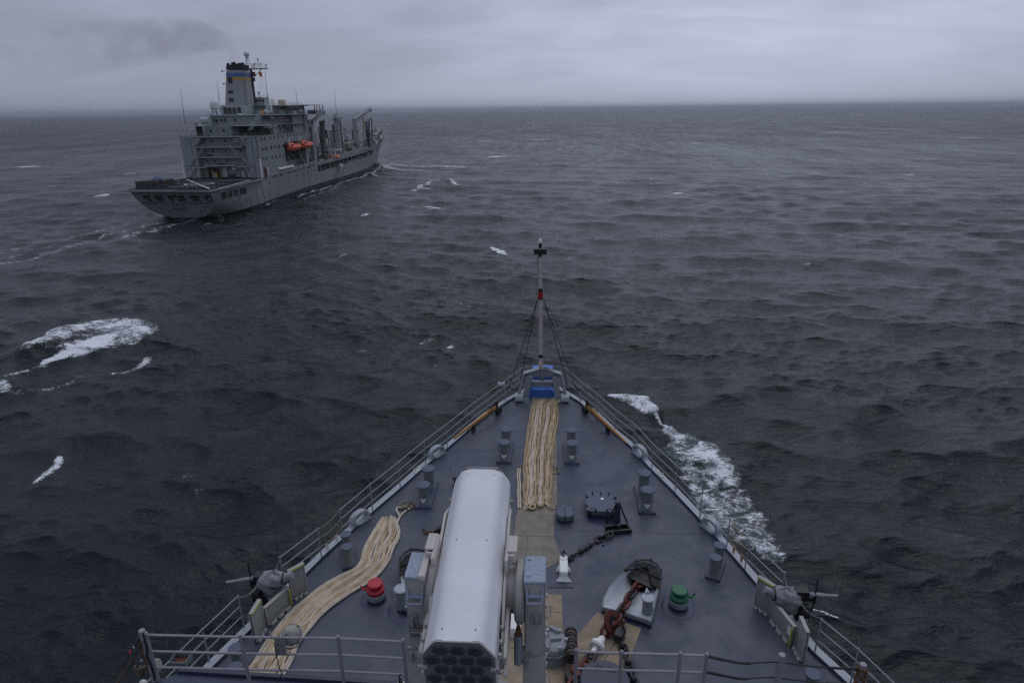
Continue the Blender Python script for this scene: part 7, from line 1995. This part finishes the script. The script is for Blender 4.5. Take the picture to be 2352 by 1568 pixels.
pp = bpt(1275, 580, X2), bpt(1262, 285, X2); part('support_post', MB().cyl((X2, pp[0].y, pp[0].z), (X2, pp[1].y - 0, pp[1].z), .75, .6, 10), 's_cream')
# hose bundles
def hose(P, X, r_=.30, name='fuel_hose'): 
    return part(name, MB().tube(smoothpath([bpt(x, y, X) for x, y in P], 5), r_, 7), 'rubber')
for k, P in enumerate((((720, 330), (730, 480), (742, 640), (752, 790), (758, 850)), ((735, 330), (745, 450), (752, 620), (762, 780), (765, 840)), ((748, 325), (752, 480), (762, 640), (770, 770), (768, 840)),
                       ((765, 318), (758, 420), (768, 600), (772, 760), (775, 830)), ((702, 400), (712, 500), (728, 600), (745, 700), (750, 790)), ((776, 315), (778, 400), (785, 560), (795, 640), (805, 700), (803, 830)))):
    hose(P, 12.6 - .25 * k, .36 if k < 4 else .20)
for k, P in enumerate((((1290, 345), (1298, 450), (1312, 560), (1330, 650)), ((1305, 345), (1312, 450), (1322, 560), (1335, 650)), ((1322, 305), (1325, 420), (1330, 560), (1338, 650)), ((1340, 300), (1338, 420), (1342, 560), (1345, 650)),
                       ((1358, 295), (1370, 320), (1372, 450), (1368, 560), (1378, 600), (1355, 650)), ((1290, 345), (1298, 335), (1305, 345)))):
    hose(P, 12.6 - .25 * k, .26)
for P in (((612, 380), (618, 440), (628, 500)), ((585, 395), (590, 460)), ((635, 360), (638, 440), (640, 530))): hose(P, 11.5, .25)
# port side posts glimpsed behind
for (x0, y0), (x1, y1), X, w_, m_ in (((903, 585), (880, 385), -2, 1.1, 's_dark'), ((865, 640), (852, 440), -2, .9, 's_cream'), ((805, 520), (800, 452), -4, 1.0, 's_dark'), ((680, 600), (675, 480), 2, 1.0, 's_cream'), ((1140, 545), (1133, 450), 3, 1.1, 's_dark'), ((775, 480), (770, 415), -6, 1.6, 's_trim')):
    a, b = bpt(x0, y0, X), bpt(x1, y1, X); part('vent_post', MB().cyl((X, a.y, a.z - 1), (X, a.y, b.z), w_ / 2, None, 8).sphere((X, a.y, b.z), w_ * .6, 8), m_)
part('derrick_boom', MB().cyl(tuple(bpt(1045, 612, 8)), tuple(bpt(1180, 590, 8)), .42, .35, 8).sphere(tuple(bpt(1042, 612, 8)), .8, 6), 's_cream')
for k, (x, y) in enumerate(((1042, 612), (1165, 573))): pass

# main deck and its clutter
def zmain(y): return ztop(y) - 1.15
mb = MB(); mb.add([(-13.2, 68, zmain(68)), (13.2, 68, zmain(68)), (13.2, 110, zmain(110)), (-13.2, 110, zmain(110)), (11.5, 162.5, zmain(162)), (-11.5, 162.5, zmain(162))], [(0, 1, 2, 3), (3, 2, 4, 5)]); part('cargo_deck', mb, 's_rdeck')
mb = MB(); nn = 10; rings = [[(-bdeck(y) + .15, y, ztop(y) - 1.1), (bdeck(y) - .15, y, ztop(y) - 1.1)] for y in np.linspace(163.5, 214, nn)]
for i in range(nn - 1): mb.add([rings[i][0], rings[i][1], rings[i + 1][1], rings[i + 1][0]], [(0, 1, 2, 3)])
mb.b(-11.6, 11.6, 163.2, 163.6, 11, 14.9); part('forecastle_deck', mb, 's_grey')
# open side gallery inside the hull
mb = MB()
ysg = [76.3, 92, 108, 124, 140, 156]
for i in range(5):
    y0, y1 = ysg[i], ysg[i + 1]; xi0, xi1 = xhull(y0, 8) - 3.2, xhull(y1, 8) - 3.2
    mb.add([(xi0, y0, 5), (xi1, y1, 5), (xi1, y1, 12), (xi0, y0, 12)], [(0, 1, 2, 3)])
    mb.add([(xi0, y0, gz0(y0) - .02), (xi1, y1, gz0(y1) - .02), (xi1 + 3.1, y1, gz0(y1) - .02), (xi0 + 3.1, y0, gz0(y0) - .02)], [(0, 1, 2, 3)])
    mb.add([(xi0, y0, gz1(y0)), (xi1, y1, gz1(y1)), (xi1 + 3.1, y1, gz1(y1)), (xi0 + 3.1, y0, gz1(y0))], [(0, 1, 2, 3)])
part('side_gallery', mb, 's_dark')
y = 79.0
while y < 155:
    x = xhull(y, 9) - .15; part('gallery_stanchion', MB().b(x - .1, x + .1, y - .12, y + .12, gz0(y), gz1(y)), 's_grey'); y += 5.6
P = [(xhull(y, 8) - .1, y, gz0(y) + h) for h in (.45,) for y in ysg]
for h in (.35, .75, 1.05): part('gallery_rail', MB().tube([(xhull(y, 8) - .12, y, gz0(y) + h) for y in np.linspace(77, 155.5, 14)], .035, 3), 's_grey')
for k in range(24):
    y = rnd.uniform(78, 155); x = xhull(y, 8) - rnd.uniform(.7, 2.4)
    part('gallery_machinery', MB().box((x, y, gz0(y) + .6), (rnd.uniform(.4, 1.2), rnd.uniform(.6, 2.4), rnd.uniform(.7, 1.7)), rnd.random()), rnd.choice(['s_rust', 's_grey', 's_dark', 's_cream', 's_rust', 's_grey']))
a, b = B(k2(1065, 845), 12.6), B(k2(1190, 790), 12.6); part('canvas_screen', MB().b(12.35, 12.6, a.y, b.y, a.z - 1.2, a.z + .4), 's_cream')
a = B(k2(968, 888), 13.7); part('accommodation_chute', MB().bbox((14.0, a.y, a.z), (1.6, 3.0, 1.5), .3).tube([(11, a.y + 2, a.z + 1.0), (14, a.y - .5, a.z)], .35, 6), 's_trim')
# bulwark panels with gaps along the upper edge
for y0, y1, dz in ((68.5, 75.5, .0), (78.5, 83, .5), (96, 101, .9), (104, 150, 0.35), (157, 162, .6)):
    part('bulwark_panel', MB().add([(xhull(y0, 10) + .05, y0, ztop(y0) - .3), (xhull(y1, 10) + .05, y1, ztop(y1) - .3), (xhull(y1, 10) + .05, y1, ztop(y1) + .55 + dz * .3), (xhull(y0, 10) + .05, y0, ztop(y0) + .55 + dz * .3)], [(0, 1, 2, 3)]).b(13.2, 13.3, y0, y0 + .2, ztop(y0), ztop(y0) + .9), 's_pale')
# side deck abreast of the house
part('side_bulwark', MB().add([(13.55, 30, 9.0), (13.55, 68, 9.6), (13.55, 68, 11.2), (13.55, 30, 10.2)], [(0, 1, 2, 3)]), 's_pale')
for i, (x, y) in enumerate(((455, 885), (508, 870), (590, 850), (637, 835))):
    a = B(k2(x, y), 13.4); part('hinged_platform', MB().box((14.0, a.y, a.z), (1.3, 1.9, .12), 0, None), 's_trim')
# life raft canisters in a row
a, b = B(k2(200, 935), 13.6), B(k2(388, 893), 13.6)
for i in range(4):
    p0, p1 = a.lerp(b, i / 4 + .01), a.lerp(b, (i + 1) / 4 - .01); part('life_raft_canister', MB().tube([p0, p0.lerp(p1, .12), p0.lerp(p1, .88), p1], [.38, .55, .55, .38], 12), 's_white')
a = B(k2(67, 955), 13.4); part('life_raft_canister', MB().cyl((13.2, a.y, a.z - 1.3), (13.2, a.y, a.z + 1.1), .55, None, 12), 's_white')
a = B(k2(25, 930), 13.2); part('winch_drum', MB().cyl((12.6, a.y, a.z), (13.6, a.y, a.z), .9, None, 12).b(12.4, 13.8, a.y - .6, a.y + .6, 9.6, a.z), 's_rust')
for x, y in ((155, 1020), (238, 1003), (338, 975), (397, 960), (580, 908)):
    a = B(k2(x, y), 13.5); part('fender_hook', MB().b(13.45, 13.9, a.y - .25, a.y + .25, a.z - .15, a.z + .15).b(13.45, 13.7, a.y - .1, a.y + .1, a.z, a.z + .5), 's_dark')
for x, y in ((412, 1015), (436, 1010), (480, 1000), (512, 990), (556, 972), (566, 970), (648, 950), (665, 945), (70, 1105), (85, 1103)):
    a = B(k2(x, y), 12.9); part('porthole', MB().cyl((xhull(a.y, a.z) - .1, a.y, a.z), (xhull(a.y, a.z) + .05, a.y, a.z), .32, None, 10), 's_dark')
part('waist_line', MB().add([(13.47, 30, 9.0), (13.47, 76, 9.75), (13.60, 76, 9.9), (13.60, 30, 9.15)], [(0, 1, 2, 3)]), 's_dark')
a, b = B(k2(303, 1015), 12.8), B(k2(325, 1105), 12.8); part('hull_ladder_frame', MB().b(13.1, 13.25, a.y, b.y, b.z, a.z), 's_yel' if False else 's_grey')

def clutter(n, y0, y1, xr, zf, hmax, seed):
    r_ = random.Random(seed)
    for k in range(n):
        y = r_.uniform(y0, y1); x = r_.uniform(-xr, xr) * min(1, bdeck(y) / 13.4); z = zf(y)
        m_ = r_.choice(['s_grey', 's_trim', 's_dark', 's_grey', 's_trim', 's_rust', 's_cream', 's_grey', 's_white' if r_.random() < .4 else 's_grey', 's_yel' if r_.random() < .3 else 's_dark'])
        kind = r_.random()
        if kind < .3: h = r_.uniform(1.2, hmax); part('deck_locker', MB().box((x, y, z + h / 2), (r_.uniform(.6, 2.4), r_.uniform(.6, 2.8), h), r_.uniform(0, .4)), m_)
        elif kind < .5: h = r_.uniform(1.8, hmax * 1.7); part('vent_pipe', MB().cyl((x, y, z), (x, y, z + h), .28, None, 8).sphere((x, y, z + h), .5, 8), m_)
        elif kind < .65: h = r_.uniform(.8, 1.4); part('winch', MB().cyl((x - .9, y, z + h), (x + .9, y, z + h), h * .7, None, 12).b(x - 1.1, x - .9, y - h * .7, y + h * .7, z, z + h * 1.3).b(x + .9, x + 1.1, y - h * .7, y + h * .7, z, z + h * 1.3), m_)
        elif kind < .85: L_ = r_.uniform(2, 8); part('cargo_pipe', MB().tube([(x, y, z), (x, y, z + r_.uniform(.6, 1.6)), (x + r_.uniform(-1, 1), y + L_, z + r_.uniform(.8, 2.6))], r_.uniform(.12, .28), 7), m_)
        else:
            mb = MB(); h = r_.uniform(2.5, hmax * 1.8)
            for dx, dy in ((0, 0), (1.2, 0), (1.2, 1.2), (0, 1.2)): mb.tube([(x + dx, y + dy, z), (x + .6 + (dx - .6) * .5, y + .6 + (dy - .6) * .5, z + h)], .09, 4)
            for s in (.35, .7, 1): mb.b(x + .1, x + 1.1, y + .1, y + 1.1, z + h * s - .05, z + h * s)
            part('lattice_tower', mb, m_)
clutter(120, 78, 160, 12.3, zmain, 4.2, 5)
clutter(30, 80, 158, 11.5, zmain, 6.5, 15)
clutter(60, 168, 207, 10.0, lambda y: ztop(y) - 1.1, 2.8, 9)
for y in (84, 100, 118, 134, 150):
    srail([(-12, y, zmain(y) + 3.2), (4, y, zmain(y) + 3.2)], 0, name='catwalk_rail')
    part('catwalk', MB().b(-12, 4, y - .5, y + .5, zmain(y) + 3.0, zmain(y) + 3.2), 's_grey')
srail([(xhull(y, 16) - .2, y, ztop(y)) for y in np.linspace(168, 213, 12)], 0, h=1.0, name='forecastle_rail', sp=2.5)
srail([(-xhull(y, 16) + .2, y, ztop(y)) for y in np.linspace(168, 213, 12)], 0, h=1.0, name='forecastle_rail', sp=2.5)
# white screens on the forecastle side and the lifebuoy
for y0, y1 in ((172, 178), (179, 189), (190, 193)):
    pts = np.linspace(y0, y1, 5)
    mb = MB()
    for i in range(4): mb.add([(xhull(pts[i], 17) - .1, pts[i], ztop(pts[i]) - .1), (xhull(pts[i + 1], 17) - .1, pts[i + 1], ztop(pts[i + 1]) - .1), (xhull(pts[i + 1], 17) - .1, pts[i + 1], ztop(pts[i + 1]) + 1.8), (xhull(pts[i], 17) - .1, pts[i], ztop(pts[i]) + 1.8)], [(0, 1, 2, 3)])
    part('white_screen', mb, 's_white')
x = xhull(183, 17) + .05
part('lifebuoy', MB().tube([(x, 183 + .8 * math.cos(R(q)) * 1.3, ztop(183) + .9 + .62 * math.sin(R(q))) for q in range(0, 360, 24)], .18, 6, closed=True), 's_red')
for k in range(5):
    y = 198 + k * 3; part('bow_winch', MB().cyl((-.8, y, ztop(y) + .2), (1.4, y, ztop(y) + .2), .8, None, 10), rnd.choice(['s_cream', 's_trim', 's_rust', 's_white']))
part('bow_jackstaff', MB().tube([(2, 196, 17), (2, 196, 22.5)], .07, 5), 's_grey')
part('hatch_cover', MB().b(4, 7.5, 131, 136, zmain(133), zmain(133) + 2.0), 's_rust')
part('container', MB().b(5, 9, 104, 110, zmain(107), zmain(107) + 2.8), 's_dark'); part('container', MB().b(6.5, 9.0, 94, 98, zmain(96), zmain(96) + 2.6), 's_trim')

# ---------------------------------------------------------------- lifeboats hanging in their davits
def lifeboat(x, y, z, L_, label):
    w = sh2w(x, y, z); t = thing('lifeboat', label, 'lifeboat', w, -SHD, 'orange lifeboats on the supply ship')
    rings = []; n = 12
    for i in range(n + 1):
        s = i / n * 2 - 1; k = (1 - abs(s) ** 3.2) ** .6 if abs(s) < 1 else 0.05
        k = max(k, .06); b_ = 1.55 * k; zk = -1.25 + .55 * abs(s) ** 2.4; zg = .10 + .22 * abs(s) ** 2
        rings.append([(-b_, s * L_ / 2, zg), (-b_ * .95, s * L_ / 2, -.45), (-b_ * .6, s * L_ / 2, zk * .85), (0, s * L_ / 2, zk), (b_ * .6, s * L_ / 2, zk * .85), (b_ * .95, s * L_ / 2, -.45), (b_, s * L_ / 2, zg), (b_ * 1.05, s * L_ / 2, zg + .10), (0, s * L_ / 2, zg + .12), (-b_ * 1.05, s * L_ / 2, zg + .10)])
    MB().loft(rings, caps=True).build('hull', M['s_orange'], t)
    rings = []
    for i in range(13):
        s = i / 12; y_ = -L_ * .42 + L_ * .88 * s
        k = min(1, (min(s, 1 - s) * 6 + .35)) ; hh = (1.15 + (.55 if .06 < s < .34 else 0)) * (k ** .4)
        b_ = 1.48 * k ** .5
        rings.append([(b_ * math.cos(R(q)), y_, .15 + hh * math.sin(R(q)) ** .8) for q in range(0, 181, 15)])
    MB().loft(rings, closed=False).build('canopy', M['s_orange'], t)
    MB().tube([(1.62, -L_ / 2 + .6, .2), (1.65, 0, .12), (1.62, L_ / 2 - .6, .2)], .10, 5).build('rubbing_strake', M['s_orange'], t)
    for yy in (-L_ * .34, -L_ * .22): MB().cyl((.9, yy, 1.1), (1.45, yy, 1.05), .24, None, 10).build('window', M['s_glass'], t)
    MB().b(-.3, .5, -L_ * .43, -L_ * .41, .6, 1.2).build('window', M['s_glass'], t)
    for yy in (-L_ * .38, L_ * .38): MB().tube([(0, yy, 1.0), (0, yy, 4.0)], .07, 4).build('fall_wire', M['s_trim'], t)
    return t
a, b = B(k2(300, 690), 14.6), B(k2(512, 670), 14.6); c_, d_ = B(k2(470, 650), 14.6), B(k2(650, 650), 14.6)
Lb = 10.6
za = B(k2(405, 660), 14.6).z
lifeboat(14.0, (a.y + b.y) / 2, za, Lb, 'aft orange enclosed lifeboat, the nearer of the two on the supply ship'); lifeboat(14.0, (c_.y + d_.y) / 2 + .3, za + .2, Lb, 'forward orange enclosed lifeboat, the farther of the two on the supply ship')
for x, yt, yb in ((332, 540, 665), (458, 520, 620), (482, 520, 620)):
    a, b = B(k2(x, yt), 15.9), B(k2(x + 3, yb), 15.9)
    part('davit_fall', MB().cyl(b, a.lerp(b, .35), .07, None, 5).cyl(a.lerp(b, .5), a, .22, .22, 6), 's_white')
for x0, y0, x1, y1 in ((290, 600, 325, 560), (430, 590, 450, 540), (320, 775, 380, 880), (470, 745, 525, 850), (555, 570, 600, 500)):
    a, b = B(k2(x0, y0), 12.5), B(k2(x1, y1), 13.4); part('davit_arm', MB().tube([a, b], .28, 5), 's_grey')
# orange rescue boat in a frame further forward
a = B(k2(930, 775), 13.6); w = sh2w(13.0, a.y, a.z)
t = thing('rescue_boat', 'small open orange rescue boat in a white frame amidships on the supply ship', 'boat', w, -SHD)
MB().tube(smoothpath([(-1.3, -2.6, 0), (-1.3, 0, 0), (-1.1, 2.0, .25), (0, 3.2, .5), (1.1, 2.0, .25), (1.3, 0, 0), (1.3, -2.6, 0)], 4), .45, 8).build('tube', M['s_orange'], t); MB().b(-1, 1, -2.4, 2, -.3, .1).build('floor', M['s_grey'], t); MB().b(-.3, .3, -1.6, -.6, 0, 1.1).build('console', M['s_orange'], t)
a, b, c_ = B(k2(915, 800), 14), B(k2(915, 690), 14), B(k2(995, 680), 14)
part('boat_frame', MB().tube([a, b, c_, c_ + Vector((0, 0, -1.5))], .13, 5).tube([b + Vector((-3, 1, 0)), b], .1, 4), 's_white')
# cargo nets on the flight deck
ORD = ['first', 'second', 'third', 'fourth', 'fifth', 'sixth', 'seventh', 'eighth', 'ninth', 'tenth', 'eleventh', 'twelfth', 'thirteenth', 'fourteenth']
px_ = [(215, 340), (262, 338), (310, 338), (355, 335), (400, 330), (440, 328), (478, 325), (515, 315), (550, 312), (585, 308), (620, 300), (655, 295), (690, 288), (722, 285)]
for i, p in enumerate(px_):
    w = Zp(k5(p[0], p[1] + 42 - i * .6), FD); w2 = sh2w(w.x, w.y + .6, FD)
    hh = 2.3 if i < 9 else 2.0
    t = thing('netted_cargo_pallet', '%s netted cargo pallet in the row on the flight deck, counted from its left end' % ORD[i], 'pallet', w2, -SHD + rnd.uniform(-.1, .1), 'netted cargo pallets on the flight deck')
    r_ = random.Random(i); mb = MB(); n = 10; rings = []
    for z in (0, .5, 1.1, 1.7, hh - .1, hh):
        k = 1 if z < hh - .2 else (.92 if z < hh - .05 else .7)
        rings.append([(.78 * k * (abs(math.cos(q)) ** .45) * (1 if math.cos(q) > 0 else -1) + r_.uniform(-.07, .07), .78 * k * (abs(math.sin(q)) ** .45) * (1 if math.sin(q) > 0 else -1) + r_.uniform(-.07, .07), z) for q in [2 * math.pi * j / 16 for j in range(16)]])
    mb.loft(rings, smooth=False, caps=True).build('netted_load', M['s_net'], t)
w = Zp(k5(465, 325), FD); w2 = sh2w(w.x, w.y + 2.2, FD)
tag(MB().lathe([(1.7, 0), (1.6, 1.5), (1.2, 2.3), (.6, 2.7), (.001, 2.8)], 12).build('blue_cargo_cover', mat('faded_blue_sheet', (.07, .12, .24), .7, .15, 1), loc=w2), 'rounded blue covered heap behind the row of netted pallets', 'cover')
# a few crew figures by the hoses: tiny but shaped
def person(loc, label, shirt, trousers, helmet):
    t = thing('person', label, 'person', loc, rnd.uniform(0, 6), None)
    mb = MB()
    mb.loft([[(.10 * math.cos(q) * sx + ox, .10 * math.sin(q) * sy, z) for q in [2 * math.pi * j / 8 for j in range(8)]] for z, sx, sy, ox in ((.82, 1.6, 1.1, 0), (1.0, 1.7, 1.15, 0), (1.25, 2.1, 1.2, 0), (1.42, 2.2, 1.1, 0), (1.49, .7, .7, 0), (1.56, .6, .6, 0), (1.63, .9, 1.0, 0), (1.72, 1.0, 1.1, 0), (1.80, .6, .7, 0))], caps=True)
    for sx in (-1, 1): mb.tube([(sx * .20, 0, 1.40), (sx * .27, .03, 1.12), (sx * .24, .16, .88)], [.055, .045, .035], 6)
    mb.build('body', M[shirt], t)
    lg = MB()
    for sx in (-1, 1): lg.tube([(sx * .09, 0, .86), (sx * .10, .02, .48), (sx * .10, 0, .06)], [.09, .065, .045], 6).b(sx * .10 - .05, sx * .10 + .05, -.06, .18, 0, .07)
    lg.build('trousers', M[trousers], t)
    MB().sphere((0, 0, 1.74), .125, 8, sq=(1, 1, .8)).build('helmet', M[helmet], t)
for i, (x, y, sh_, hel, lab) in enumerate(((855, 800, 's_dark', 's_white', 'person in dark clothes and white helmet by the amidships hoses'), (838, 800, 's_dark', 's_yel', 'person in dark clothes and yellow helmet by the amidships hoses'),
                                    (820, 810, 's_dark', 's_white', 'person in dark clothes standing aft of the rescue boat'), (1240, 640, 's_yel', 's_yel', 'person in yellow near the forward rig of the supply ship'))):
    a = B(k2(x, y), 12.0 if i < 3 else 8.0); person(sh2w(a.x, a.y, zmain(a.y)), lab, sh_, 'navy', hel)

# the after body narrows and is carried slightly to starboard towards the transom
done_ = set()
for ch in ship.children:
    if ch.type != 'MESH': continue
    for ob in [ch] + list(ch.children):
        if ob.type != 'MESH' or ob.data.name in done_: continue
        off = ob.location + (ch.location if ob is not ch else Vector())
        if off.length > .01:
            if off.y < 26.5 and ob is ch: ob.location.x = off.x * .96 + 1.1 * (27 - off.y) / 33
            continue
        done_.add(ob.data.name)
        for v in ob.data.vertices:
            if v.co.y < 27: s_ = (27 - v.co.y) / 33; v.co.x = v.co.x * (1 - .05 * s_) + 1.1 * s_
